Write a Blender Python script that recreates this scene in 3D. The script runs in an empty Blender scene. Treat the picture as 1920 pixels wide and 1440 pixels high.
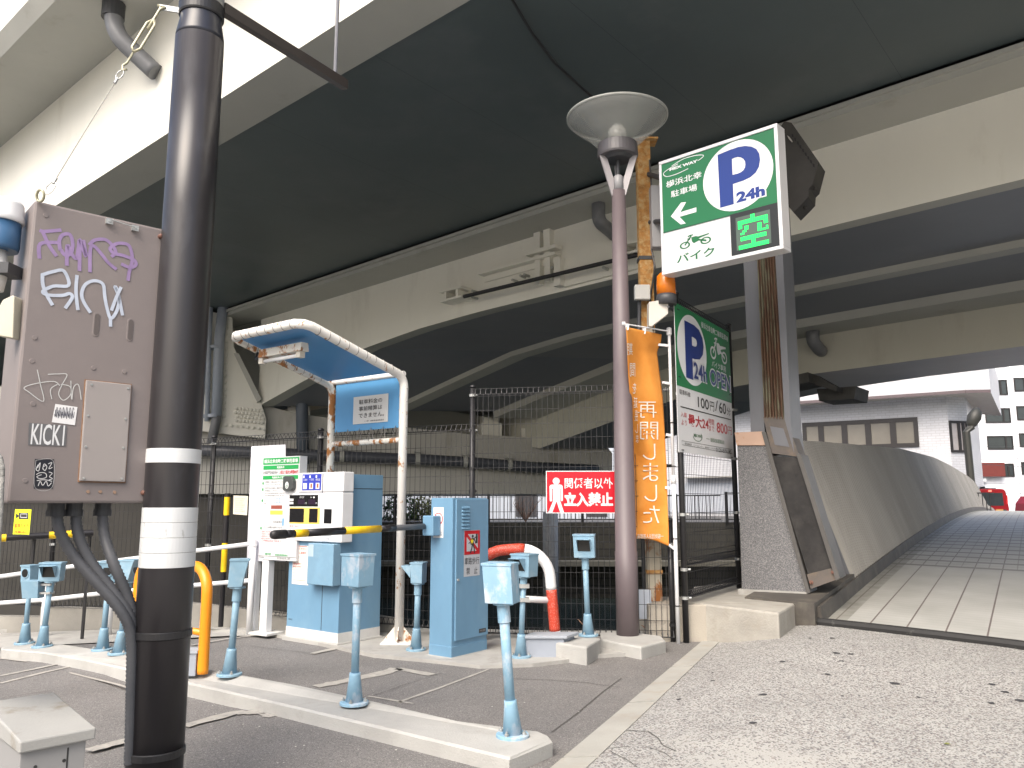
import bpy, math, random
from mathutils import Vector, Matrix
random.seed(7)
R = math.radians
sc = bpy.context.scene
COL = sc.collection
# ---------------------------------------------------------------- camera, sky, sun, exposure
F = 1480.0; PITCH = R(8.45); EYE = 1.4
cam_d = bpy.data.cameras.new('camera'); cam = bpy.data.objects.new('camera', cam_d); COL.objects.link(cam)
cam.location = (0, 0, EYE); cam.rotation_euler = (R(90) + PITCH, 0, 0)
cam_d.sensor_width = 36; cam_d.lens = 36 * F / 1920; cam_d.clip_start = .05; cam_d.clip_end = 2000
sc.camera = cam
SUN_EL, SUN_AZ = 48, 205          # veiled sun, azimuth clockwise from +Y: behind the viewer
w = bpy.data.worlds.new('World'); sc.world = w; w.use_nodes = True
wn = w.node_tree.nodes; wl = w.node_tree.links
bg = wn['Background']; sk = wn.new('ShaderNodeTexSky'); sk.sky_type = 'NISHITA'; sk.sun_disc = False
sk.sun_elevation = R(SUN_EL); sk.sun_rotation = R(SUN_AZ); sk.air_density = 1.0; sk.dust_density = 6.0; sk.ozone_density = 1.0
wl.new(sk.outputs[0], bg.inputs[0]); bg.inputs[1].default_value = 0.15
sun_d = bpy.data.lights.new('sun', 'SUN'); sun_d.energy = 1.5; sun_d.angle = R(45); sun_d.color = (1, .98, .935)
sun = bpy.data.objects.new('sun', sun_d); COL.objects.link(sun)
sd = Vector((math.sin(R(SUN_AZ)) * math.cos(R(SUN_EL)), math.cos(R(SUN_AZ)) * math.cos(R(SUN_EL)), math.sin(R(SUN_EL))))
sun.rotation_euler = sd.to_track_quat('Z', 'Y').to_euler(); sun.location = sd * 30
sc.view_settings.view_transform = 'Standard'; sc.view_settings.look = 'None'; sc.view_settings.gamma = 1
sc.view_settings.exposure = 0.93
sc.cycles.max_bounces = 8; sc.cycles.diffuse_bounces = 5

# ---------------------------------------------------------------- survey helpers (photo point + known distance or height -> metres)
CP, SP = math.cos(PITCH), math.sin(PITCH)
CAM = Vector((0, 0, EYE))
def ray(px, py):
    x = (px - 960) / F; y = (720 - py) / F
    return Vector((x, CP - SP * y, SP + CP * y))
def at(px, py, Y):
    r = ray(px, py); return CAM + r * (Y / r.y)
def proj(P):
    d = P - CAM; f = d.y * CP + d.z * SP; u = -d.y * SP + d.z * CP
    return (960 + F * d.x / f, 720 - F * u / f)
def smooth(a, b, x):
    t = max(0., min(1., (x - a) / (b - a))); return t * t * (3 - 2 * t)
def gz(x, y):                      # height of the ground
    z = -.05 * max(0., -3 - x) if y < 14 else 0
    dp = (x - (1.69 + .448 * (y - 7.76))) * .913
    if dp > 0: z += .18 * smooth(0, 1.15, dp) * max(.25, min(1., (y - 2.5) / 4.5))
    return z
def G(px, py, dz=0.0):             # point on the ground seen at that pixel
    r = ray(px, py); z = dz
    for _ in range(25):
        s = (z - EYE) / r.z; P = CAM + r * s; z = gz(P.x, P.y) + dz
    return P
def hz(px, py, z):
    r = ray(px, py); return CAM + r * ((z - EYE) / r.z)
class Fr:                          # a vertical face: origin, direction to its right, normal towards the viewer
    def __init__(s, O, xd, up=(0, 0, 1)):
        s.O = Vector(O); s.x = Vector(xd).normalized(); s.u = Vector(up).normalized(); s.n = s.x.cross(s.u).normalized()
    def p(s, a, b, c=0): return s.O + s.x * a + s.u * b + s.n * c
    def pc(s, px, py, c):          # point seen at that pixel on the plane c in front of the face
        r = ray(px, py); o = s.O + s.n * c; return CAM + r * ((o - CAM).dot(s.n) / r.dot(s.n))
    def uv(s, px, py):
        r = ray(px, py); t = (s.O - CAM).dot(s.n) / r.dot(s.n); q = CAM + r * t - s.O
        return (q.dot(s.x), q.dot(s.u))
    def hom(s, px4, ab4):          # exact flat mapping: photo corners of a flat panel -> its true corners
        A = []; B = []
        for (x, y), (a, b) in zip(px4, ab4):
            A.append([x, y, 1, 0, 0, 0, -a * x, -a * y]); B.append(a); A.append([0, 0, 0, x, y, 1, -b * x, -b * y]); B.append(b)
        n = 8; M = [r[:] + [v] for r, v in zip(A, B)]
        for i in range(n):
            p = max(range(i, n), key=lambda k: abs(M[k][i])); M[i], M[p] = M[p], M[i]
            for k in range(n):
                if k != i:
                    f = M[k][i] / M[i][i]; M[k] = [u - f * v for u, v in zip(M[k], M[i])]
        h = [M[i][n] / M[i][i] for i in range(n)]
        s.uv = lambda px, py: ((h[0] * px + h[1] * py + h[2]) / (h[6] * px + h[7] * py + 1), (h[3] * px + h[4] * py + h[5]) / (h[6] * px + h[7] * py + 1))
    def box(s, x0, y0, x1, y1):    # pixel box -> face box
        a = s.uv(x0, y1); b = s.uv(x1, y0); return (a[0], a[1], b[0], b[1])

# ---------------------------------------------------------------- materials
MATS = {}
def mat(name, col, rough=.6, metal=0., var=.10, vs=2.5, bump=.0, bs=60, col2=None, thr=(.55, .7), s2=4., stretch=(1, 1, 1), spec=.5, emit=0, alpha=1, trans=0, speck=None):
    if name in MATS: return MATS[name]
    m = bpy.data.materials.new(name); m.use_nodes = True; nt = m.node_tree; N = nt.nodes; L = nt.links
    b = N['Principled BSDF']; b.inputs['Roughness'].default_value = rough; b.inputs['Metallic'].default_value = metal
    b.inputs['Specular IOR Level'].default_value = spec
    tc = N.new('ShaderNodeTexCoord'); mp = N.new('ShaderNodeMapping'); mp.inputs['Scale'].default_value = stretch
    L.new(tc.outputs['Object'], mp.inputs[0])
    no = N.new('ShaderNodeTexNoise'); no.inputs['Scale'].default_value = vs; no.inputs['Detail'].default_value = 6; no.inputs['Roughness'].default_value = .6
    L.new(mp.outputs[0], no.inputs['Vector'])
    cr = N.new('ShaderNodeValToRGB'); cr.color_ramp.elements[0].position = .3; cr.color_ramp.elements[1].position = .7
    cr.color_ramp.elements[0].color = tuple(c * (1 - var) for c in col) + (1,)
    cr.color_ramp.elements[1].color = tuple(min(1, c * (1 + var)) for c in col) + (1,)
    L.new(no.outputs['Fac'], cr.inputs[0]); out = cr.outputs[0]
    if col2:
        n2 = N.new('ShaderNodeTexNoise'); n2.inputs['Scale'].default_value = s2; n2.inputs['Detail'].default_value = 8; n2.inputs['Roughness'].default_value = .65
        L.new(mp.outputs[0], n2.inputs['Vector'])
        r2 = N.new('ShaderNodeValToRGB'); r2.color_ramp.elements[0].position = thr[0]; r2.color_ramp.elements[1].position = thr[1]
        L.new(n2.outputs['Fac'], r2.inputs[0]); mx = N.new('ShaderNodeMixRGB'); L.new(r2.outputs[0], mx.inputs[0]); L.new(out, mx.inputs[1])
        mx.inputs[2].default_value = tuple(col2) + (1,); out = mx.outputs[0]
    if speck:                      # (scale, dark colour, amount)
        vo = N.new('ShaderNodeTexVoronoi'); vo.inputs['Scale'].default_value = speck[0]; L.new(tc.outputs['Object'], vo.inputs['Vector'])
        sp_ = N.new('ShaderNodeSeparateColor'); L.new(vo.outputs['Color'], sp_.inputs[0])
        for k, (c3, lo) in enumerate(speck[1]):
            r3 = N.new('ShaderNodeValToRGB'); r3.color_ramp.interpolation = 'CONSTANT'; r3.color_ramp.elements[1].position = lo
            L.new(sp_.outputs[k], r3.inputs[0]); mx = N.new('ShaderNodeMixRGB'); L.new(r3.outputs[0], mx.inputs[0]); L.new(out, mx.inputs[1])
            mx.inputs[2].default_value = tuple(c3) + (1,); out = mx.outputs[0]
    L.new(out, b.inputs['Base Color'])
    if bump:
        nb = N.new('ShaderNodeTexNoise'); nb.inputs['Scale'].default_value = bs; nb.inputs['Detail'].default_value = 4
        L.new(tc.outputs['Object'], nb.inputs['Vector']); bu = N.new('ShaderNodeBump'); bu.inputs['Strength'].default_value = bump; bu.inputs['Distance'].default_value = .01
        L.new(nb.outputs['Fac'], bu.inputs['Height']); L.new(bu.outputs[0], b.inputs['Normal'])
    if emit: b.inputs['Emission Color'].default_value = tuple(col) + (1,); b.inputs['Emission Strength'].default_value = emit
    if alpha < 1: b.inputs['Alpha'].default_value = alpha
    if trans: b.inputs['Transmission Weight'].default_value = trans
    MATS[name] = m; return m

# ---------------------------------------------------------------- mesh builder
class MB:
    def __init__(s): s.v = []; s.f = []; s.uv = None
    def add(s, vs, fs):
        k = len(s.v); s.v += [Vector(p) for p in vs]; s.f += [tuple(i + k for i in f) for f in fs]; return s
    def quad(s, a, b, c, d): return s.add([a, b, c, d], [(0, 1, 2, 3)])
    def poly(s, pts): return s.add(pts, [tuple(range(len(pts)))])
    def hexa(s, b4, t4):
        return s.add(list(b4) + list(t4), [(3, 2, 1, 0), (4, 5, 6, 7), (0, 1, 5, 4), (1, 2, 6, 5), (2, 3, 7, 6), (3, 0, 4, 7)])
    def box(s, x0, y0, z0, x1, y1, z1):
        return s.hexa([(x0, y0, z0), (x1, y0, z0), (x1, y1, z0), (x0, y1, z0)], [(x0, y0, z1), (x1, y0, z1), (x1, y1, z1), (x0, y1, z1)])
    def fbox(s, fr, a0, b0, a1, b1, c0, c1):     # box on a face frame
        P = fr.p
        return s.hexa([P(a0, b0, c1), P(a1, b0, c1), P(a1, b0, c0), P(a0, b0, c0)], [P(a0, b1, c1), P(a1, b1, c1), P(a1, b1, c0), P(a0, b1, c0)])
    def prism(s, pts, ext):                       # pts: polygon, ext: vector
        n = len(pts); pts = [Vector(p) for p in pts]; e = Vector(ext); q = [p + e for p in pts]
        return s.add(pts + q, [tuple(range(n))[::-1], tuple(range(n, 2 * n))] + [(i, (i + 1) % n, n + (i + 1) % n, n + i) for i in range(n)])
    def fprism(s, fr, ab, c0, c1): return s.prism([fr.p(a, b, c0) for a, b in ab], fr.n * (c1 - c0))
    def tube(s, pts, r, n=10, cap=True, up=None):
        pts = [Vector(p) for p in pts]; k = len(s.v); m = len(pts); rs = r if isinstance(r, (list, tuple)) else [r] * m
        u = None
        for i, p in enumerate(pts):
            t = (pts[min(i + 1, m - 1)] - pts[max(i - 1, 0)]).normalized()
            if u is None: u = t.orthogonal().normalized()
            else:
                u = (u - t * u.dot(t)); u = u.normalized() if u.length > 1e-6 else t.orthogonal().normalized()
            v = t.cross(u)
            for j in range(n):
                a = 2 * math.pi * j / n; s.v.append(p + (u * math.cos(a) + v * math.sin(a)) * rs[i])
        for i in range(m - 1):
            for j in range(n):
                a = k + i * n + j; b = k + i * n + (j + 1) % n; s.f.append((a, b, b + n, a + n))
        if cap: s.f.append(tuple(k + j for j in range(n))[::-1]); s.f.append(tuple(k + (m - 1) * n + j for j in range(n)))
        return s
    def lathe(s, C, prof, n=24, axis=None):       # prof: (r, z) list, bottom to top
        C = Vector(C); ax = Vector(axis).normalized() if axis else Vector((0, 0, 1)); u = ax.orthogonal().normalized(); v = ax.cross(u); k = len(s.v)
        for r, z in prof:
            for j in range(n):
                a = 2 * math.pi * j / n; s.v.append(C + ax * z + (u * math.cos(a) + v * math.sin(a)) * r)
        for i in range(len(prof) - 1):
            for j in range(n):
                a = k + i * n + j; b = k + i * n + (j + 1) % n; s.f.append((a, b, b + n, a + n))
        s.f.append(tuple(k + j for j in range(n))[::-1]); s.f.append(tuple(k + (len(prof) - 1) * n + j for j in range(n)))
        return s
    def ring(s, fr, a, b, r0, r1, c, n=32, sx=1, a0=0, a1=360):
        pts = []; st = n
        for i in range(st + 1):
            t = R(a0 + (a1 - a0) * i / st); pts.append((fr.p(a + math.cos(t) * r0 * sx, b + math.sin(t) * r0, c), fr.p(a + math.cos(t) * r1 * sx, b + math.sin(t) * r1, c)))
        for i in range(st): s.quad(pts[i][0], pts[i][1], pts[i + 1][1], pts[i + 1][0])
        return s
    def disc(s, fr, a, b, r, c, n=32, sx=1): return s.poly([fr.p(a + math.cos(2 * math.pi * i / n) * r * sx, b + math.sin(2 * math.pi * i / n) * r, c) for i in range(n)])
    def rect(s, fr, a0, b0, a1, b1, c): return s.quad(fr.p(a0, b0, c), fr.p(a1, b0, c), fr.p(a1, b1, c), fr.p(a0, b1, c))
    def stroke(s, fr, ab, wd, c):                 # flat ribbon on a face
        m = len(ab)
        L_ = []; 
        for i in range(m):
            p = ab[max(i - 1, 0)]; q = ab[min(i + 1, m - 1)]; dx = q[0] - p[0]; dy = q[1] - p[1]; l = math.hypot(dx, dy) or 1
            nx = -dy / l * wd / 2; ny = dx / l * wd / 2; L_.append((fr.p(ab[i][0] + nx, ab[i][1] + ny, c), fr.p(ab[i][0] - nx, ab[i][1] - ny, c)))
        for i in range(m - 1): s.quad(L_[i][1], L_[i + 1][1], L_[i + 1][0], L_[i][0])
        return s
    def build(s, name, m, parent=None, sm=False, bev=0, uvs=None):
        while parent is not None and parent.parent is not None and parent.parent.parent is not None: parent = parent.parent
        me = bpy.data.meshes.new(name)
        vs = s.v
        if parent is not None:
            inv = parent.matrix_basis.inverted() if parent.parent is None else (parent.parent.matrix_basis @ parent.matrix_basis).inverted()
            vs = [inv @ p for p in vs]
        me.from_pydata([tuple(p) for p in vs], [], s.f); me.update()
        if m: me.materials.append(m)
        if sm:
            for p in me.polygons: p.use_smooth = len(p.vertices) < 6 or len(me.polygons) < 3
        if uvs:
            ul = me.uv_layers.new(name='UVMap')
            for l in me.loops: ul.data[l.index].uv = uvs[l.vertex_index]
        o = bpy.data.objects.new(name, me); COL.objects.link(o)
        if parent is not None: o.parent = parent
        if bev:
            bm_ = o.modifiers.new('bevel', 'BEVEL'); bm_.width = bev; bm_.segments = 2; bm_.limit_method = 'ANGLE'; bm_.angle_limit = R(40)
        return o
def tag(o, label, cat, group=None):
    o['label'] = label; o['category'] = cat
    if group: o['group'] = group
    return o
def thing(name, loc, label, cat, group=None, rz=0):
    o = bpy.data.objects.new(name, None); COL.objects.link(o); o.empty_display_size = .1
    o.matrix_basis = Matrix.Translation(Vector(loc)) @ Matrix.Rotation(rz, 4, 'Z'); return tag(o, label, cat, group)
def struct(o): o['kind'] = 'structure'; return o

# ---------------------------------------------------------------- writing
_tc = {}
def glyphs(body, bold):
    k = (body, bold)
    if k not in _tc:
        cu = bpy.data.curves.new('t', 'FONT'); cu.body = body; cu.size = 1; cu.offset = bold; cu.resolution_u = 3
        o = bpy.data.objects.new('t', cu); COL.objects.link(o); dg = bpy.context.evaluated_depsgraph_get(); dg.update()
        me = bpy.data.meshes.new_from_object(o.evaluated_get(dg)); vs = [(v.co.x, v.co.y) for v in me.vertices]; fs = [tuple(p.vertices) for p in me.polygons]
        bpy.data.objects.remove(o); bpy.data.curves.remove(cu); bpy.data.meshes.remove(me)
        x0 = min(v[0] for v in vs); x1 = max(v[0] for v in vs); y0 = min(v[1] for v in vs); y1 = max(v[1] for v in vs)
        _tc[k] = ([((x - x0) / (x1 - x0), (y - y0) / (y1 - y0)) for x, y in vs], fs)
    return _tc[k]
def text(mb, fr, body, bx, c=.003, bold=.0, mirror=False, warp=None):
    vs, fs = glyphs(body, bold); a0, b0, a1, b1 = bx
    if mirror: vs = [(1 - x, y) for x, y in vs]
    pos = [(a0 + x * (a1 - a0), b0 + y * (b1 - b0)) for x, y in vs]
    mb.add([fr.p(a, b, c if not warp else c + warp(a, b)) for a, b in pos], fs); return mb
def textpx(mb, fr, body, x0, y0, x1, y1, **k): return text(mb, fr, body, fr.box(x0, y0, x1, y1), **k)
def pxl(fr, pts): return [fr.uv(*p) for p in pts]
def scribble(mb, fr, pts, wd, c=.002):
    # smooth the traced stroke
    q = []
    n = len(pts)
    for i in range(n - 1):
        p0, p1, p2, p3 = pts[max(i - 1, 0)], pts[i], pts[i + 1], pts[min(i + 2, n - 1)]
        for k in range(5):
            t = k / 5
            q.append(tuple(.5 * (2 * p1[j] + (p2[j] - p0[j]) * t + (2 * p0[j] - 5 * p1[j] + 4 * p2[j] - p3[j]) * t * t + (3 * p1[j] - p0[j] - 3 * p2[j] + p3[j]) * t ** 3) for j in (0, 1)))
    q.append(pts[-1]); return mb.stroke(fr, [fr.uv(*p) for p in q], wd, c)

M_CREAM = mat('cream_girder_paint', (.78, .765, .69), rough=.45, var=.04, vs=.5, bump=.02, bs=3, col2=(.60, .575, .50), thr=(.56, .86), s2=1.2, stretch=(1, 1, .3))
M_FLANGE = mat('grey_flange_paint', (.42, .42, .385), rough=.5, var=.06, vs=.6, col2=(.33, .31, .27), thr=(.6, .8), s2=1.5)
M_SOFFIT = mat('dark_soffit_panel', (.045, .052, .055), rough=.5, var=.12, vs=.35, col2=(.06, .062, .065), thr=(.5, .7), s2=.8)
M_CONC = mat('concrete', (.34, .335, .315), rough=.85, var=.12, vs=3, bump=.25, bs=70, col2=(.25, .24, .22), thr=(.52, .72), s2=4)
M_CONCW = mat('pale_concrete', (.37, .368, .35), rough=.85, var=.14, vs=2.2, bump=.3, bs=90, col2=(.31, .30, .275), thr=(.56, .75), s2=6)
M_BLACK = mat('black_coated_steel', (.018, .018, .020), rough=.4, var=.15, vs=8)
M_BLUE = mat('blue_painted_steel', (.175, .31, .425), rough=.45, var=.07, vs=6, bump=.04, bs=40, col2=(.22, .34, .43), thr=(.55, .75), s2=5)
M_BLUEC = mat('blue_cabinet_paint', (.14, .275, .405), rough=.4, var=.07, vs=3, bump=.015, bs=8, col2=(.19, .33, .45), thr=(.5, .75), s2=2, stretch=(1, 1, .5))
M_BLUEW = mat('weathered_blue_paint', (.22, .38, .50), rough=.6, var=.08, vs=10, bump=.06, bs=60, col2=(.42, .50, .57), thr=(.5, .62), s2=9, stretch=(1, 1, .6))
M_WHITE = mat('white_paint', (.72, .73, .74), rough=.4, var=.05, vs=5)
M_WHITED = mat('dirty_white_paint', (.62, .62, .60), rough=.5, var=.08, vs=5, col2=(.42, .38, .32), thr=(.62, .8), s2=9)
M_RUSTW = mat('rusting_white_paint', (.66, .64, .58), rough=.6, var=.06, vs=8, bump=.2, bs=90, col2=(.33, .13, .03), thr=(.50, .56), s2=11, stretch=(1, 1, .6))
M_RUSTW2 = mat('lightly_rusted_white_paint', (.70, .69, .66), rough=.5, var=.05, vs=8, bump=.1, bs=90, col2=(.40, .19, .07), thr=(.595, .64), s2=15, stretch=(1, 1, .6))
M_RUST = mat('rust', (.40, .19, .05), rough=.85, var=.35, vs=12, bump=.5, bs=90, col2=(.50, .34, .15), thr=(.45, .62), s2=16)
M_DARK = mat('dark_grey_plastic', (.045, .047, .052), rough=.5, var=.1, vs=8)
M_GREY = mat('grey_pvc', (.17, .175, .185), rough=.45, var=.1, vs=6)
M_GALV = mat('galvanised_steel', (.45, .46, .45), rough=.4, metal=.6, var=.12, vs=25)
M_INKB = mat('black_print', (.03, .03, .03), rough=.6, var=0)
M_INKG = mat('green_print', (.006, .12, .035), rough=.35, var=.02)
M_INKW = mat('white_print', (.66, .67, .68), rough=.4, var=.01)
M_INKBL = mat('blue_print', (.008, .032, .20), rough=.35, var=.02)
M_INKR = mat('red_print', (.48, .008, .015), rough=.35, var=.02)
# ================================================================ ground
def ribbon_px(mb, pts, wd, dz=.004, seg=6):      # thin painted / cracked line on the ground between surveyed points
    P = [G(*p) for p in pts]; Q = []
    for i in range(len(P) - 1):
        for k in range(seg): Q.append(P[i].lerp(P[i + 1], k / seg))
    Q.append(P[-1]); k0 = None
    for i, p in enumerate(Q):
        t = (Q[min(i + 1, len(Q) - 1)] - Q[max(i - 1, 0)]); n = Vector((-t.y, t.x, 0)).normalized() * wd / 2 * random.uniform(.75, 1.15)
        a = p + n; b = p - n; a.z = gz(a.x, a.y) + dz; b.z = gz(b.x, b.y) + dz
        if k0: mb.quad(k0[1], b, a, k0[0])
        k0 = (a, b)
def bound(y): return 1.69 + .448 * (y - 7.76)     # asphalt / apron joint
BANKY = lambda x: 8.75 - .12 * x if x < 1.7 else 9.4   # near river bank behind the fence
M_ASPH = mat('asphalt', (.165, .158, .153), rough=.9, var=.16, vs=1.2, bump=.3, bs=160, speck=(190, [((.27, .26, .25), .88), ((.11, .107, .102), .70)]), col2=(.195, .187, .18), thr=(.48, .7), s2=.9)
# asphalt lot, one sheet from far left to the apron joint
def grid(xs, ys, fx, dz=0):
    mb = MB(); n = len(ys)
    for x in xs:
        for y in ys:
            X, Y = fx(x, y); mb.v.append(Vector((X, Y, gz(X, Y) + dz)))
    for i in range(len(xs) - 1):
        for j in range(n - 1): a = i * n + j; mb.f.append((a, a + n, a + n + 1, a + 1))
    return mb
ys = [-1.5, 0, 1, 2, 3, 4, 5, 6, 7, 8, 8.6]
grid([0, .25, .5, .8, .9, .95, 1], ys, lambda s, y: (-45 + s * (bound(y) + 45), y if y < 8.5 else 8.6 + .12 * 1.5 * 0)).build('asphalt_lot', M_ASPH)
struct(bpy.data.objects['asphalt_lot'])
lf = MB()
for x0, x1 in ((-45, -12), (-12, -6), (-6, -3), (-3, 0), (0, 1.66)):
    ps = [Vector((x0, 8.6, 0)), Vector((x1, 8.6, 0)), Vector((x1, BANKY(x1) + .25, 0)), Vector((x0, BANKY(x0) + .25, 0))]
    for p in ps: p.z = gz(p.x, min(p.y, 13)) - (0)
    lf.poly(ps)
struct(lf.build('concrete_bank_top', M_CONC))
# apron: exposed aggregate paving, joint kerb along the asphalt
M_APR = bpy.data.materials.new('exposed_aggregate_paving'); M_APR.use_nodes = True
def apron_mat():
    nt = M_APR.node_tree; N = nt.nodes; L = nt.links; b = N['Principled BSDF']; b.inputs['Roughness'].default_value = .9
    tc = N.new('ShaderNodeTexCoord'); vo = N.new('ShaderNodeTexVoronoi'); vo.inputs['Scale'].default_value = 105; L.new(tc.outputs['Object'], vo.inputs['Vector'])
    se = N.new('ShaderNodeSeparateColor'); L.new(vo.outputs['Color'], se.inputs[0])
    big = N.new('ShaderNodeTexNoise'); big.inputs['Scale'].default_value = .9; big.inputs['Detail'].default_value = 7; big.inputs['Roughness'].default_value = .62; L.new(tc.outputs['Object'], big.inputs['Vector'])
    # stones show less where the cement skin is left (towards the joint, in patches)
    sx = N.new('ShaderNodeSeparateXYZ'); L.new(tc.outputs['Object'], sx.inputs[0])
    def M(op, a, b_=None, c=None):
        n = N.new('ShaderNodeMath'); n.operation = op
        for i, v in enumerate((a, b_, c)):
            if v is None: continue
            if isinstance(v, (int, float)): n.inputs[i].default_value = v
            else: L.new(v, n.inputs[i])
        return n.outputs[0]
    ex = M('MULTIPLY_ADD', sx.outputs[0], .95, -.95); ey = M('MULTIPLY_ADD', sx.outputs[1], .75, -2.75)
    dist = M('SQRT', M('ADD', M('MULTIPLY', ex, ex), M('MULTIPLY', ey, ey)))
    skin = M('SUBTRACT', M('MULTIPLY_ADD', big.outputs['Fac'], 1.3, .28), M('MULTIPLY', dist, .55))
    rk = N.new('ShaderNodeValToRGB'); rk.color_ramp.elements[0].position = .48; rk.color_ramp.elements[1].position = .62; L.new(skin, rk.inputs[0])
    thr = M('MULTIPLY_ADD', rk.outputs[0], .27, .60)
    stone = M('GREATER_THAN', se.outputs[0], thr)
    red = N.new('ShaderNodeValToRGB'); red.color_ramp.elements[0].color = (.055, .058, .07, 1); red.color_ramp.elements[1].color = (.24, .21, .195, 1); L.new(se.outputs[1], red.inputs[0])
    base = N.new('ShaderNodeMixRGB'); base.inputs[1].default_value = (.42, .42, .40, 1); base.inputs[2].default_value = (.44, .435, .41, 1); L.new(rk.outputs[0], base.inputs[0])
    no = N.new('ShaderNodeTexNoise'); no.inputs['Scale'].default_value = 2.2; no.inputs['Detail'].default_value = 6; L.new(tc.outputs['Object'], no.inputs['Vector'])
    dr = N.new('ShaderNodeMixRGB'); dr.blend_type = 'MULTIPLY'; dr.inputs[0].default_value = .35; L.new(base.outputs[0], dr.inputs[1]); L.new(no.outputs['Fac'], dr.inputs[2])
    mx = N.new('ShaderNodeMixRGB'); L.new(M('MULTIPLY', stone, .85), mx.inputs[0]); L.new(dr.outputs[0], mx.inputs[1]); L.new(red.outputs[0], mx.inputs[2])
    # cracks in the skin
    L.new(mx.outputs[0], b.inputs['Base Color'])
    bu = N.new('ShaderNodeBump'); bu.inputs['Strength'].default_value = .5; bu.inputs['Distance'].default_value = .006; L.new(vo.outputs['Distance'], bu.inputs['Height']); L.new(bu.outputs[0], b.inputs['Normal'])
apron_mat()
UE = Vector((.550, .835, 0)); VE = Vector((.675, -.737, 0)); RA = Vector((3.06, 8.23, 0))
def afx(s, y):
    x0 = bound(y) + .20; return (x0 + s, y)
xs_ = [0, .1, .2, .35, .5, .65, .8, .95, 1.2, 2, 4, 10, 30]
grid(xs_, [-1.5, 0, 1, 2, 2.5, 3, 4, 5, 6, 7, 8, 8.6, 9.4], afx, 0).build('paved_apron', M_APR); struct(bpy.data.objects['paved_apron'])
M_KERBF = mat('flush_kerb_concrete', (.34, .335, .305), rough=.9, var=.12, vs=2, bump=.3, bs=80, col2=(.31, .28, .235), thr=(.5, .7), s2=3)
y = 1.0; k = MB()
while y < 8.9:
    y1 = min(y + 1.2, 9.1); a0, a1 = bound(y + .012) , bound(y1 - .012)
    P = [Vector((a0 + .005, y + .012, 0)), Vector((a0 + .2, y + .012, 0)), Vector((a1 + .2, y1 - .012, 0)), Vector((a1 + .005, y1 - .012, 0))]
    for p in P: p.z = gz(p.x, p.y) + .006
    k.prism(P, (0, 0, -.08)); y = y1
struct(k.build('flush_kerb', M_KERBF))
bs_ = MB(); P = [Vector((bound(yy) + dx, yy, gz(bound(yy) + dx, yy) - .02)) for yy, dx in ((1, 0), (1, .22), (9.2, .22), (9.2, 0))]; bs_.poly(P); struct(bs_.build('kerb_bed', mat('joint_dirt', (.12, .11, .09), rough=1)))
st_ = MB(); st_.quad((-80, -60, -.03), (80, -60, -.03), (80, -1.5, -.03), (-80, -1.5, -.03)); struct(st_.build('street_pavement', mat('bounce_street_paving', (.44, .435, .41), rough=.9, var=.08, vs=.5)))  # unseen street behind the camera, kept pale to bounce light onto the girders
# old paint lines, cracks and dark spots
pm = MB()
M_OLDP = mat('worn_road_paint', (.34, .325, .295), rough=.9, var=.15, vs=14, col2=(.235, .23, .22), thr=(.55, .68), s2=22)
for pts, wd in [([(165, 1408), (240, 1388), (300, 1372)], .10), ([(345, 1362), (440, 1337), (500, 1336)], .10), ([(370, 1302), (455, 1318)], .04), ([(130, 1262), (240, 1290)], .03),
                ([(0, 1268), (60, 1256), (130, 1241)], .06), ([(0, 1282), (80, 1262), (150, 1246)], .06), ([(120, 1244), (200, 1256)], .05), ([(0, 1235), (50, 1241)], .03),
                ([(592, 1288), (650, 1277), (720, 1262), (745, 1254)], .13), ([(745, 1254), (810, 1266)], .10), ([(585, 1226), (640, 1214)], .08), ([(745, 1318), (820, 1292), (915, 1256)], .03),
                ([(360, 1210), (440, 1196), (500, 1190)], .05), ([(690, 1306), (775, 1320)], .03), ([(500, 1336), (520, 1343)], .16)]:
    ribbon_px(pm, pts, wd)
struct(pm.build('worn_lane_markings', M_OLDP))
cm = MB()
for pts, wd in [([(1034, 1374), (1080, 1340), (1130, 1298), (1165, 1272)], .010), ([(960, 1273), (1040, 1276), (1100, 1281), (1160, 1289)], .008), ([(700, 1305), (760, 1284), (830, 1262)], .005), ([(470, 1212), (520, 1218), (590, 1226)], .008), ([(0, 1310), (90, 1296)], .008)]:
    ribbon_px(cm, pts, wd)
for pts, wd in [([(1132, 1368), (1170, 1370), (1215, 1372), (1234, 1385), (1242, 1398), (1268, 1410)], .008), ([(1210, 1400), (1245, 1412), (1262, 1425)], .005), ([(1145, 1410), (1180, 1428), (1195, 1440)], .005), ([(1180, 1400), (1140, 1404), (1100, 1398)], .006)]:
    ribbon_px(cm, pts, wd, seg=5)
struct(cm.build('pavement_cracks', mat('crack_dark', (.09, .085, .08), rough=1)))
gm = MB()
for px, py, r in [(1272, 1312, .022), (1336, 1277, .022), (1432, 1303, .035), (1411, 1356, .03), (1560, 1197, .03), (1568, 1225, .04), (1595, 1227, .03), (1578, 1240, .022), (1467, 1241, .03), (1552, 1265, .026), (1678, 1282, .04), (1861, 1284, .03), (1885, 1298, .03), (1912, 1314, .035), (1858, 1319, .028), (1722, 1308, .018), (1580, 1306, .012), (1336, 1262, .014), (1519, 1197, .02), (1206, 1330, .01)]:
    c = G(px, py); pts = []
    for i in range(9):
        a = i * 2 * math.pi / 9; q = c + Vector((math.cos(a) * r * random.uniform(.6, 1), math.sin(a) * r * random.uniform(.6, 1), 0)); q.z = gz(q.x, q.y) + .004; pts.append(q)
    gm.poly(pts)
struct(gm.build('chewing_gum_spots', mat('gum_dark', (.045, .045, .05), rough=.8)))
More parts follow.
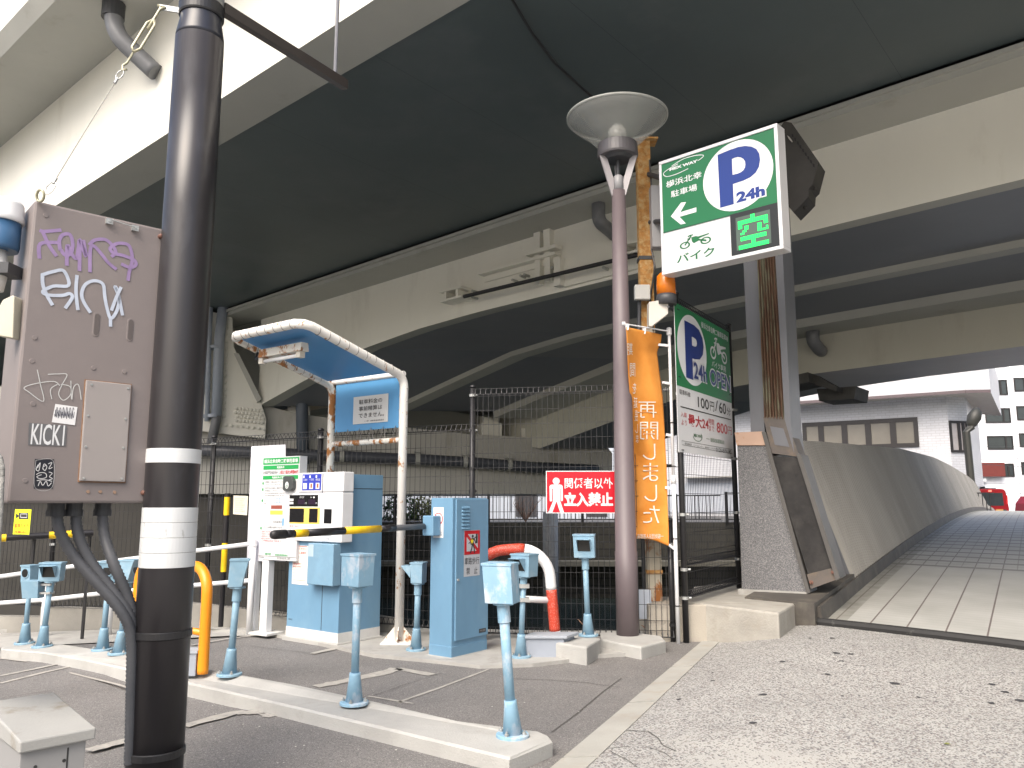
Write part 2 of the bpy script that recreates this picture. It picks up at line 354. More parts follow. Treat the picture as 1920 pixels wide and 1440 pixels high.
# small litter on the asphalt
sm_ = MB()
for i in range(60):
    px = random.uniform(380, 1120); py = random.uniform(1290, 1436)
    c = G(px, py)
    if c.x > bound(c.y) - .1: continue
    r = random.uniform(.003, .009); sm_.poly([c + Vector((r * math.cos(a) * random.uniform(.6, 1.2), r * math.sin(a), .005)) for a in (0, 1.3, 2.4, 3.6, 5)])
so = sm_.build('grit_on_asphalt', mat('grit', (.5, .48, .44), rough=.9)); so['kind'] = 'stuff'; so['label'] = 'pale grit scattered on the asphalt'; so['category'] = 'grit'

# river, far bank and beyond
M_WATER = mat('river_water', (.035, .05, .045), rough=.12, var=.3, vs=2, bump=.6, bs=5, spec=.5)
wb = MB(); wb.quad((-120, 8.7, -2.6), (120, 8.7, -2.6), (120, 34.5, -2.6), (-120, 34.5, -2.6)); struct(wb.build('river', M_WATER))
nb = MB()
for x0, x1 in ((-45, -3), (-3, 1.66)):
    nb.quad((x0, BANKY(x0) + .25, -3), (x1, BANKY(x1) + .25, -3), (x1, BANKY(x1) + .25, gz(x1, 8) - .001), (x0, BANKY(x0) + .25, gz(x0, 8)))
nb.quad((1.66, 9.4, -3), (14, 9.4, -3), (14, 9.4, .15), (1.66, 9.4, .15)); struct(nb.build('near_river_bank', M_CONC))
M_STONE = bpy.data.materials.new('mossy_stone_wall'); M_STONE.use_nodes = True
def brickmat(m, c1, c2, mort, sx, sy, rough=.8, msz=.02, swap=True):
    nt = m.node_tree; N = nt.nodes; L = nt.links; b = N['Principled BSDF']; b.inputs['Roughness'].default_value = rough
    tc = N.new('ShaderNodeTexCoord'); se = N.new('ShaderNodeSeparateXYZ'); L.new(tc.outputs['UV'], se.inputs[0])
    br = N.new('ShaderNodeTexBrick'); br.inputs['Scale'].default_value = 1; br.inputs['Brick Width'].default_value = sx; br.inputs['Row Height'].default_value = sy; br.inputs['Mortar Size'].default_value = msz
    br.inputs['Color1'].default_value = c1 + (1,); br.inputs['Color2'].default_value = c2 + (1,); br.inputs['Mortar'].default_value = mort + (1,); L.new(tc.outputs['UV'], br.inputs['Vector'])
    no = N.new('ShaderNodeTexNoise'); no.inputs['Scale'].default_value = .8; no.inputs['Detail'].default_value = 6; L.new(tc.outputs['UV'], no.inputs['Vector'])
    mx = N.new('ShaderNodeMixRGB'); mx.blend_type = 'MULTIPLY'; mx.inputs[0].default_value = .25; L.new(br.outputs['Color'], mx.inputs[1]); L.new(no.outputs['Fac'], mx.inputs[2]); L.new(mx.outputs[0], b.inputs['Base Color'])
brickmat(M_STONE, (.060, .055, .042), (.042, .040, .032), (.028, .028, .024), .55, .30, .9, .03)
def uvwall(name, P, m, parent=None, sc_=1.0):        # vertical quads with metre UVs: P list of (x,y,z0,z1)
    mb = MB(); uv = []; d = 0
    for i in range(len(P) - 1):
        a, b_ = P[i], P[i + 1]; l = math.hypot(b_[0] - a[0], b_[1] - a[1])
        mb.quad((a[0], a[1], a[2]), (b_[0], b_[1], b_[2]), (b_[0], b_[1], b_[3]), (a[0], a[1], a[3])); uv += [(d, a[2]), (d + l, b_[2]), (d + l, b_[3]), (d, a[3])]; d += l
    return mb.build(name, m, parent, uvs=uv)
ew = uvwall('embankment_wall', [(-80, 34, -3.2, .52), (24, 34, -3.2, .52)], M_STONE)
tag(ew, 'dark mossy stone embankment wall across the river, below the black railings', 'retaining wall')
fb = MB(); fb.quad((-500, 34.01, .5), (24.01, 34.01, .5), (24.01, 900, .5), (-500, 900, .5)); fb.quad((24.01, 39.5, .5), (600, 39.5, .5), (600, 900, .5), (24.01, 900, .5)); struct(fb.build('far_bank_ground', mat('far_asphalt', (.11, .11, .11), rough=.9)))
lg = MB(); lg.box(-60, 33.2, -1.25, 20, 33.98, -1.05); struct(lg.build('embankment_ledge', mat('ledge_concrete', (.16, .15, .12), rough=.9)))

# humped bridge deck: longitudinal / transverse tiles from metre UVs
def zr(u):
    U = u / .857; return 1.4 - .857 * (1.4 - (.99 - .00118 * (U - 29) ** 2))
def ramp(u, t, dz=0): p = RA + UE * u + VE * t; return Vector((p.x, p.y, zr(u) + dz))
M_TILE = bpy.data.materials.new('bridge_tiles'); M_TILE.use_nodes = True
def tilemat():
    nt = M_TILE.node_tree; N = nt.nodes; L = nt.links; b = N['Principled BSDF']; b.inputs['Roughness'].default_value = .55
    tc = N.new('ShaderNodeTexCoord'); se = N.new('ShaderNodeSeparateXYZ'); L.new(tc.outputs['UV'], se.inputs[0])
    def M(op, a, b_=None, c=None):
        n = N.new('ShaderNodeMath'); n.operation = op
        for i, v in enumerate((a, b_, c)):
            if v is None: continue
            if isinstance(v, (int, float)): n.inputs[i].default_value = v
            else: L.new(v, n.inputs[i])
        return n.outputs[0]
    t, u = se.outputs[0], se.outputs[1]
    def line(x, period, wd, off=0): return M('LESS_THAN', M('FRACT', M('DIVIDE', M('ADD', x, off + 1000 * period), period)), wd / period)
    LJ = line(t, .345, .016, -.507 + .345); TJ = line(u, .115, .007)
    band = M('GREATER_THAN', u, 4.55); stripe = M('MULTIPLY', band, line(u, .62, .15, -4.55 + 12.4)); TJ2 = M('MULTIPLY', band, line(u, .62, .012, -4.92 + 12.4)); LJ2 = M('MULTIPLY', band, line(t, .1725, .016, -.507 + .345))
    near = M('SUBTRACT', 1, band)
    no = N.new('ShaderNodeTexNoise'); no.inputs['Scale'].default_value = 1.3; no.inputs['Detail'].default_value = 7; L.new(tc.outputs['UV'], no.inputs['Vector'])
    cr = N.new('ShaderNodeValToRGB'); cr.color_ramp.elements[0].position = .3; cr.color_ramp.elements[1].position = .7; cr.color_ramp.elements[0].color = (.35, .35, .325, 1); cr.color_ramp.elements[1].color = (.45, .45, .425, 1); L.new(no.outputs['Fac'], cr.inputs[0])
    def mix(c, f, col):
        m = N.new('ShaderNodeMixRGB'); L.new(f, m.inputs[0]); L.new(c, m.inputs[1]); m.inputs[2].default_value = col + (1,); return m.outputs[0]
    c = cr.outputs[0]
    c = mix(c, M('MULTIPLY', TJ, M('MULTIPLY', near, .45)), (.20, .19, .17)); c = mix(c, LJ, (.15, .125, .115)); c = mix(c, M('MULTIPLY', LJ2, .6), (.19, .165, .155)); c = mix(c, stripe, (.19, .182, .172)); c = mix(c, TJ2, (.22, .20, .19))
    edge = M('LESS_THAN', t, .28); n3 = N.new('ShaderNodeTexNoise'); n3.inputs['Scale'].default_value = 5; n3.inputs['Detail'].default_value = 6; L.new(tc.outputs['UV'], n3.inputs['Vector'])
    c = mix(c, M('MULTIPLY', edge, M('MULTIPLY', n3.outputs['Fac'], 1.0)), (.12, .115, .09))
    L.new(c, b.inputs['Base Color'])
tilemat()
mb = MB(); uv = []; us = [i * 1.0 for i in range(0, 46)]; ts = [0, 1, 2, 4, 7, 11]
for u in us:
    for t in ts: mb.v.append(ramp(u, t)); uv.append((t, u))
for i in range(len(us) - 1):
    for j in range(len(ts) - 1): a = i * 6 + j; mb.f.append((a, a + 1, a + 7, a + 6))
struct(mb.build('tiled_bridge_deck', M_TILE, uvs=uv))
# bridge slab under the tiles and its far end down to the street
sl = MB()
for i in range(0, 45, 3):
    u0, u1 = i, min(i + 3, 45)
    sl.hexa([ramp(u0, 0, -.7), ramp(u0, 11, -.7), ramp(u1, 11, -.7), ramp(u1, 0, -.7)], [ramp(u0, 0, -.004), ramp(u0, 11, -.004), ramp(u1, 11, -.004), ramp(u1, 0, -.004)])
struct(sl.build('bridge_slab', M_CONC))
# dark rubber edging strip at the foot of the ramp
ed = MB(); n_ = 14; pr = []
for i in range(n_ + 1):
    t = -.02 + i * .6; p = RA + VE * t - UE * .02; pr.append(Vector((p.x, p.y, max(gz(p.x, p.y), .12) + .025)))
ed.tube(pr, .045, 8); struct(ed.build('ramp_edge_strip', mat('black_rubber', (.022, .022, .022), rough=.7, col2=(.10, .10, .09), thr=(.6, .75), s2=9)))

# ================================================================ viaduct
D = ray(-870, 1015).normalized(); NN = Vector((-D.y, D.x, 0)).normalized() * -1; UU = D.cross(NN).normalized()
if UU.z < 0: UU = -UU
if NN.y < 0: NN = -NN
O0 = CAM.copy(); O0.z = 0
def ln(px, py, u=None, n=None):
    r = ray(px, py); C = CAM - O0
    if u is not None: s = (u - C.dot(UU)) / r.dot(UU)
    else: s = (n - C.dot(NN)) / r.dot(NN)
    P = C + r * s; return (P.dot(NN), P.dot(UU))
def P3(nu, t): return O0 + NN * nu[0] + UU * nu[1] + D * t
def stn(nu, px):      # station along the viaduct where that line crosses image column px
    lo, hi = -60, 140
    for _ in range(60):
        m = (lo + hi) / 2
        q = P3(nu, m)
        if proj(q)[0] > px: lo = m
        else: hi = m
    return lo
T0, T1 = -34, 75
e1 = ln(317, 248, u=7.0); e2 = ln(480, 233, u=7.0); e3 = ln(1100, 352, u=7.0)
wt = ln(165, 137, n=e1[0]); edg = ln(28, 28, u=wt[1] + .25); edg0 = ln(52, 55, u=wt[1] + .02)
f3 = ln(1492, 243, n=e3[0] + .02); s4 = ln(1525, 283, u=f3[1]); w5 = ln(1470, 445, n=s4[0]); w5b = ln(1500, 450, u=w5[1])
pa = ln(1471, 541, u=w5[1]); pa2 = (pa[0] + .01, pa[1] - .10); pb = ln(1475, 604, u=pa2[1]); pb2 = ln(1478, 618, n=pb[0] + .01); pc = ln(1477, 638, u=pb2[1]); pd = ln(1477, 707, n=pc[0]); pe = ln(1599, 722, u=pd[1])
print('sections', [tuple(round(x, 2) for x in q) for q in (e1, e2, e3, wt, edg, f3, s4, w5, w5b, pa, pb, pb2, pc, pd, pe)])
hs = []      # haunch: extra depth of the second structure near its pier
for px, dy in ((1040, 0), (893, .2), (780, 5), (682, 17), (580, 48), (487, 78)):
    t = stn(w5, px); q = P3(w5, t); dd = q - CAM; f = dd.y * CP + dd.z * SP; hs.append((t, dy * f / F))
T3 = stn(pd, 1010) if True else 0
TE_ = hs[-1][0]
SKEW = (T3 - hs[-1][0]) / (pd[0] - w5[0])
print('skew', SKEW)
def drop(t, n=None):
    if n is not None: t = t - SKEW * (n - w5[0])
    if t > TE_: t = 2 * TE_ - t
    if t <= hs[0][0]: return 0
    for (a, da), (b, db) in zip(hs, hs[1:]):
        if t <= b: return da + (db - da) * (t - a) / (b - a)
    return hs[-1][1]
TE = hs[-1][0]
def stations(a, b): return [a] + [x for x in [T0 + 4 * i for i in range(60)] if a < x < b] + ([x for x in [hs[0][0] + i * (TE - hs[0][0]) / 16 for i in range(17)] if a < x < b]) + [b]
def strip(mb, a, b, t0, t1, w=(0, 0)):
    st = sorted(set(stations(t0, min(t1, TE)))); st += [2 * TE - x for x in st[::-1] if x > hs[0][0] and x < TE and t1 > TE] + ([t1] if t1 > TE else [])
    def q(c, x, k): z = x + (SKEW * (c[0] - w5[0]) * smooth(T0, hs[0][0], x)); return P3(c, z) - UU * drop(x) * k
    for x, y in zip(st, st[1:]): mb.quad(q(a, x, w[0]), q(a, y, w[0]), q(b, y, w[1]), q(b, x, w[1]))
vd = thing('viaduct', P3(e1, 0) * 1, 'huge cream steel box girder of the expressway nearest the viewer, with a dark panelled underside', 'viaduct')
vd.matrix_basis = Matrix.Translation(Vector((-6, 12, 0)))
g1 = MB(); strip(g1, wt, e1, T0, T1); g1.build('girder_web', M_CREAM, vd)
g1 = MB(); strip(g1, e1, e2, T0, T1); g1.build('bottom_flange', M_FLANGE, vd)
M_PANEL = mat('dark_soffit_sheet', (.088, .110, .114), rough=.42, var=.14, vs=.35, col2=(.11, .127, .132), thr=(.5, .7), s2=.8)
g1 = MB(); st = [T0 + i * 2.4 for i in range(0, 46)]
for x, y_ in zip(st, st[1:]):
    for k in range(3):
        a = (e2[0] + (e3[0] - e2[0]) * k / 3, e2[1] + .03); b_ = (e2[0] + (e3[0] - e2[0]) * (k + 1) / 3, e2[1] + .03)
        g1.quad(P3(a, x + .002), P3(a, y_ - .002), P3(b_, y_ - .002), P3(b_, x + .002))
g1.build('soffit_panels', M_PANEL, vd)
g1 = MB(); g1.add([P3((e2[0], e2[1] + .06), T0), P3((e2[0], e2[1] + .06), T1), P3((e3[0] + .6, e3[1] + .06), T1), P3((e3[0] + .6, e3[1] + .06), T0)], [(0, 1, 2, 3)]); strip(g1, e2, (e2[0], e2[1] + .06), T0, T1); g1.build('soffit_backing', M_BLACK, vd)
top = wt[1] + 1.4
g1 = MB(); strip(g1, edg0, (wt[0], wt[1]), T0, T1); strip(g1, edg0, edg, T0, T1); g1.build('deck_overhang', M_FLANGE, vd)
g1 = MB(); strip(g1, edg, (edg[0], edg[1] + .9), T0, T1); strip(g1, (edg[0], edg[1] + .9), (e3[0] + .3, edg[1] + .9), T0, T1); strip(g1, (e3[0] + .3, edg[1] + .9), (e3[0] - .4, e3[1] + .06), T0, T1); g1.build('deck', M_CREAM, vd)
# second structure
v2 = thing('viaduct', (0, 20, 0), 'second expressway girder farther in, cream web arching down to its pier, over dark underside panels', 'viaduct')
g1 = MB(); strip(g1, (f3[0], e3[1] - .02), f3, T0, T1); strip(g1, (f3[0] - .06, e3[1] - .03), (f3[0] - .06, e3[1] - .09), T0, T1); strip(g1, (f3[0] - .06, e3[1] - .09), (f3[0], e3[1] - .09), T0, T1); g1.build('edge_beam', M_FLANGE, v2)
g1 = MB(); strip(g1, f3, s4, T0, T1); g1.build('deck_overhang', M_FLANGE, v2)
g1 = MB(); strip(g1, s4, w5, T0, TE, (0, 1)); g1.build('girder_web', M_CREAM, v2)
g1 = MB(); strip(g1, w5, w5b, T0, TE, (1, 1)); g1.build('bottom_flange', M_FLANGE, v2)
M_P2 = mat('blue_grey_soffit_sheet', (.17, .182, .205), rough=.4, var=.10, vs=.3, col2=(.20, .205, .225), thr=(.5, .75), s2=.7)
g1 = MB(); strip(g1, (w5b[0], w5b[1] + .02), (pa[0], pa[1] + .02), T0, T1, (1, 1)); g1.build('soffit_panels', M_P2, v2)
g1 = MB(); strip(g1, (pa[0], pa[1] + .02), pa2, T0, TE, (1, 1)); strip(g1, pa2, (pa2[0] + .35, pa2[1]), T0, TE, (1, 1)); g1.build('soffit_rib', M_FLANGE, v2)
g1 = MB(); strip(g1, (pa2[0] + .35, pa2[1] + .015), (pb[0], pb[1] + .015), T0, T1, (1, 1)); g1.build('soffit_panels', M_P2, v2)
g1 = MB(); strip(g1, (pb[0], pb[1] + .02), pb2, T0, TE, (1, 1)); strip(g1, pb2, pc, T0, T1, (1, 1)); g1.build('inner_beam', M_FLANGE, v2)
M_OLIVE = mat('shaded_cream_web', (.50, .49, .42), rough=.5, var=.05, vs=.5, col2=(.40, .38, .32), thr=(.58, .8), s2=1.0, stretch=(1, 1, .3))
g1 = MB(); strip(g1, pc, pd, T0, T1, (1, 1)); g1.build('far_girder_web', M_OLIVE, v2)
g1 = MB(); strip(g1, pd, pe, T0, T1, (1, 1)); strip(g1, pe, (pe[0], pe[1] + .35), T0, T1, (1, 1)); g1.build('far_girder_flange', M_P2, v2)
g1 = MB(); strip(g1, (f3[0], edg[1] + .8), (pe[0], edg[1] + .8), T0, T1); strip(g1, (pe[0], edg[1] + .8), (pe[0], pe[1] + .35), T0, T1, (0, 1)); g1.build('deck', M_CREAM, v2)
# stiffener ghosts and fittings on the second web
FW2 = Fr(P3(s4, 0), -D, UU)
def web(a, b, c=0): return FW2.p(a, b, c)
def bx_px(mb, fr, x0, y0, x1, y1, c0, c1): a0, b0, a1, b1 = fr.box(x0, y0, x1, y1); mb.fbox(fr, a0, b0, a1, b1, c0, c1)
g = MB()
def ipoly(mb, fr, pts, c0, c1): mb.fprism(fr, pxl(fr, pts), c0, c1)
ipoly(g, FW2, [(908, 514), (1052, 476), (1052, 481), (908, 519)], 0, .20)          # shelf bracket
ipoly(g, FW2, [(912, 530), (1052, 492), (1052, 481), (912, 519)], .02, .05)
ipoly(g, FW2, [(1008, 430), (1020, 426), (1020, 535), (1012, 537)], 0, .14)
ipoly(g, FW2, [(1026, 425), (1038, 421), (1040, 528), (1030, 531)], 0, .14)
ipoly(g, FW2, [(1050, 490), (1062, 487), (1062, 538), (1050, 541)], 0, .2)
ipoly(g, FW2, [(1000, 478), (1056, 463), (1056, 470), (1000, 485)], .05, .25)
ipoly(g, FW2, [(1062, 476), (1128, 456), (1168, 452), (1205, 442), (1205, 503), (1062, 539)], 0, .06)
g.build('bearing_bracket', M_CREAM, v2)
for X0, Y0 in ((985, 520), (992, 518), (1044, 505), (1046, 515), (1056, 500), (1056, 512), (1056, 524), (970, 528), (895, 548), (895, 560), (1140, 505)): g = MB(); g.lathe(FW2.pc(X0, Y0, .06 if X0 > 1060 else .0), [(.03, -.02), (.03, .16), (.01, .17)], 6, axis=FW2.n); g.build('bracket_bolt', M_FLANGE, v2)
for (x0, y0) in ((845, 545), (1182, 460)):
    g = MB(); ipoly(g, FW2, [(x0, y0 + 6), (x0 + 40, y0 - 3), (x0 + 40, y0 + 1), (x0, y0 + 10)], 0, .35); ipoly(g, FW2, [(x0 + 2, y0 + 24), (x0 + 42, y0 + 14), (x0 + 42, y0 + 18), (x0 + 2, y0 + 28)], 0, .35)
    ipoly(g, FW2, [(x0 + 6, y0 + 9), (x0 + 10, y0 + 8), (x0 + 10, y0 + 25), (x0 + 6, y0 + 26)], 0, .3); ipoly(g, FW2, [(x0 + 28, y0 + 3), (x0 + 32, y0 + 2), (x0 + 32, y0 + 18), (x0 + 28, y0 + 19)], 0, .3)
    g.build('cable_bracket', M_CREAM, v2)
g = MB(); a = FW2.uv(870, 558); b_ = FW2.uv(1195, 480); g.tube([FW2.pc(870, 556, .3), FW2.pc(1195, 478, .3)], .04, 8); g.build('cable', M_BLACK, v2)
def drain(px, pts, fr, r, c, parent, m=M_GREY):
    g = MB(); P = [fr.pc(*p) for p in pts]; Q = [P[0]]
    for i in range(1, len(P) - 1):
        for k in range(7):
            t = k / 6; Q.append((P[i] + (P[i - 1] - P[i]) * .35 * (1 - t) ** 2 + (P[i + 1] - P[i]) * .35 * t ** 2))
    Q.append(P[-1]); g.tube(Q, r, 16); return g.build('drain_pipe', m, parent, sm=True)
FW1 = Fr(P3(e1, 0), -D, UU)
drain(0, [(213, -30, .55), (213, 62, .55), (280, 125, .12), (292, 136, .05)], FW1, .13, 0, vd)
g = MB(); P = FW1.pc(213, 15, .55); g.lathe(P - UU * .05, [(.16, -.12), (.16, .12)], 18); g.build('pipe_collar', M_DARK, vd)
drain(0, [(1122, 372, .5), (1122, 415, .5), (1146, 434, .12), (1152, 440, .02)], FW2, .12, 0, v2)
FW3 = Fr(P3(pc, 0), -D, UU)
drain(0, [(1524, 620, .5), (1524, 640, .5), (1536, 655, .2), (1540, 658, .0)], FW3, .14, 0, v2)
# flat hatch plates under the second deck
g = MB(); ipoly(g, FW2, [(945, 437), (1010, 412), (1030, 424), (965, 446)], .3, .34); g.build('hatch_plate', M_FLANGE, v2)
# maintenance gondola rail under the far girder
g = MB(); FQ = Fr(P3(pd, 0) - NN * .05, -D, UU)
ipoly(g, FQ, [(1480, 716), (1532, 704), (1534, 722), (1480, 734)], -.3, .6); ipoly(g, FQ, [(1526, 728), (1600, 722), (1596, 746), (1530, 750)], -1.2, -.2)
ipoly(g, FQ, [(1532, 704), (1576, 728), (1574, 736), (1532, 722)], -.2, .2)
g.build('inspection_rail', mat('sooty_steel', (.06, .058, .055), rough=.7, var=.3), v2)

# pier with riveted plates, cap beam under the second structure
M_PIER = mat('pier_paint', (.46, .45, .41), rough=.55, var=.06, vs=.6, col2=(.30, .28, .22), thr=(.58, .78), s2=1.3, stretch=(1, 1, .3))
PE = P3(w5, TE) - UU * drop(TE)
P3E = P3(pd, T3); xd_ = Vector((P3E.x - PE.x, P3E.y - PE.y, 0)); FP = Fr(PE + D * .25, xd_, (0, 0, 1))
pier = thing('viaduct_pier', (FP.p(0, 0).x, FP.p(0, 0).y, -3), 'massive cream steel pier and long cap beam behind the fence, left of centre', 'bridge pier')
g = MB(); g.fprism(FP, pxl(FP, [(487, 758), (560, 776), (720, 797), (870, 813), (1100, 827), (1135, 833), (1148, 850), (1148, 905), (1138, 926), (-500, 926), (-500, 700), (330, 740)]), -3.2, 0); g.build('cap_beam', M_PIER, pier, sm=False)
g = MB(); g.fprism(FP, pxl(FP, [(-500, 1180), (688, 1180), (688, 927), (-500, 927)]), -3.0, -.2); g.build('pier_shaft', mat('shaded_stained_concrete', (.055, .052, .047), rough=.8, var=.2, vs=.6, col2=(.035, .034, .03), thr=(.45, .65), s2=1.2), pier)  # shaft widened and coloured near black to stand for the shade behind the fence
PL = pxl(FP, [(300, 560), (437, 600), (440, 655), (487, 748), (500, 788), (498, 824), (300, 800)])
g = MB(); g.fprism(FP, PL, .02, .3); gp_ = g
M_BOLT = mat('painted_bolts', (.40, .39, .35), rough=.5)
g = gp_
def bolt(px, py): P = FP.p(*FP.uv(px, py), .3); g.lathe(P, [(.045, 0), (.045, .05), (.02, .06)], 6, axis=FP.n)
for j in range(4):
    for i in range(8): bolt(445 + i * 6.8 - j * 2 + (6 if j > 1 else 0), 768 + j * 7.5 + i * .6)
for i in range(10): bolt(405 + i * 10.2, 797 + i * 1.0)
for k in range(12): bolt(397 - k * .3, 635 + k * 14)
for k in range(14): bolt(427 - k * .35, 620 + k * 12.5)
for i in range(16): bolt(384, 665 + i * 5); bolt(378, 665 + i * 5)
g.build('riveted_plate', M_CREAM, pier)
g = MB(); a = FP.uv(446, 668); b_ = FP.uv(488, 752); g.fprism(FP, pxl(FP, [(441, 668), (450, 668), (492, 752), (484, 758)]), .2, .45); g.build('edge_stiffener', M_FLANGE, pier)
def ppipe(pts, r, m, name='drain_pipe', c=.45):
    g = MB(); g.tube([FP.pc(*p, c) for p in pts], r, 16); g.build(name, m, pier, sm=True)
M_BGP = mat('blue_grey_pipe', (.36, .40, .47), rough=.4, var=.06)
ppipe([(420, 560), (411, 640), (406, 780)], .13, M_BGP); ppipe([(406, 780), (405, 790), (396, 832)], .12, M_GREY); ppipe([(396, 560), (392, 640), (388, 790)], .06, M_BGP)
g = MB()
for y_ in (657, 783): x_ = 409 if y_ < 700 else 404; g.lathe(FP.p(*FP.uv(x_, y_), .45) - Vector((0, 0, .04)), [(.15, 0), (.15, .08)], 16); bx_px(g, FP, x_ - 22, y_ - 3, x_ + 3, y_ + 3, .3, .34)
g.build('pipe_clamps', M_BGP, pier)
ppipe([(567, 690), (566, 760), (568, 870)], .16, mat('dim_pipe', (.10, .12, .15), rough=.5), c=-.2 + .45)
ppipe([(300, 842), (480, 848), (620, 855), (780, 861), (870, 866), (1000, 876), (1120, 881)], .15, mat('long_dark_pipe', (.07, .075, .09), rough=.35), name='service_pipe', c=.3)
for x_, y_ in ((868, 866), (950, 872), (780, 861), (640, 856)): g = MB(); g.lathe(FP.p(*FP.uv(x_, y_), .3), [(.17, -.06), (.17, .06)], 14, axis=FP.x); bx_px(g, FP, x_ - 4, y_ - 16, x_ + 4, y_ - 12, 0, .3); g.build('pipe_hanger', M_FLANGE, pier)
# bearings
for x_, y_ in ((925, 800), (1000, 810), (560, 770), (640, 782)): g = MB(); a, b_ = FP.uv(x_, y_); g.fbox(FP, a - .3, b_ - .3, a + .3, b_ + .12, -.9, -.2); g.fbox(FP, a - .22, b_ + .12, a + .22, b_ + .35, -.8, -.3); g.build('bearing', M_CREAM, pier)
# concrete pile under the cap beam's far end
pl = MB(); p = hz(1020, 1108, -2.6); pl.lathe(Vector((p.x, min(p.y, 30), -3.2)), [(.28, 0), (.28, 4.2)], 16); tag(pl.build('concrete_pile', M_CONC, sm=True), 'pale round concrete pile standing in the river behind the red sign', 'pile')

# ================================================================ far bank buildings
M_WT = bpy.data.materials.new('white_glazed_brick'); M_WT.use_nodes = True; brickmat(M_WT, (.62, .63, .66), (.58, .59, .62), (.50, .50, .52), .40, .14, .35, .018)
bA = thing('tiled_building', (13, 48, .5), 'low white tiled building with overhanging angular fascia, beyond the humped bridge', 'building')
zf = 7.0
A0 = hz(1385, 763, zf); A1 = hz(1810, 735, zf); dA = (A1 - A0).normalized(); nA = Vector((-dA.y, dA.x, 0)); nA = nA if nA.y > 0 else -nA
AL = A0 - dA * 34; A2 = A1 + (dA * .75 + nA * .65).normalized() * 1.9; A2 = hz(1857, 734, zf)
def flat(p, z): return Vector((p.x, p.y, z))
def wallstrip(name, pts, z0, z1, m, parent): return uvwall(name, [(p.x, p.y, z0, z1) for p in pts], m, parent)
A3 = A2 + nA * 14
wallstrip('fascia', [AL, A1, A2, A3], zf, zf + 2.6, M_WT, bA)
inset = 1.5
B1 = hz(1775, 742, zf); B1 = Vector((B1.x, B1.y, 0)); off = nA * inset
WL = AL + off; WB = None
FA = Fr(flat(A0 + off, 0), dA)
a_corner = FA.uv(1777, 780)[0]; WB = FA.p(a_corner, 0); WC = hz(1817, 770, zf)
# right facet goes back
WC = WB + (dA * .8 + nA * .6).normalized() * 1.9; ra = ray(1817, 770)
for L_ in [x * .05 for x in range(10, 120)]:
    q = WB + (dA * .62 + nA * .78).normalized() * L_
    if proj(Vector((q.x, q.y, 5)))[0] >= 1816: break
WC = q; WD = WC + nA * 10
wallstrip('wall', [WL, WB, WC, WD], .5, zf, M_WT, bA)
g = MB(); g.poly([flat(p, zf + .001) for p in (AL, A1, A2, A3, WD, WC, WB, WL)]); g.build('soffit', mat('soffit_board', (.42, .40, .38), rough=.7), bA)
g = MB(); g.poly([flat(p, zf + 2.6) for p in (AL, A1, A2, A3, AL + nA * 14)]); g.build('roof', M_CONC, bA)
g = MB(); 
for p, q in ((AL, A1), (A1, A2)): 
    dd = (q - p).normalized(); nn = Vector((dd.y, -dd.x, 0)); g.hexa([flat(p, zf - .06), flat(p + nn * .05, zf - .06), flat(q + nn * .05, zf - .06), flat(q, zf - .06)], [flat(p, zf + .1), flat(p + nn * .05, zf + .1), flat(q + nn * .05, zf + .1), flat(q, zf + .1)])
g.build('drip_edge', mat('bronze_trim', (.10, .075, .08), rough=.5), bA)
M_BRZ = mat('dark_window_frame', (.025, .022, .022), rough=.4); M_BLIND = mat('window_blinds', (.17, .158, .135), rough=.3, var=.1, vs=1, spec=.6); M_GLASS = mat('dark_glass', (.035, .045, .05), rough=.08, var=.1, spec=.8)
def win(fr, x0, y0, x1, y1, parent, divs, pane_m, bar=.12, dark=None):
    a0, b0, a1, b1 = fr.box(x0, y0, x1, y1)
    f = MB(); f.fbox(fr, a0, b0, a1, b0 + bar, .0, .08); f.fbox(fr, a0, b1 - bar, a1, b1, .0, .08)
    for k_ in range(len(divs)): x = a0 + (a1 - a0) * divs[k_]; f.fbox(fr, x - bar * .7, b0 + bar, x + bar * .7, b1 - bar, .0, .08)
    f.fbox(fr, a0, b0 + bar, a0 + bar, b1 - bar, 0, .08); f.fbox(fr, a1 - bar, b0 + bar, a1, b1 - bar, 0, .08)
    fo = f.build('window', M_BRZ, parent)
    p = MB(); p.rect(fr, a0 + bar, b0 + bar, a1 - bar, b1 - bar, .02); p.build('pane', pane_m, fo)
    return fo
win(FA, 1507, 782, 1720, 845, bA, [.17, .38, .585, .795], M_BLIND, .22)
fc = (WC - WB).normalized(); FC = Fr(flat(WB, 0), fc)
win(FC, 1783, 790, 1812, 848, bA, [.5, .75], mat('pale_glass', (.35, .33, .33), rough=.2), .12)
g = MB(); bx_px(g, FA, 1288, 893, 1378, 897, 0, .6); g.build('canopy_ledge', M_CONC, bA)
g = MB()
for x_ in (1290, 1316): bx_px(g, FA, x_, 918, x_ + 18, 928, 0, .05)
g.build('vents', M_BRZ, bA)
g = MB(); bx_px(g, FA, 1160, 905, 1385, 960, .02, .06); g.build('lower_panels', mat('grey_blue_panel', (.42, .45, .50), rough=.5, var=.1, vs=.4), bA)
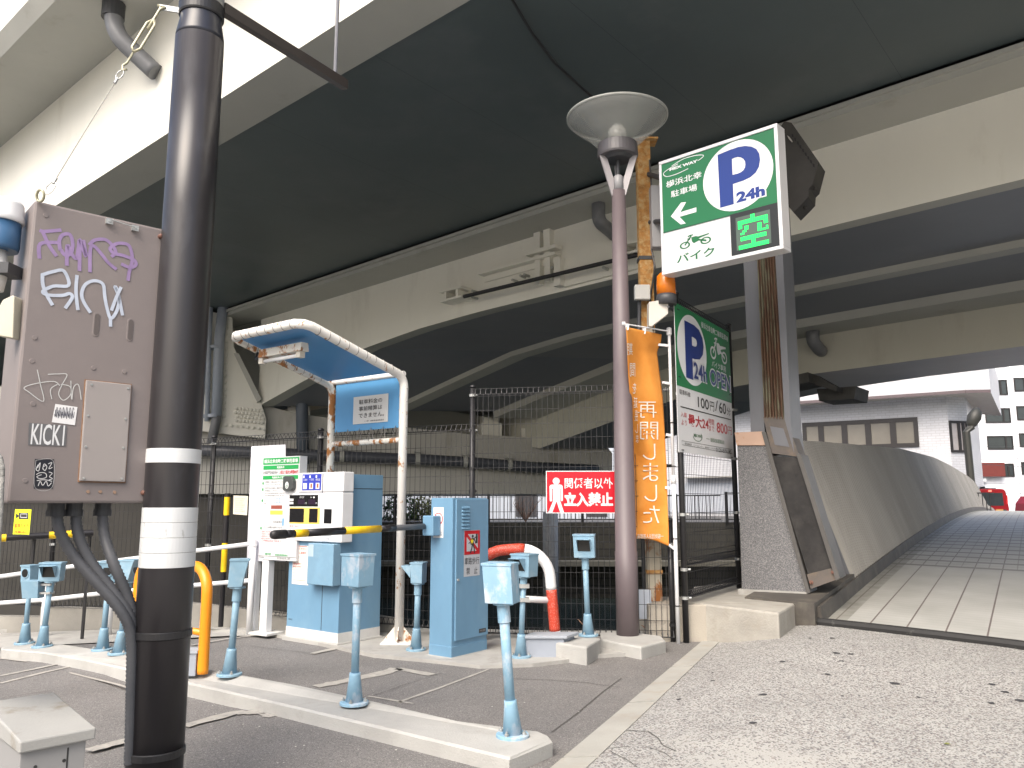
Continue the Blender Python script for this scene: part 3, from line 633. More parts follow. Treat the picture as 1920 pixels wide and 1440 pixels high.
# apartment tower
M_WB = mat('white_render', (.74, .76, .80), rough=.6, var=.03, vs=.3)
bB = thing('apartment_building', (42, 70, .5), 'tall bright white apartment block with recessed windows, far right', 'building')
FB = Fr((40.5, 70, 0), (1, -.12, 0)); a0 = FB.uv(1838, 940)[0]
g = MB(); g.fbox(FB, a0, .5, a0 + 30, 24, -12, 0); g.build('wall', M_WB, bB)
for (x0, y0, x1, y1, bay) in [(1858, 712, 1887, 741, 0), (1848, 765, 1893, 793, 1), (1852, 817, 1898, 843, 1), (1876, 869, 1900, 894, 0), (1902, 708, 1932, 734, 0), (1907, 761, 1940, 788, 0), (1912, 812, 1944, 838, 0), (1916, 866, 1950, 890, 0), (1900, 660, 1930, 684, 0), (1860, 660, 1884, 688, 0)]:
    win(FB, x0, y0, x1, y1, bB, [.72] if bay else [.6], M_GLASS, .09)
g = MB()
for y_ in (700, 752, 803, 855, 907): b = FB.uv(1880, y_)[1]; g.fbox(FB, a0, b, a0 + 30, b + .04, 0, .02)
g.fbox(FB, FB.uv(1901, 800)[0], .5, FB.uv(1901, 800)[0] + .05, 24, 0, .02); g.build('wall_joints', mat('joint_grey', (.45, .46, .5), rough=.7), bB)
g = MB(); bx_px(g, FB, 1833, 868, 1877, 894, .3, .6); tag(g.build('shop_signboard', mat('maroon_sign', (.14, .025, .02), rough=.5, var=.1)), 'plain maroon projecting signboard on the white apartment block', 'signboard')
g = MB(); bx_px(g, FB, 1833, 896, 1845, 903, .3, .4); g2 = g.build('small_plate', M_WHITE); tag(g2, 'small white plate below the maroon signboard', 'sign')
# pale wall and low building on the far bank seen under the cap beam
bC = thing('riverside_shed', (-2, 42, .5), 'long low pale blue-white building across the river, seen under the cap beam', 'building')
FD = Fr((-2, 42, 0), (1, .0, 0))
g = MB(); g.fbox(FD, -40, .5, 8.3, 4.5, -6, 0); g.build('wall', mat('pale_blue_wall', (.50, .54, .60), rough=.6, var=.06, vs=.3), bC)
g = MB()
for i in range(24): g.fbox(FD, -38 + i * 1.9, .9, -38 + i * 1.9 + .08, 4.3, 0, .04)
g.build('wall_joints', mat('joint_dark', (.2, .22, .25), rough=.7), bC)
for x_ in (2.2, 5.9): g = MB(); g.fbox(FD, x_, .6, x_ + 1.1, 3.2, 0, .05); g.build('door', mat('dark_door', (.05, .05, .055)), bC)
def railing(name, p0, p1, h, sp, label):
    t = thing(name, p0, label, 'railing'); p0 = Vector(p0); p1 = Vector(p1); L_ = (p1 - p0).length; d_ = (p1 - p0) / L_; fr = Fr(p0, d_)
    g = MB(); g.fbox(fr, 0, h - .05, L_, h, -.02, .03); g.fbox(fr, 0, .10, L_, .14, -.02, .03); g.build('rails', M_BLACK, t)
    g = MB(); n = int(L_ / sp)
    for i in range(n): g.fbox(fr, i * sp, .14, i * sp + .025, h - .05, -.01, .015)
    g.build('bars', M_BLACK, t)
    i = 0.
    while i < L_: g = MB(); g.fbox(fr, i - .06, 0, i + .06, h + .03, -.05, .06); g.build('post', M_BLACK, t); i += 4.
railing('river_railing', (-9, 34.1, .52), (8.9, 34.1, .52), 1.15, .16, 'black bar railing on the far embankment, seen under the cap beam beside the blue cabinet')
railing('river_railing', (9.1, 33.9, .52), (20.5, 33.9, .52), 1.25, .16, 'black bar railing on the far embankment, seen through the tall fence panel at the right')
def bush(p, r, h, lab, dens=500, c=(.04, .08, .02)):
    t = thing('shrub', p, lab, 'shrub', 'shrubs on the far embankment'); g = MB()
    for i in range(dens):
        a = random.uniform(0, 6.28); q = random.random() ** .5 * r; z = random.uniform(.05, 1) * h * (1 - .5 * (q / r) ** 2); c_ = Vector(p) + Vector((math.cos(a) * q, math.sin(a) * q * .6, z)); s = random.uniform(.05, .11)
        u = Vector((random.uniform(-1, 1), random.uniform(-1, 1), random.uniform(-1, 1))).normalized(); v = u.orthogonal().normalized(); g.quad(c_ - u * s, c_ - v * s * .6, c_ + u * s, c_ + v * s * .6)
    g.build('foliage', mat('leaf_%s' % lab[:6], c, rough=.6, var=.4, vs=4), t)
    g = MB()
    for k in range(4): g.tube([Vector(p), Vector(p) + Vector((random.uniform(-.3, .3) * r, 0, h * .7))], [.03, .01], 5)
    g.build('stem', mat('bark', (.10, .07, .05)), t)
bush((-4.9, 35.2, .5), .8, 1.5, 'dark green rounded shrub across the river, right of the payment machine'); bush((-3.9, 35.4, .5), .7, 1.2, 'yellow-green shrub across the river, right of the dark one', c=(.12, .13, .03))
t = thing('bare_shrub', (.6, 35.3, .5), 'leafless brown twiggy shrub across the river, right of the blue cabinet', 'shrub'); g = MB()
for i in range(40):
    a = random.uniform(-1.1, 1.1); b_ = random.uniform(.6, 1.5); p = Vector((.6, 35.3, .5)); q = p + Vector((math.sin(a) * b_ * .5, random.uniform(-.2, .2), b_ * .6)); g.tube([p, q, q + Vector((random.uniform(-.3, .5), 0, random.uniform(.2, .7)))], [.02, .012, .004], 4)
g.build('twigs', mat('twig', (.14, .09, .07)), t)
# neighbouring street-side blocks that close the view at the left and light the lot from behind are open sky in the photo: none built
# ================================================================ parking lot furniture
FD_ = Vector((-.8, .6, 0)); SD_ = Vector((.6, .8, 0))      # lane furniture axes: along its front (leftwards) and depth
def face(P, xd): return Fr(P, xd)
def rbox(mb, P, xd, yd, w, d, z0, z1, x0=0, y0=0):          # box in a rotated plan frame, P = plan origin
    xd = Vector(xd); yd = Vector(yd); P = Vector((P.x, P.y, 0)); Z = Vector((0, 0, 1))
    c = [P + xd * x0 + yd * y0, P + xd * (x0 + w) + yd * y0, P + xd * (x0 + w) + yd * (y0 + d), P + xd * x0 + yd * (y0 + d)]
    return mb.hexa([q + Z * z0 for q in c], [q + Z * z1 for q in c])
Z = Vector((0, 0, 1))
# ---- kerbed island between the lanes
IH = .085
def hp(px, py, z):
    p = G(px, py, z); return p
near = [(3, 1217), (80, 1223), (160, 1237), (240, 1254), (380, 1286), (543, 1323), (717, 1364), (955, 1421)]
far = [(2, 1213), (50, 1206), (120, 1208), (240, 1226), (380, 1252), (559, 1284), (705, 1315), (860, 1351), (1006, 1373), (1030, 1379), (1036, 1388)]
def isl(pts, dz): return [hp(x, y, dz) for x, y in pts]
nt_, ft_ = isl(near, IH), isl(far, IH)
def inset(a, b_, k): return [p.lerp(b_[min(i, len(b_) - 1)], k) for i, p in enumerate(a)]
mb = MB(); out = nt_ + ft_[::-1]; n = len(out)
cen = sum(out, Vector()) / n
mb.v = [Vector((p.x, p.y, gz(p.x, p.y) - .05)) for p in out] + [Vector((p.x, p.y, gz(p.x, p.y) + IH - .012)) for p in out]
def shrink(i):
    a, b_, c = out[i - 1], out[i], out[(i + 1) % n]; t = (c - a); t.z = 0; t.normalize(); nn = Vector((-t.y, t.x, 0))
    return b_ - nn * -.015 if (b_ + nn * .015 - cen).length < (b_ - nn * .015 - cen).length else b_ - nn * .015
tp = [shrink(i) for i in range(n)]
mb.v += [Vector((p.x, p.y, gz(p.x, p.y) + IH)) for p in tp]
mb.f = [(i, (i + 1) % n, n + (i + 1) % n, n + i) for i in range(n)] + [(n + i, n + (i + 1) % n, 2 * n + (i + 1) % n, 2 * n + i) for i in range(n)] + [tuple(range(2 * n, 3 * n))]
ki = mb.build('lane_divider_kerb', M_CONCW); tag(ki, 'long low concrete lane divider carrying the blue sensor posts and the orange hoop', 'kerb island')
# ---- raised concrete strip along the far side of the lane
st_n = [(0, 1180), (120, 1176), (300, 1171), (420, 1180), (520, 1190), (640, 1213), (700, 1226), (830, 1239), (900, 1247), (1000, 1244), (1060, 1237), (1120, 1228), (1210, 1222)]
mb = MB(); a = [G(x, y, .03) for x, y in st_n]; bk = [Vector((p.x, 8.9 - .1 * p.x, gz(p.x, 8.8) + .03)) for p in a]
bk = [Vector((p.x * 1.15 - .2, max(8.75, p.y + .35), gz(p.x * 1.15, 8.8) + .03)) for p in a]; bk[-1] = Vector((1.63, 8.75, .03)); bk[-2] = Vector((1.3, 8.75, .03))
m_ = len(a); mb.v = a + bk + [p - Z * .05 for p in a]
mb.f = [(i, i + 1, m_ + i + 1, m_ + i) for i in range(m_ - 1)] + [(2 * m_ + i, 2 * m_ + i + 1, i + 1, i) for i in range(m_ - 1)]
struct(mb.build('concrete_strip', M_CONC))
cb = MB()
c0 = [(-9.5, 10.6), (-5.65, 9.75), (-3.9, 9.5), (-2.14, 8.8), (-1.2, 8.6)]
for (xa, ya), (xb, yb) in zip(c0, c0[1:]):
    cb.hexa([(xa, ya, gz(xa, 8) - .05), (xb, yb, gz(xb, 8) - .05), (xb, yb + .15, gz(xb, 8) - .05), (xa, ya + .15, gz(xa, 8) - .05)], [(xa, ya, gz(xa, 8) + .28), (xb, yb, gz(xb, 8) + .16), (xb, yb + .15, gz(xb, 8) + .16), (xa, ya + .15, gz(xa, 8) + .28)])
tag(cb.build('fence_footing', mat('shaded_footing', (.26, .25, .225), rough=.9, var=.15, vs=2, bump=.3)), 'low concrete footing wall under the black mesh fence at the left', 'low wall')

# ---- sensor posts
M_HOLE = mat('sensor_hole', (.012, .012, .012), rough=.3)
M_BLUES = mat('sensor_blue_paint', (.205, .34, .44), rough=.45, var=.10, vs=7, bump=.04, bs=40, col2=(.28, .40, .48), thr=(.52, .72), s2=8)
def sensor_post(base, h, yaw, label, kind='plain', tilt=(0, 0), head=(.17, .17, .20), paint=None, rp=.029, tb=.93, group='blue sensor posts'):
    """yaw: direction (deg, clockwise from +Y) the sensor looks"""
    paint = paint or M_BLUES
    t = thing('sensor_post', base, label, 'sensor post', group); rot = Matrix.Rotation(-R(yaw), 4, 'Z'); B = Vector(base)
    tl = Vector((tilt[0], tilt[1], 0))
    hw, hd, hh = head; ztop = h - hh
    axis = (Z * ztop + tl).normalized()
    def L(x, y, z): return B + (rot @ Vector((x, y, 0))) + Z * z + tl * (z / ztop)
    g = MB(); g.lathe(B, [(.094, 0), (.094, .014), (.089, .018)], 24); g.build('base_flange', paint, t, sm=False)
    g = MB(); g.lathe(B + Z * .018, [(.056, 0), (.037, .16), (.036, .18)], 20, axis=axis); g.build('base_cone', paint, t, sm=True)
    for k in range(4):
        a = R(45 + 90 * k + yaw); p = B + Vector((math.cos(a), math.sin(a), 0)) * .074 + Z * .018; g = MB(); g.lathe(p, [(.012, 0), (.013, .012), (.006, .013), (.006, .024)], 6); g.build('anchor_bolt', M_GALV, t)
    g = MB(); g.tube([B + axis * .15, B + axis * (ztop + .02)], rp, 16); g.build('pole', paint, t, sm=True)
    g = MB(); g.tube([L(0, 0, ztop - .11), L(0, 0, ztop - .01)], rp + .008, 16); g.lathe(L(0, 0, ztop - .012), [(.06, 0), (.06, .012)], 16); g.build('collar', paint, t, sm=False)
    g = MB(); z0, z1 = ztop, h;           # head narrows downwards on the sensor side
    bx = [(-hw / 2, -hd / 2), (hw / 2, -hd / 2)]
    b4 = [L(-hw / 2 * .97, -hd / 2, z0), L(hw / 2 * .97, -hd / 2, z0), L(hw / 2 * .97, -hd / 2 + hd * tb, z0), L(-hw / 2 * .97, -hd / 2 + hd * tb, z0)]
    t4 = [L(-hw / 2, -hd / 2, z1), L(hw / 2, -hd / 2, z1), L(hw / 2, hd / 2, z1), L(-hw / 2, hd / 2, z1)]
    g.hexa(b4, t4); hdm = g.build('head', paint, t, bev=.004)
    g = MB(); g.hexa([L(-hw / 2 - .004, -hd / 2 - .004, z1 - .012), L(hw / 2 + .004, -hd / 2 - .004, z1 - .012), L(hw / 2 + .004, hd / 2 + .006, z1 - .012), L(-hw / 2 - .004, hd / 2 + .006, z1 - .012)],
                     [L(-hw / 2 - .004, -hd / 2 - .004, z1 + .002), L(hw / 2 + .004, -hd / 2 - .004, z1 + .002), L(hw / 2 + .004, hd / 2 + .006, z1 + .002), L(-hw / 2 - .004, hd / 2 + .006, z1 + .002)]); g.build('lid', paint, hdm)
    # sensor face
    def fy(z): return -hd / 2 + hd * (tb + (1 - tb) * (z - z0) / (z1 - z0))
    zc = z0 + hh * .55
    if kind in ('hole', 'plain'):
        C_ = L(0, fy(zc) + .001, zc); ax = (rot @ Vector((0, 1, 0))); g = MB(); g.lathe(C_, [(.042, 0), (.042, .004)], 20, axis=ax); g.build('lens', M_HOLE, hdm)
        g = MB(); g.lathe(C_, [(.052, -.001), (.052, .003)], 20, axis=ax); g.build('lens_ring', paint, hdm)
    if kind in ('visor', 'cube'):
        vw, vt, vd_ = .062, .055, .10; y0 = fy(zc) + .001; g = MB()
        A_ = L(-vw, y0, zc + vt); B_ = L(vw, y0, zc + vt); C_ = L(vw, y0 + vd_, zc + vt); D_ = L(-vw, y0 + vd_, zc + vt); E_ = L(-vw, y0, zc - vt); F_ = L(vw, y0, zc - vt)
        th = Z * -.004; g.add([A_, B_, C_, D_, E_, F_], [(0, 1, 2, 3), (0, 3, 4), (1, 5, 2)]); s_ = g.build('visor', paint, hdm); sol = s_.modifiers.new('thickness', 'SOLIDIFY'); sol.thickness = .004
        g = MB(); g.quad(L(-vw + .004, y0 + .002, zc - vt), L(vw - .004, y0 + .002, zc - vt), L(vw - .004, y0 + .002, zc + vt - .004), L(-vw + .004, y0 + .002, zc + vt - .004)); g.build('lens', M_HOLE, hdm)
    return t
sensor_post(G(961, 1381, IH), .96, 18, 'nearest blue sensor post, weathered chipped head, at the right end of the lane divider', 'plain', tilt=(-.055, 0), head=(.175, .15, .225), paint=M_BLUEW)
sensor_post(G(664, 1320, IH), .965, 38, 'blue sensor post with faded head, on the divider in front of the payment machine', 'plain', tilt=(-.0, 0), head=(.18, .14, .21), paint=M_BLUEW, rp=.026)
sensor_post(G(430, 1266, IH), .87, 75, 'clean blue sensor post with tapered head, just right of the orange hoop', 'plain', tilt=(.03, 0), head=(.13, .14, .21), rp=.026, tb=.74)
sensor_post(G(192, 1219, IH), .80, 170, 'blue sensor post with round lens facing the viewer, behind the hanging grey conduits', 'hole', head=(.17, .15, .19), tilt=(.01, 0), rp=.025, tb=.8)
sensor_post(G(223, 1226, IH), .82, 100, 'blue sensor post with lens turned right, between the conduits and the black pole', 'hole', head=(.14, .15, .19), tilt=(.04, 0), rp=.025, tb=.74)
sensor_post(G(46, 1207, IH), .77, 200, 'plain blue sensor post farthest to the left, behind the one with two boxes', 'plain', head=(.13, .13, .17), rp=.023)
s7 = sensor_post(G(79, 1213, IH), .80, 172, 'blue sensor post at the left with a second box clamped to its pole', 'visor', head=(.20, .13, .18), tilt=(.03, 0), rp=.026)
P = Vector(s7.location); g = MB(); g.hexa([P + Vector((-.20, -.06, .46)), P + Vector((-.05, -.06, .46)), P + Vector((-.05, .05, .46)), P + Vector((-.20, .05, .46))], [P + Vector((-.21, -.09, .63)), P + Vector((-.04, -.09, .63)), P + Vector((-.04, .05, .63)), P + Vector((-.21, .05, .63))])
bx2 = g.build('second_box', M_BLUES, s7, bev=.003)
for dz in (.50, .58): g = MB(); g.fbox(Fr(P + Vector((0, 0, 0)), (1, 0, 0)), -.06, dz, .055, dz + .02, -.045, .045); g.build('clamp', M_GALV, s7)
sensor_post(G(780, 1219, .03), .80, -75, 'blue sensor post hooded towards the left, between canopy post and barrier cabinet', 'visor', head=(.13, .12, .19), rp=.028, tilt=(.01, 0))
s9 = sensor_post(G(976, 1232, .03), .90, 215, 'blue sensor post with steel pipe clamps, in front of the red and white hoop', 'visor', head=(.20, .16, .20), tilt=(.03, 0), rp=.025)
P = Vector(s9.location)
for dz in (.48, .60): g = MB(); g.fbox(Fr(P + Vector((.02, 0, 0)), (1, 0, 0)), -.05, dz, .06, dz + .035, -.042, .042); g.build('clamp', M_GALV, s9)
pad = [(1030, 1200), (1100, 1216), (1131, 1196), (1060, 1181)]
sensor_post(G(1103, 1192, .16), .93, 178 + 12, 'blue sensor post with hooded lens facing the viewer, on its own white concrete block', 'cube', head=(.20, .17, .215), tilt=(-.02, 0), rp=.026)

# ---- concrete blocks
def block(name, top_px, zt, z0, label, m=M_CONCW, bev=.015):
    P = [hz(x, y, zt) for x, y in top_px]; mb = MB(); mb.prism([Vector((p.x, p.y, z0)) for p in P][::1], (0, 0, zt - z0)); o = mb.build(name, m, bev=bev); return tag(o, label, 'concrete block')
block('concrete_block', [(1031, 1203), (1100, 1213), (1127, 1197), (1066, 1186)], .155, -.05, 'square white concrete block under the sensor post beside the lamp post')
block('concrete_block', [(1127, 1198), (1160, 1205), (1202, 1213), (1225, 1207), (1248, 1201), (1240, 1192), (1190, 1186), (1125, 1185)], .11, -.05, 'irregular concrete collar cast round the foot of the lamp post')
# grey junction box
jb = thing('junction_box', G(1010, 1225), 'low grey plastic junction box with a lid, beside the white concrete block', 'junction box'); P0 = G(980, 1232, .03)
g = MB(); rbox(g, P0, (.96, .0, 0), (.5, .86, 0), .38, .22, .0, .19); g.build('body', mat('bluish_grey_plastic', (.28, .31, .36), rough=.55), jb); g = MB(); rbox(g, P0 - Vector((.02, .02, 0)), (.96, 0, 0), (.5, .86, 0), .43, .26, .19, .215); g.build('lid', mat('box_lid_grey', (.33, .36, .40), rough=.5), jb, bev=.004)
# plinth of the bridge pillar
PT = .37
pl_pts = [(1288, 1128), (1460, 1149), (1496, 1128), (1512, 1105), (1395, 1090), (1300, 1100)]
block('pillar_plinth', pl_pts, PT, -.05, 'large rough concrete plinth under the speckled stone pillar', m=mat('rough_concrete', (.34, .325, .29), rough=.9, var=.16, vs=3, bump=.5, bs=50, col2=(.30, .28, .24), thr=(.5, .7), s2=5), bev=.02)

# ---- barrier cabinet and boom
def cab_frame():
    P = hz(846, 1234, .03); return P
BP = cab_frame(); bc = thing('barrier_cabinet', BP, 'tall slim blue barrier gate cabinet with louvres and pedestrian warning stickers', 'gate cabinet')
wL, wR, hB = .265, .50, 1.43
g = MB(); rbox(g, BP, FD_, SD_, wL, wR, .12, hB); g.build('body', M_BLUEC, bc, bev=.004)
g = MB(); rbox(g, BP, FD_, SD_, wL + .005, wR + .005, .01, .125, -.006, -.006); g.build('base_frame', M_BLUEC, bc, bev=.004)
g = MB(); rbox(g, BP, FD_, SD_, wL + .05, wR + .05, -.02, .035, -.025, -.025); g.build('mortar_bed', M_CONCW, bc, bev=.01)
FR = Fr(Vector((BP.x, BP.y, 0)), SD_)                      # door face (to the right)
FL = Fr(Vector((BP.x, BP.y, 0)) + FD_ * wL, -FD_)          # lane face (to the left)
g = MB(); g.fbox(FR, .03, .17, wR - .006, hB - .01, .002, .020); door = g.build('door', M_BLUEC, bc, bev=.004)
g = MB()
for k in range(7):
    b = 1.335 - k * .031; g.add([FR.p(.10, b, .021), FR.p(.21, b, .021), FR.p(.21, b + .022, .021), FR.p(.10, b + .022, .021), FR.p(.105, b, .034), FR.p(.205, b, .034)], [(4, 5, 2, 3), (0, 4, 3), (1, 2, 5), (0, 1, 5, 4)])
g.build('louvres', M_BLUEC, door)
g = MB(); g.lathe(FR.p(.055, .70, .02), [(.012, 0), (.012, .012)], 10, axis=FR.n); g.build('lock', M_GALV, door)
g = MB(); g.rect(FR, .36, .2, .46, .235, .0215); g.build('maker_plate', M_INKB, door); g = MB(); text(g, FR, 'MASER', (.37, .208, .45, .227), c=.023); g.build('plate_text', mat('plate_grey', (.3, .3, .3)), door)
M_PAPER = mat('sticker_white', (.72, .72, .72), rough=.4, var=.02); M_STK = mat('sticker_silver', (.45, .47, .50), rough=.35, var=.02)
stk = MB(); bx = FR.box(866, 998, 899, 1078); A0_, B0_, A1_, B1_ = .135, .86, .365, 1.135
stk.rect(FR, A0_, B0_ - .14, A1_, B1_, .0215); sk_ = stk.build('warning_sticker', M_STK, door)
g = MB(); g.rect(FR, A0_ + .005, B0_ + .055, A1_ - .002, B1_ - .003, .0228); g.build('red_frame', M_INKR, sk_)
g = MB(); g.rect(FR, A0_ + .035, B0_ + .085, A1_ - .032, B1_ - .035, .0240); g.build('sticker_panel', M_STK, sk_)
g = MB(); g.stroke(FR, [(A0_ + .03, B1_ - .035), (A1_ - .03, B0_ + .085)], .028, .0248); g.build('red_bar', M_INKR, sk_)
def person_sign(mb, fr, cx, cy, s, c):     # walking pictogram
    mb.disc(fr, cx, cy + .42 * s, .075 * s, c, 14)
    mb.poly([fr.p(cx + x * s, cy + y * s, c) for x, y in [(-.08, .33), (.07, .33), (.09, .0), (-.09, .0)]])
    for st_ in ([(-.06, .31), (-.17, .16), (-.12, .02)], [(.06, .31), (.18, .2), (.22, .06)]): mb.stroke(fr, [(cx + x * s, cy + y * s) for x, y in st_], .055 * s, c)
    for st_ in ([(-.02, .03), (-.08, -.18), (-.18, -.38)], [(.02, .03), (.12, -.16), (.14, -.4)]): mb.stroke(fr, [(cx + x * s, cy + y * s) for x, y in st_], .075 * s, c)
g = MB(); person_sign(g, FR, (A0_ + A1_) / 2 + .005, B0_ + .14, .19, .0258); g.fbox(FR, A1_ - .065, B1_ - .12, A1_ - .04, B1_ - .035, .0255, .0258); g.stroke(FR, [(A0_ + .06, B1_ - .12), (A1_ - .06, B1_ - .06)], .008, .0262)
text(g, FR, '車路歩行', (A0_ + .01, B0_ - .035, A1_ - .012, B0_ + .03), c=.0235); text(g, FR, '禁', (A0_ + .035, B0_ - .12, A0_ + .085, B0_ - .06), c=.0235); text(g, FR, '止', (A1_ - .085, B0_ - .12, A1_ - .035, B0_ - .06), c=.0235); g.build('sticker_print', M_INKB, sk_)
g = MB(); g.add([FR.p(A0_ + .11 + math.cos(a) * r_, B1_ - .10 + math.sin(a) * r_, .0265) for a, r_ in [(i * math.pi / 8, .028 if i % 2 else .012) for i in range(16)]], [tuple(range(16))]); g.build('impact_star', mat('sign_yellow', (.75, .60, .02), rough=.4), sk_)
# hand prohibition sticker on the lane face
bx = (.03, 1.07, .135, 1.345); g = MB(); g.rect(FL, bx[0], bx[1], bx[2] + .02, bx[3], .0015); s2_ = g.build('no_touch_sticker', M_PAPER, bc)
cx, cy = (bx[0] + bx[2] + .02) / 2, bx[1] + .17; g = MB(); g.ring(FL, cx, cy, .048, .056, .003, 28); g.stroke(FL, [(cx - .036, cy + .038), (cx + .036, cy - .038)], .008, .0032); g.build('prohibition_ring', M_INKR, s2_)
g = MB()
for k in range(4): g.stroke(FL, [(cx - .018 + k * .012, cy - .005), (cx - .018 + k * .012, cy + .030 + (.006 if k in (1, 2) else 0)), (cx - .010 + k * .012, cy + .030 + (.006 if k in (1, 2) else 0)), (cx - .010 + k * .012, cy - .0)], .0022, .0025)
g.stroke(FL, [(cx - .02, cy - .005), (cx - .036, cy + .005), (cx - .03, cy - .018), (cx - .012, cy - .036), (cx + .022, cy - .036), (cx + .028, cy - .01)], .0025, .0025); text(g, FL, '接触禁止', (bx[0] + .01, bx[1] + .02, bx[2] + .01, bx[1] + .07), c=.0025); g.build('sticker_print', mat('print_grey', (.12, .16, .22)), s2_)
hub = FL.p(.03, 1.18, 0)
g = MB(); g.fbox(FL, -.005, 1.09, .125, 1.27, .002, .11); rt = g.build('boom_hub', M_BLUEC, bc, bev=.01)
# boom: root beside the hub, reaching over the lane towards the left foreground
BR_ = at(790, 987, (BP + FD_ * .2 - SD_ * .13).y); 
zb = BR_.z; tipr = ray(508, 1003); s_ = (zb - .02 - EYE) / tipr.z; BT = CAM + tipr * s_
bmth = thing('barrier_boom', BR_, 'lowered striped barrier boom, black and yellow with a grey root, across the lane', 'barrier boom')
Ld = BT - BR_
def bm(a, b_, m, r=.030, name='boom_section', cap=0):
    g = MB(); p = [BR_ + Ld * a, BR_ + Ld * b_]; rr = [r, r]
    if cap: p = [BR_ + Ld * a, BR_ + Ld * (b_ - .02), BR_ + Ld * (b_ - .006), BR_ + Ld * b_]; rr = [r, r, r * .85, r * .45]
    g.tube(p, rr, 20); return g.build(name, m, bmth, sm=True)
M_YEL = mat('yellow_tape', (.80, .52, .01), rough=.35, var=.05, vs=20); M_BTAPE = mat('black_tape', (.015, .014, .016), rough=.3, var=.1)
bm(-.02, .36, mat('boom_grey', (.11, .115, .125), rough=.5), .026, 'boom_root')
def fx(px): # fraction along boom for an image column
    lo, hi = 0, 1
    for _ in range(40):
        m = (lo + hi) / 2
        if proj(BR_ + Ld * m)[0] > px: lo = m
        else: hi = m
    return lo
xs = [727, 712, 645, 575, 551, 506]
bm(fx(740), fx(712), M_BTAPE, .029); bm(fx(712), fx(645), M_YEL, .030); bm(fx(645), fx(575), M_BTAPE, .030); bm(fx(575), fx(551), M_YEL, .0303); bm(fx(551), fx(534), M_BTAPE, .030); bm(fx(535), 1, mat('rubber_end', (.02, .02, .021), rough=.5), .034, 'rubber_end', 1)

# ---- payment machine
PP = hz(633, 1209, .03); pmn = thing('payment_machine', PP, 'blue parking payment machine with a white front panel, under the canopy', 'payment machine')
wf, ws, hP = .79, .55, 1.69
g = MB(); rbox(g, PP, FD_, SD_, wf, ws, .13, hP - .02, 0, .0); g.build('body', M_BLUEC, pmn, bev=.003)
g = MB(); rbox(g, PP, FD_, SD_, wf + .006, ws + .004, .02, .135, -.004, -.004); g.build('base_plinth', M_WHITED, pmn); g = MB(); rbox(g, PP, FD_, SD_, wf + .06, ws + .05, -.03, .045, -.03, -.03); g.build('mortar_bed', M_CONCW, pmn, bev=.01)
FM = Fr(Vector((PP.x, PP.y, 0)) + FD_ * wf, -FD_)           # front, left to right
FS = Fr(Vector((PP.x, PP.y, 0)), SD_)
g = MB(); g.fbox(FS, .0, hP - .165, ws, hP - .16, .001, .003); g.fbox(FM, wf * .68, .14, wf * .68 + .006, .8, .0, .002); g.build('panel_gaps', M_INKB, pmn)
FMo = Fr(FM.O + FM.n * .045, FM.x); FMd = Fr(FM.O + FM.n * .10, FM.x)
def mo(X0, Y0, X1, Y1): return FMo.box(440 + X0 / 3.6, 820 + Y0 / 3.6, 440 + X1 / 3.6, 820 + Y1 / 3.6)
# white shell on the upper front
aL, _, aR, _ = mo(343, 600, 722, 700); zs1 = hP; zs0 = FMo.uv(600, 1016)[1]; zm_ = FMo.uv(600, 923)[1]; am = mo(585, 400, 586, 500)[0]
g = MB(); g.fbox(FM, aL, zm_ + .003, aR, zs1, -.10, .038); g.fbox(FM, aL, zs0, aR, zm_ - .003, -.10, .045); sh = g.build('front_panel', M_WHITE, pmn, bev=.010)
g = MB(); g.fbox(FM, am, zs0 + .012, am + .005, zs1 - .012, .03, .0462); g.fbox(FM, aL + .01, zm_ - .0035, aR - .005, zm_ + .0035, .02, .037); g.build('panel_seams', mat('seam_grey', (.2, .2, .22)), sh)
M_SCR = mat('black_panel', (.010, .010, .012), rough=.2)
def r_(b, c, m, name, par): g = MB(); g.fbox(FM, b[0], b[1], b[2], b[3], c - .004, c); return g.build(name, m, par)
dB = mo(352, 388, 565, 466); dsp = r_(dB, .0475, M_SCR, 'display', sh)
def inb(B, x0, y0, x1, y1): return (B[0] + (B[2] - B[0]) * x0, B[3] - (B[3] - B[1]) * y1, B[0] + (B[2] - B[0]) * x1, B[3] - (B[3] - B[1]) * y0)
g = MB(); text(g, FM, 'STOP', inb(dB, .42, .14, .56, .28), c=.049); text(g, FM, '円', inb(dB, .60, .65, .65, .8), c=.049); text(g, FM, '円', inb(dB, .93, .65, .98, .8), c=.049); text(g, FM, '￥ ●', inb(dB, .76, .14, .90, .28), c=.049)
g.rect(FM, *inb(dB, .08, .32, .22, .52), .0483); g.rect(FM, *inb(dB, .08, .6, .22, .8), .0483); g.build('display_text', M_INKW, sh)
g = MB(); g.rect(FM, *inb(dB, .37, .4, .59, .82), .0483); g.rect(FM, *inb(dB, .70, .4, .92, .82), .0483); g.build('display_digits', mat('dim_digits', (.02, .008, .024), rough=.3), sh)
r_(mo(347, 474, 577, 581), .0468, mat('slot_yellow', (.72, .52, .12), rough=.4), 'slot_surround', sh)
r_(mo(370, 481, 470, 572), .0485, M_SCR, 'slot_window', sh); r_(mo(502, 482, 562, 574), .0485, M_SCR, 'slot_window', sh); r_(mo(602, 484, 656, 581), .0472, M_SCR, 'card_slot', sh)
bB = mo(452, 246, 583, 358); r_(bB, .041, mat('panel_blue', (.03, .05, .42), rough=.35), 'payment_instructions', sh)
g = MB()
for k in range(3):
    x = k / 3; g.rect(FM, *inb(bB, x + .04, .08, x + .12, .24), .0423); g.rect(FM, *inb(bB, x + .06, .55, x + .26, .92), .0423); text(g, FM, ('入庫券', '一万円', '領収証')[k], inb(bB, x + .05, .28, x + .28, .42), c=.0423)
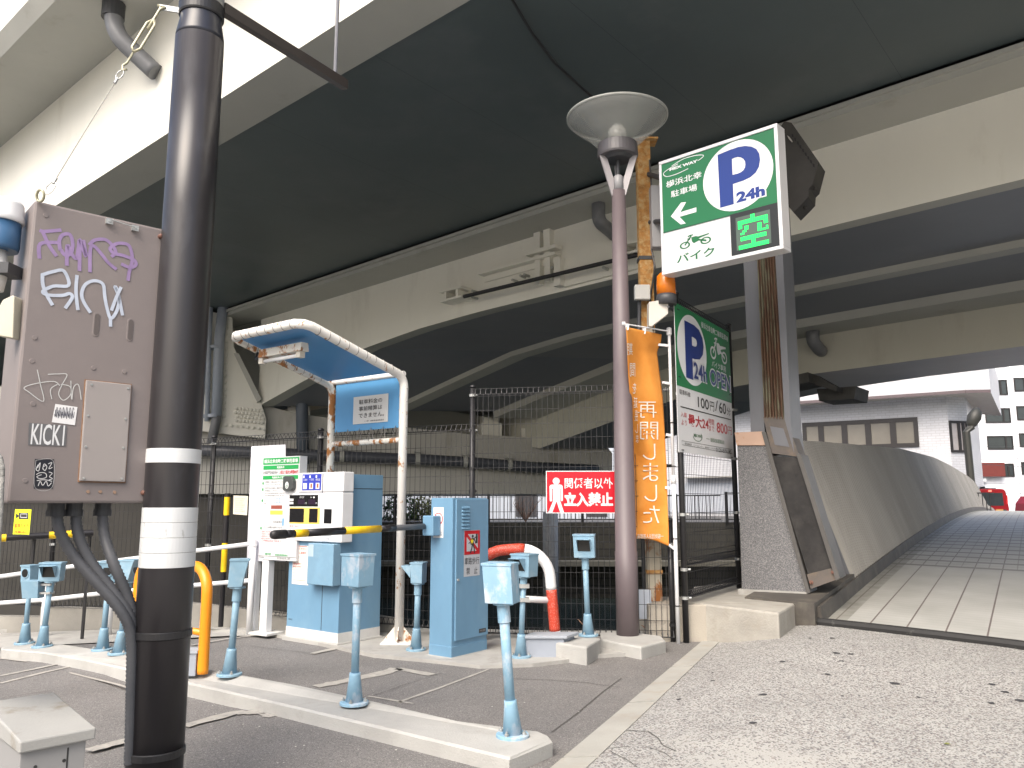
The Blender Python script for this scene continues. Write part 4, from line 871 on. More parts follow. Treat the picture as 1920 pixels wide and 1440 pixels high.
g.build('instruction_print', M_INKW, sh)
g = MB()
for k in (1, 2): g.rect(FM, *inb(bB, k / 3 + .12, .6, k / 3 + .21, .85), .0431)
g.build('instruction_icons', mat('icon_brown', (.35, .12, .05)), sh)
rB = mo(343, 260, 415, 362); rd = MB(); rd.fprism(FM, [(inb(rB, x, y, 1, 1)[0], inb(rB, 0, y, 1, 1)[3]) for x, y in [(.0, .9), (.0, .12), (.12, 0), (.75, .02), (1, .35), (1, .85), (.8, 1), (.15, 1)]][::1], .03, .085); rdo = rd.build('card_reader', mat('reader_grey', (.06, .065, .065), rough=.35), sh, bev=.006)
cx, cy = (rB[0] + rB[2]) / 2 - .01, rB[1] + (rB[3] - rB[1]) * .38
g = MB(); g.disc(FM, cx, cy, .036, .0865, 24, .8); g.build('reader_pad', M_INKW, sh); g = MB(); g.ring(FM, cx, cy - .01, .009, .016, .088, 18); g.build('reader_mark', M_INKG, sh)
g = MB()
for k in range(6): b_ = mo(617, 248 + k * 7, 642, 250 + k * 7); g.rect(FM, *b_, .0392)
g.build('speaker_slots', mat('slot_grey', (.4, .4, .42)), sh)
g = MB(); text(g, FM, '領収証', mo(358, 592, 398, 604), c=.0465); text(g, FM, 'ご利用ありがとうございます', mo(402, 594, 470, 606), c=.0465); g.build('small_red_text', M_INKR, sh)
g = MB(); q_ = mo(590, 650, 655, 700); g.stroke(FM, [(q_[0], q_[1]), (q_[2], q_[1]), (q_[2], q_[3]), (q_[0], q_[3]), (q_[0], q_[1])], .002, .0462); text(g, FM, 'ご利用時間', inb(q_, .1, .15, .9, .4), c=.0462); text(g, FM, '24時間', inb(q_, .2, .55, .8, .85), c=.0462); g.build('notice_print', mat('print_grey', (.12, .16, .22)), sh)
# blue coin door and poster
cB = FMd.box(440 + 485 / 3.6, 820 + 722 / 3.6, 440 + 668 / 3.6, 820 + 990 / 3.6); g = MB(); g.fbox(FM, cB[0], cB[1], cB[2], cB[3], .0, .10); cdo = g.build('coin_door', M_BLUE, pmn, bev=.006)
g = MB(); g.rect(FM, cB[0] + .01, cB[3] - .13, cB[0] + .09, cB[3] - .01, .1015); g.build('faded_sticker', mat('faded_sticker', (.36, .46, .54), rough=.6), cdo)
g = MB(); g.rect(FM, .06, .56, .32, .95, .0015); po = g.build('poster', mat('poster_cream', (.70, .66, .60), rough=.6), pmn)
g = MB(); text(g, FM, 'ご注意ください', (.075, .905, .27, .93), c=.003, bold=.01); text(g, FM, '車上荒し多発中', (.075, .865, .27, .89), c=.003, bold=.01); g.rect(FM, .06, .94, .285, .945, .003); text(g, FM, '貴重品は車内に', (.07, .755, .20, .775), c=.003); text(g, FM, '置かないで下さい', (.07, .725, .20, .745), c=.003); g.rect(FM, .07, .60, .28, .603, .003); g.build('poster_red_text', M_INKR, po)
g = MB()
for k in range(7): text(g, FM, '駐車場内では係員の指示に', (.07, .83 - k * .032, .07 + random.uniform(.1, .2), .84 - k * .032), c=.0028)
g.build('poster_text', mat('poster_grey', (.3, .28, .27)), po)
g = MB(); text(g, FM, 'AMANO', (.03, .2, .09, .215), c=.002); g.build('maker_plate', M_INKB, pmn)
r_(FM, -.01, 1.0, -.0, 1.0, .0, M_BLUE, 'hinge', pmn) if False else None

# ---- canopy over the machine
dR = 8.05; CR = at(748, 1189, dR); CR.z = .03; Xd = FD_ * 1.0
FCN = Fr(CR, -FD_)      # plane of the two posts, seen from the front (x to the right)
LW = FCN.uv(623, 760)[0]   # left post offset
cn = thing('canopy', CR, 'rusting white pipe canopy frame laced with blue panels, standing over the payment machine', 'canopy')
def cpt(a, b, f=0): return FCN.p(a, b, f)
topz = FCN.uv(760, 700)[1] + .0; rise = .28; L_ = 1.32
r = .045
def arch(x):
    pts = [cpt(x, 0), cpt(x, topz - .14)]
    for k in range(1, 8):
        a = k / 8 * math.pi / 2; pts.append(cpt(x, topz - .14 + .14 * math.sin(a), .16 * (1 - math.cos(a)) ))
    return pts
M_ = M_RUSTW2
right = arch(0); fr_ = cpt(0, topz + .01, .16); endR = cpt(0, topz + rise, L_ - .12)
endL = cpt(LW, topz + rise, L_ - .12)
front = [cpt(-.03, topz + rise + .015, L_ - .05), cpt(-.10, topz + rise + .02, L_), cpt(LW + .10, topz + rise + .02, L_), cpt(LW + .03, topz + rise + .015, L_ - .05)]
g = MB(); g.tube(right + [endR] + front, r, 16); g.build('right_pipe', M_RUSTW2, cn, sm=True)
g = MB(); g.tube(arch(LW) + [endL, cpt(LW, topz + rise + .012, L_ - .09)], r * .97, 16); g.build('left_pipe', M_RUSTW, cn, sm=True)
pz1 = FCN.uv(757, 697)[1] - .02; pz0 = FCN.uv(752, 814)[1] - .03
g = MB(); g.tube([cpt(0, pz1 + .0), cpt(LW, pz1 + .0)], .028, 12); g.build('upper_crossbar', M_RUSTW2, cn, sm=True)
g = MB(); g.tube([cpt(0, pz0 - .03), cpt(LW, pz0 - .03)], .030, 12); g.build('lower_crossbar', M_RUSTW, cn, sm=True)
M_CB = mat('canopy_blue_sheet', (.085, .27, .50), rough=.5, var=.05, vs=2, col2=(.10, .22, .36), thr=(.6, .8), s2=4)
g = MB(); g.fbox(FCN, LW + .06, pz0 + .10, -.055, pz1 - .03, -.004, .004); bp_ = g.build('back_panel', M_CB, cn)
g = MB(); rp = [cpt(LW + .05, topz + .0, .12), cpt(-.05, topz + .0, .12), cpt(-.05, topz + rise + .015, L_ - .06), cpt(LW + .05, topz + rise + .015, L_ - .06)]
g.prism(rp, Vector((0, 0, .008))); g.build('roof_panel', mat('canopy_roof_blue', (.07, .24, .50), rough=.35, var=.04, vs=2), cn)
# notice on the back panel
bx = (LW + .36, pz0 + .17, LW + .36 + .53, pz1 - .19); nb_ = MB(); nb_.fbox(FCN, bx[0], bx[1], bx[2], bx[3], .006, .012); no_ = nb_.build('notice_board', mat('notice_grey', (.55, .55, .53), rough=.4, var=.05, col2=(.35, .33, .3), thr=(.64, .8), s2=7), cn)
W_ = bx[2] - bx[0]; H_ = bx[3] - bx[1]; g = MB()
for i, s in enumerate(['駐車料金の', '事前精算は', 'できません。']):
    text(g, FCN, s, (bx[0] + W_ * .17, bx[3] - H_ * (.29 + .25 * i), bx[0] + W_ * (.84 if i < 2 else .90), bx[3] - H_ * (.12 + .25 * i)), c=.014, bold=.008)
text(g, FCN, '（一財）首都高速道路協会', (bx[0] + W_ * .35, bx[1] + H_ * .05, bx[0] + W_ * .9, bx[1] + H_ * .11), c=.014); g.build('notice_text', M_INKB, no_)
# lacing wires, each its own
M_WIRE = mat('wire_grey', (.16, .15, .14), rough=.5, metal=.3)
def lace(pts, rr=.004): g = MB(); g.tube(pts, rr, 4); g.build('lacing_wire', M_WIRE, cn)
for k in range(6):
    x = LW + .1 + (abs(LW) - .2) * k / 5; lace([cpt(x, pz0 + .12, .01), cpt(x - .02, pz0 - .01, .03), cpt(x + .03, pz0 - .06, .02), cpt(x + .01, pz0 + .12, -.01)])
for k in range(4): z = pz0 + .15 + k * (pz1 - pz0 - .2) / 3.4; lace([cpt(LW + .07, z, .01), cpt(LW - .05, z - .05, .0), cpt(LW + .03, z - .08, -.04)]); lace([cpt(-.06, z, .01), cpt(.05, z - .06, 0), cpt(-.02, z - .10, -.04)])
for k in range(9):
    f = .2 + (L_ - .3) * k / 9; z = topz + (rise - .01) * (f - .16) / (L_ - .28)
    for x in (0, LW): lace([cpt(x + r * 1.03 * math.cos(a), z + .012 + r * 1.03 * math.sin(a), f + .004 * k) for a in [i * math.pi / 5 for i in range(11)]], .0035)
for k in range(8):
    x = LW + .12 + (abs(LW) - .24) * k / 7; lace([cpt(x, topz + rise + .02 + r * 1.03 * math.sin(a), L_ + r * 1.03 * math.cos(a)) for a in [i * math.pi / 5 for i in range(11)]], .0035)
# fluorescent fitting under the roof
fz = topz + rise * .78 - .06; ff = L_ * .80
g = MB(); g.hexa([cpt(LW + .17, fz - .05, ff - .05), cpt(-.28, fz - .05, ff - .05), cpt(-.28, fz - .05, ff + .05), cpt(LW + .17, fz - .05, ff + .05)][::1], [cpt(LW + .17, fz + .03, ff - .04), cpt(-.28, fz + .03, ff - .04), cpt(-.28, fz + .03, ff + .04), cpt(LW + .17, fz + .03, ff + .04)]); lf_ = g.build('light_fitting', M_RUSTW, cn)
g = MB(); g.tube([cpt(LW + .20, fz - .085, ff), cpt(-.34, fz - .085, ff)], .018, 12); g.build('fluorescent_tube', M_WHITE, lf_, sm=True)
g = MB()
for x in (LW + .18, -.34): g.hexa([cpt(x - .03, fz - .11, ff - .03), cpt(x + .03, fz - .11, ff - .03), cpt(x + .03, fz - .11, ff + .03), cpt(x - .03, fz - .11, ff + .03)], [cpt(x - .03, fz - .05, ff - .03), cpt(x + .03, fz - .05, ff - .03), cpt(x + .03, fz - .05, ff + .03), cpt(x - .03, fz - .05, ff + .03)])
g.build('lamp_holders', mat('cream_plastic', (.6, .57, .5), rough=.4), lf_)
g = MB(); g.tube([cpt(LW + .17, fz, ff), cpt(LW + .09, fz - .06, ff + .02), cpt(LW + .03, fz - .03, ff - .02), cpt(LW + .02, fz + .03, ff - .05)], .012, 8); g.build('flex', M_BLACK, cn, sm=True)
for x, nm in ((0, 0), (LW, 1)):
    p = cpt(x, 0); fl_ = MB(); fl_.box(p.x - .16, p.y - .16, 0, p.x + .16, p.y + .16, .045); fl_.build('base_plate', M_RUSTW2, cn, bev=.004)
    g = MB()
    for dx, dy in ((1, 0), (-1, 0), (0, 1), (0, -1)):
        q = Vector((p.x, p.y, .045)); e = Vector((dx, dy, 0)); s_ = Vector((-dy, dx, 0)) * .004
        g.prism([q + e * .04 - s_, q + e * .14 - s_, q + e * .14 + Z * .02 - s_, q + e * .04 + Z * .14 - s_], s_ * 2)
    g.build('gussets', M_RUSTW, cn)

# ---- hoops
def hoop(name, base_l, base_r, h, r, label, mats, rc=.22, bar=None, tiltv=(0, 0, 0)):
    A_ = Vector(base_l); B_ = Vector(base_r); t = thing(name, (A_ + B_) / 2, label, 'hoop guard'); dv = B_ - A_; d_ = dv.normalized(); tv = Vector(tiltv)
    Lp = []; 
    def P_(s, z): return A_ + d_ * s + Z * z + tv * (z / h)
    W = dv.length; pts = [P_(0, 0)] + [P_(rc - rc * math.cos(a), h - rc + rc * math.sin(a)) for a in [i * math.pi / 16 for i in range(9)]] + [P_(W - rc + rc * math.sin(a), h - rc + rc * math.cos(a)) for a in [i * math.pi / 16 for i in range(9)]] + [P_(W, 0)]
    # densify and split in coloured sections by arc length
    Q = []
    for p, q in zip(pts, pts[1:]):
        n = max(1, int((q - p).length / .03))
        for k in range(n): Q.append(p.lerp(q, k / n))
    Q.append(pts[-1]); cum = [0]
    for p, q in zip(Q, Q[1:]): cum.append(cum[-1] + (q - p).length)
    T = cum[-1]
    for (f0, f1, m, nm) in mats:
        seg = [p for p, c in zip(Q, cum) if f0 * T - .001 <= c <= f1 * T + .031]; g = MB(); g.tube(seg, r, 18); g.build(nm, m, t, sm=True)
    if bar: g = MB(); g.tube([P_(0, bar[0]), P_(W, bar[1])], r * .6, 12); g.build('crossbar', bar[2], t, sm=True)
    return t
M_OR = mat('orange_paint', (.78, .27, .01), rough=.35, var=.06, vs=5, col2=(.62, .20, .02), thr=(.6, .8), s2=6)
oR = G(380, 1263, IH); oL = G(251, 1229, IH)
hoop('hoop_guard', oL, oR, .80, .042, 'orange pipe hoop on the lane divider, half hidden behind the black pole', [(0, 1, M_OR, 'pipe')], rc=.20, bar=(.30, .30, M_OR))
M_RED = mat('red_reflective', (.55, .06, .03), rough=.5, var=.08, speck=(260, [((.7, .4, .35), .93)])); 
rR = hz(1041, 1189, .08); rL = hz(900, 1200, .03)
hoop('hoop_guard', rL, rR, .86, .055, 'red and white striped pipe hoop behind the blue barrier cabinet', [(0, .20, M_RED, 'red_section'), (.20, .36, M_WHITE, 'white_section'), (.36, .56, M_RED, 'red_section'), (.555, .80, M_WHITE, 'white_section'), (.80, .985, M_RED, 'red_section'), (.985, 1, M_WHITE, 'white_section')], rc=.30, bar=(.42, .33, M_WHITE), tiltv=(-.07, 0, 0))
# ================================================================ fences
def mesh_fence(name, pts, zb, zt, label, vsp=.055, hsp=.15, r=.0032, posts=True, off=0, roll=True, post_h=None, prs=.03, cat='fence'):
    """pts: plan points of the posts, zb / zt: bottom and top per post"""
    t = thing(name, (pts[0][0], pts[0][1], zb[0]), label, cat)
    for i in range(len(pts) - 1):
        a = Vector((pts[i][0], pts[i][1], 0)); b = Vector((pts[i + 1][0], pts[i + 1][1], 0)); d = (b - a); L_ = d.length; d.normalize(); nrm = Vector((d.y, -d.x, 0)) * .035
        if nrm.y > 0: nrm = -nrm
        g = MB(); n = int(L_ / vsp)
        for k in range(n + 1):
            s = k / n; z0 = zb[i] * (1 - s) + zb[i + 1] * s + .04; z1 = zt[i] * (1 - s) + zt[i + 1] * s - .03; p = a + d * (L_ * s) + nrm; g.tube([p + Z * z0, p + Z * z1], r, 4, cap=False)
        m = int((zt[i] - zb[i] - .1) / hsp)
        for k in range(m + 1):
            f = k / m; g.tube([a + nrm + Z * (zb[i] + .05 + (zt[i] - zb[i] - .1) * f), b + nrm + Z * (zb[i + 1] + .05 + (zt[i + 1] - zb[i + 1] - .1) * f)], r * 1.1, 4, cap=False)
        g.build('mesh_panel', M_BLACK, t)
        if roll:
            for base, z_a, z_b in (('top_roll', zt[i], zt[i + 1]), ('bottom_roll', zb[i] + .08, zb[i + 1] + .08)):
                g = MB(); w_ = .035
                c3 = [(-w_, -.03), (w_, -.03), (0, .03)]
                for cx_, cz_ in c3: g.tube([a + nrm * (1 + cx_ / .035) + Z * (z_a + cz_), b + nrm * (1 + cx_ / .035) + Z * (z_b + cz_)], .0035, 4, cap=False)
                for k in range(int(L_ / vsp) + 1):
                    s = k * vsp / L_; p = a + d * (L_ * s); z = z_a * (1 - s) + z_b * s; q = [p + nrm * (1 + cx_ / .035) + Z * (z + cz_) for cx_, cz_ in c3]; g.tube(q + [q[0]], r * 1.2, 3, cap=False)
                g.build(base, M_BLACK, t)
    if posts:
        for i, (x, y) in enumerate(pts):
            g = MB(); ph = (post_h[i] if post_h else zt[i] + .04); g.tube([Vector((x, y, zb[i] - .12)), Vector((x, y, ph))], prs, 14); g.lathe(Vector((x, y, ph)), [(prs + .006, 0), (prs + .006, .015), (prs * .6, .03)], 14)
            g.build('post', M_BLACK, t, sm=True)
            for k in range(4):
                zc = zb[i] + .15 + (zt[i] - zb[i] - .2) * k / 3; g = MB(); g.lathe(Vector((x, y, zc)), [(prs + .007, 0), (prs + .007, .03)], 12); g.lathe(Vector((x + .035, y - .03, zc + .015)), [(.009, 0), (.009, .03)], 6, axis=(.3, -1, 0)); g.build('post_clamp', M_GALV if k % 2 else M_BLACK, t)
    return t
PA = hz(1287, 1205, 0); PB = hz(1386, 1103, PT)
pF = at(885, 940, 8.35); pG = at(597, 940, 8.8); pH = at(395, 940, 9.55); pI = at(106, 940, 9.75)
mesh_fence('mesh_fence', [(PA.x - .12, PA.y + .06), (pF.x, pF.y)], [.0, .03], [2.60, 2.55], 'tall black wire mesh fence behind the red sign, right of the blue cabinet', vsp=.056, post_h=[1.2, 2.6])
mesh_fence('mesh_fence', [(pF.x + .001, pF.y + .02), (pG.x, pG.y), (pH.x, pH.y), (pI.x, pI.y), (-9.4, 10.6)], [.06, .1, .12, .12, .15], [2.18, 2.14, 2.12, 2.12, 2.12], 'lower black wire mesh fence running left behind the payment machine and fee boards', vsp=.056, hsp=.15)
FG = Fr((PA.x, PA.y, 0), (PB.x - PA.x, PB.y - PA.y, 0)); LG = (Vector((PB.x, PB.y, 0)) - Vector((PA.x, PA.y, 0))).length
gt = thing('mesh_fence', PA, 'narrow tall black fence bay holding the big green and white fee sign', 'fence')
zt_a = FG.uv(1257, 566)[1]; zt_b = FG.uv(1367, 612)[1]; zt_ = (zt_a + zt_b) / 2
g = MB(); n = int(LG / .05)
for k in range(n + 1): g.tube([FG.p(LG * k / n, .42), FG.p(LG * k / n, zt_ - .03)], .003, 4, cap=False)
for z in [.48 + .2 * k for k in range(13)]:
    if z < zt_ - .05: g.tube([FG.p(0, z), FG.p(LG, z)], .0035, 4, cap=False)
g.build('mesh_panel', M_BLACK, gt)
def roll(z, nm):
    g = MB()
    for c, dz in ((-.035, -.03), (.035, -.03), (0, .035)): g.tube([FG.p(0.03, z + dz, c), FG.p(LG - .03, z + dz, c)], .005, 5)
    for k in range(int(LG / .05)): q = [FG.p(.03 + k * .05, z + dz, c) for c, dz in ((-.035, -.03), (.035, -.03), (0, .035))]; g.tube(q + [q[0]], .0045, 4)
    g.build(nm, M_BLACK, gt)
roll(zt_, 'top_roll'); roll(FG.uv(1330, 1046)[1], 'middle_roll'); roll(FG.uv(1330, 1103)[1], 'bottom_roll')
for nm, P_, z0 in (('post', PA, -.05), ('post', Vector((PB.x, PB.y, 0)), PT)):
    g = MB(); g.tube([Vector((P_.x, P_.y, z0)), Vector((P_.x, P_.y, zt_ + .06))], .031, 16); g.lathe(Vector((P_.x, P_.y, zt_ + .06)), [(.036, 0), (.036, .015), (.02, .03)], 16); g.build('post', M_BLACK, gt, sm=True)
    for z in (.42, .7, 1.25, 1.9, 2.5):
        if z > z0 + .1: g = MB(); g.lathe(Vector((P_.x, P_.y, z)), [(.038, 0), (.038, .03)], 14); g.lathe(Vector((P_.x, P_.y, z + .015)) + FG.n * .03 + FG.x * .03, [(.012, 0), (.012, .025)], 8, axis=FG.n + FG.x * .6); g.build('post_clamp', M_GALV, gt)

# ---- big fee sign on the narrow bay
def zc(x0, y0, s): return lambda X, Y: (x0 + X / s, y0 + Y / s)
def tz(mb, fr, body, z, bl, tr, **k): a = fr.uv(*z(*bl)); b = fr.uv(*z(*tr)); return text(mb, fr, body, (a[0], a[1], b[0], b[1]), **k)
def pz(mb, fr, z, pts, c0, c1): mb.fprism(fr, [fr.uv(*z(*p)) for p in pts], c0, c1)
def fz_(mb, fr, z, pts, c): mb.poly([fr.p(*fr.uv(*z(*p)), c) for p in pts])
F6 = Fr(FG.p(0, 0, .06), FG.x)
Z6 = zc(1240, 560, 4.645)
c6 = [Z6(97, 40), Z6(578, 272), Z6(640, 1388), Z6(165, 1352)]; q6 = [F6.uv(*c) for c in c6]
a0 = (q6[0][0] + q6[3][0]) / 2; a1 = (q6[1][0] + q6[2][0]) / 2; b1 = (q6[0][1] + q6[1][1]) / 2; b0 = (q6[2][1] + q6[3][1]) / 2
F6.hom(c6, [(a0, b1), (a1, b1), (a1, b0), (a0, b0)])
fs = thing('fee_sign', F6.p(a0, b0), 'large green and white parking fee sign with a blue P, on the narrow fence bay', 'sign')
W_ = a1 - a0; H_ = b1 - b0
def S(u, v): return (a0 + W_ * u, b1 - H_ * v)
def rb(u0, v0, u1, v1): x0, y1 = S(u0, v0); x1, y0 = S(u1, v1); return (x0, y0, x1, y1)
M_SIGNW = mat('sign_white', (.56, .57, .58), rough=.35, var=.02); M_SGREEN = mat('sign_green', (.008, .135, .045), rough=.3, var=.03)
g = MB(); x0, y0, x1, y1 = rb(0, 0, 1, 1); g.fbox(F6, x0, y0, x1, y1, -.004, 0); M_FEEW = mat('lightened_fee_white', (.72, .73, .74), rough=.5, var=.02); M_FEEG = mat('lightened_fee_green', (.014, .19, .065), rough=.5, var=.03); brd = g.build('board', M_FEEW, fs)  # white and green lightened in colour to make up for shade on this sign
gb_ = F6.uv(*Z6(370, 835))[1]
g = MB(); g.rect(F6, a0, gb_, a1, b1, .0015); g.build('green_field', M_FEEG, fs)
cc = F6.uv(*Z6(263, 460)); rx_ = (F6.uv(*Z6(392, 520))[0] - F6.uv(*Z6(135, 400))[0]) / 2; ry_ = (F6.uv(*Z6(235, 148))[1] - F6.uv(*Z6(300, 775))[1]) / 2
g = MB(); g.disc(F6, cc[0], cc[1], ry_, .003, 40, rx_ / ry_); g.build('white_disc', M_FEEW, fs)
# motorcycle
def bike(mb, fr, bl, tr, c, flip=False):
    x0, y0 = bl; x1, y1 = tr; w_ = x1 - x0; h = y1 - y0; X = lambda u: x0 + w_ * (1 - u if flip else u); Y = lambda v: y0 + h * v
    for u in (.17, .83): mb.ring(fr, X(u), Y(.28), h * .19, h * .28, c, 24, sx=w_ / h * .60)
    mb.disc(fr, X(.83), Y(.28), h * .07, c, 12)
    mb.stroke(fr, [(X(.17), Y(.28)), (X(.38), Y(.92))], w_ * .045, c); mb.stroke(fr, [(X(.27), Y(.92)), (X(.36), Y(.98)), (X(.44), Y(.97))], w_ * .035, c)
    mb.poly([fr.p(X(u), Y(v), c) for u, v in [(.22, .76), (.36, .80), (.34, .62), (.30, .66)]])
    for q in ([(.38, .80), (.52, .82), (.60, .74), (.62, .40), (.46, .28), (.40, .45)], [(.60, .74), (.93, .80), (.95, .72), (.70, .62), (.61, .55)]): mb.poly([fr.p(X(u), Y(v), c) for u, v in q])
    mb.stroke(fr, [(X(.60), Y(.48)), (X(.83), Y(.28))], w_ * .05, c)
def t6(mb, body, bl, tr, c=.003, **k): tz(mb, F6, body, Z6, bl, tr, c=c, **k)
g = MB(); t6(g, '横浜北幸自動二輪車駐車場', (335, 250), (568, 303), bold=.01)
a = F6.uv(*Z6(420, 512)); b = F6.uv(*Z6(557, 372)); bike(g, F6, a, b, .003)
t6(g, 'バイク専用', (434, 590), (553, 576), bold=.012); t6(g, '24h OPEN', (274, 714), (598, 656), bold=.05); g.build('white_print', M_INKW, fs)
g = MB(); t6(g, 'P', (213, 702), (350, 270), c=.0045, bold=.045); t6(g, '24h OPEN', (282, 705), (592, 666), c=.0045, bold=.02); g.build('blue_print', M_INKBL, fs)
g = MB()
for b_, bl, tr, bo in (('駐車料金', (160, 850), (252, 828), .006), ('100', (321, 954), (411, 884), .012), ('円', (425, 976), (457, 902), 0), ('/', (470, 975), (490, 885), 0), ('60', (505, 990), (560, 906), .012), ('分', (572, 1002), (601, 942), 0), ('緊急連絡先', (215, 1288), (275, 1275), 0), ('（コールセンター：首都高パーキング）', (288, 1296), (478, 1300), 0), ('0120-819-145', (484, 1330), (612, 1308), .004)): t6(g, b_, bl, tr, bold=bo)
g.stroke(F6, [F6.uv(*Z6(170, 960)), F6.uv(*Z6(606, 1043))], .012, .003)
g.stroke(F6, [F6.uv(*Z6(*p)) for p in [(188, 1255), (622, 1302), (622, 1338), (190, 1290), (188, 1255)]], .004, .003); g.build('black_print', M_INKB, fs)
g = MB()
for b_, bl, tr, bo in (('入庫', (175, 1047), (225, 1012), 0), ('より', (182, 1117), (227, 1078), 0), ('最大24', (242, 1122), (411, 1048), .02), ('時間', (415, 1097), (460, 1052), 0), ('まで', (420, 1152), (463, 1112), 0), ('800', (487, 1162), (575, 1088), .02), ('円', (583, 1172), (613, 1107), 0)): t6(g, b_, bl, tr, bold=bo)
g.build('red_print', M_INKR, fs)
g = MB(); t6(g, 'MEX WAY', (290, 1213), (360, 1196), bold=.03); c_ = F6.uv(*Z6(322, 1208)); g.ring(F6, c_[0], c_[1], .050, .056, .003, 28, sx=2.6, a0=-170, a1=40); t6(g, '一般財団法人', (393, 1227), (428, 1222)); t6(g, '首都高速道路協会', (434, 1248), (552, 1228)); g.build('green_print', M_INKG, fs)
for u, v in ((.06, .04), (.95, .04), (.05, .50), (.97, .50), (.06, .985), (.95, .985)):
    g = MB(); x, y = S(u, v); g.fbox(F6, x - .03, y - .004, x + .03, y + .004, .002, .008); g.build('cable_tie', M_BLACK, fs)

# ---- red keep-out sign
fA = Vector((PA.x - .12, PA.y + .06, 0)); fB_ = Vector((pF.x, pF.y, 0)); F7 = Fr(fB_ + Vector((0, -.075, 0)), fA - fB_)
Z8 = zc(1000, 850, 5.76)
q = [F7.uv(1024, 884), F7.uv(1157, 881.5), F7.uv(1156, 965), F7.uv(1023.5, 960)]
rs = thing('warning_sign', F7.p(*F7.uv(1024, 962)), 'red and white keep-out sign with a standing figure, tied to the mesh fence', 'sign')
q = [F7.uv(1024, 884), F7.uv(1157, 881.5), F7.uv(1156, 965), F7.uv(1023.5, 960)]
x0 = (q[0][0] + q[3][0]) / 2; x1 = (q[1][0] + q[2][0]) / 2; y1 = (q[0][1] + q[1][1]) / 2; y0 = (q[2][1] + q[3][1]) / 2; print('red sign', q)
F7.hom([(1024, 884), (1157, 881.5), (1156, 965), (1023.5, 960)], [(x0, y1), (x1, y1), (x1, y0), (x0, y0)])
g = MB(); g.fbox(F7, x0, y0, x1, y1, -.003, 0); g.build('board', M_INKW, rs)
g = MB(); g.rect(F7, x0 + .009, y0 + .009, x1 - .009, y1 - .009, .0015); g.build('red_field', mat('keepout_red', (.50, .005, .018), rough=.3, var=.02), rs)
g = MB(); c_ = F7.uv(*Z8(240, 302)); g.disc(F7, c_[0], c_[1], .036, .003, 24)
fz_(g, F7, Z8, [(172, 505), (172, 355), (185, 341), (205, 338), (275, 338), (296, 342), (306, 356), (306, 505), (295, 514), (284, 505), (284, 380), (279, 380), (279, 515), (315, 630), (277, 632), (240, 512), (196, 630), (155, 628), (204, 515), (204, 380), (195, 380), (195, 505), (184, 514)][::-1], .003)
tz(g, F7, '関係者以外', Z8, (325, 382), (860, 262), c=.003, bold=.012); tz(g, F7, '立入禁止', Z8, (318, 572), (855, 425), c=.003, bold=.045); g.build('white_print', M_INKW, rs)
for X, Y in ((148, 195), (880, 195), (148, 620), (885, 640)):
    g = MB(); a = F7.uv(*Z8(X, Y)); g.tube([F7.p(a[0], a[1], .004), F7.p(a[0] + .02, a[1] + .02, .006), F7.p(a[0] + .03, a[1] + .035, -.02)], .003, 5); g.build('cable_tie', M_BLACK, rs)

# ================================================================ lamp post
LB = hz(1177, 1190, .11); YL = LB.y
def zl(py, px=1160): return at(px, py, YL).z
def rl(w, py): P_ = at(1160, py, YL) - CAM; return w / 2 / F * (P_.y * CP + P_.z * SP)
lp = thing('street_lamp', LB, 'mauve-grey street lamp post topped by a wide conical glass shade', 'street lamp')
M_MAUVE = mat('mauve_post_paint', (.125, .10, .107), rough=.5, var=.05, vs=4, bump=.02, bs=30, col2=(.15, .122, .125), thr=(.5, .7), s2=3, stretch=(1, 1, .4))
C_ = Vector((LB.x, LB.y, 0)); zj = zl(1034, 1170); ztp = zl(358)
g = MB(); g.lathe(C_, [(rl(42, 1190), .10), (rl(42, 1100), zj), (rl(40, 1034), zj + .004), (rl(34, 700), zl(700)), (rl(25, 360), ztp)], 32); g.build('pole', M_MAUVE, lp, sm=True)
g = MB(); g.lathe(C_, [(rl(19, 360), ztp - .01), (rl(18, 340), zl(332)), (rl(14, 330), zl(330))], 24); g.build('neck', mat('neck_grey', (.28, .28, .29), rough=.4), lp, sm=True)
g = MB(); g.tube([C_ + Z * zl(335), C_ + Z * zl(285)], rl(7, 300), 10); g.build('cable_stem', M_DARK, lp)
zr0, zr1 = zl(296), zl(272); Rr_ = rl(76, 285)
g = MB(); g.lathe(C_, [(Rr_ * .80, zr0), (Rr_ * .97, zr0), (Rr_, zr0 + .02), (Rr_ * .97, zr1), (Rr_ * .8, zr1)], 36); g.build('lamp_ring', mat('ring_grey', (.085, .08, .085), rough=.4), lp, sm=False)
g = MB(); g.lathe(C_, [(Rr_ * .6, zr0 - .03), (Rr_ * .79, zr0 + .01)], 30); g.build('ballast_cover', M_DARK, lp)
for sx in (-1, 0, 1):
    g = MB(); dv = Vector((sx * .96, -.28 if sx else .9, 0)).normalized(); pz_ = Vector((-dv.y, dv.x, 0)) * .012; b0_ = C_ + dv * (rl(20, 360) + .0); zt0 = ztp - .06; b1_ = C_ + dv * (Rr_ * .86)
    g.prism([b0_ + Z * zt0 - pz_, b0_ + dv * .02 + Z * zt0 - pz_, b1_ + dv * .02 + Z * zr0 - pz_, b1_ - dv * .05 + Z * (zr0) - pz_, b0_ + Z * (zt0 + .18) - pz_], pz_ * 2); g.build('bracket_arm', mat('bracket_grey', (.36, .34, .35), rough=.4), lp)
M_SHADE = bpy.data.materials.new('ribbed_lamp_glass'); M_SHADE.use_nodes = True
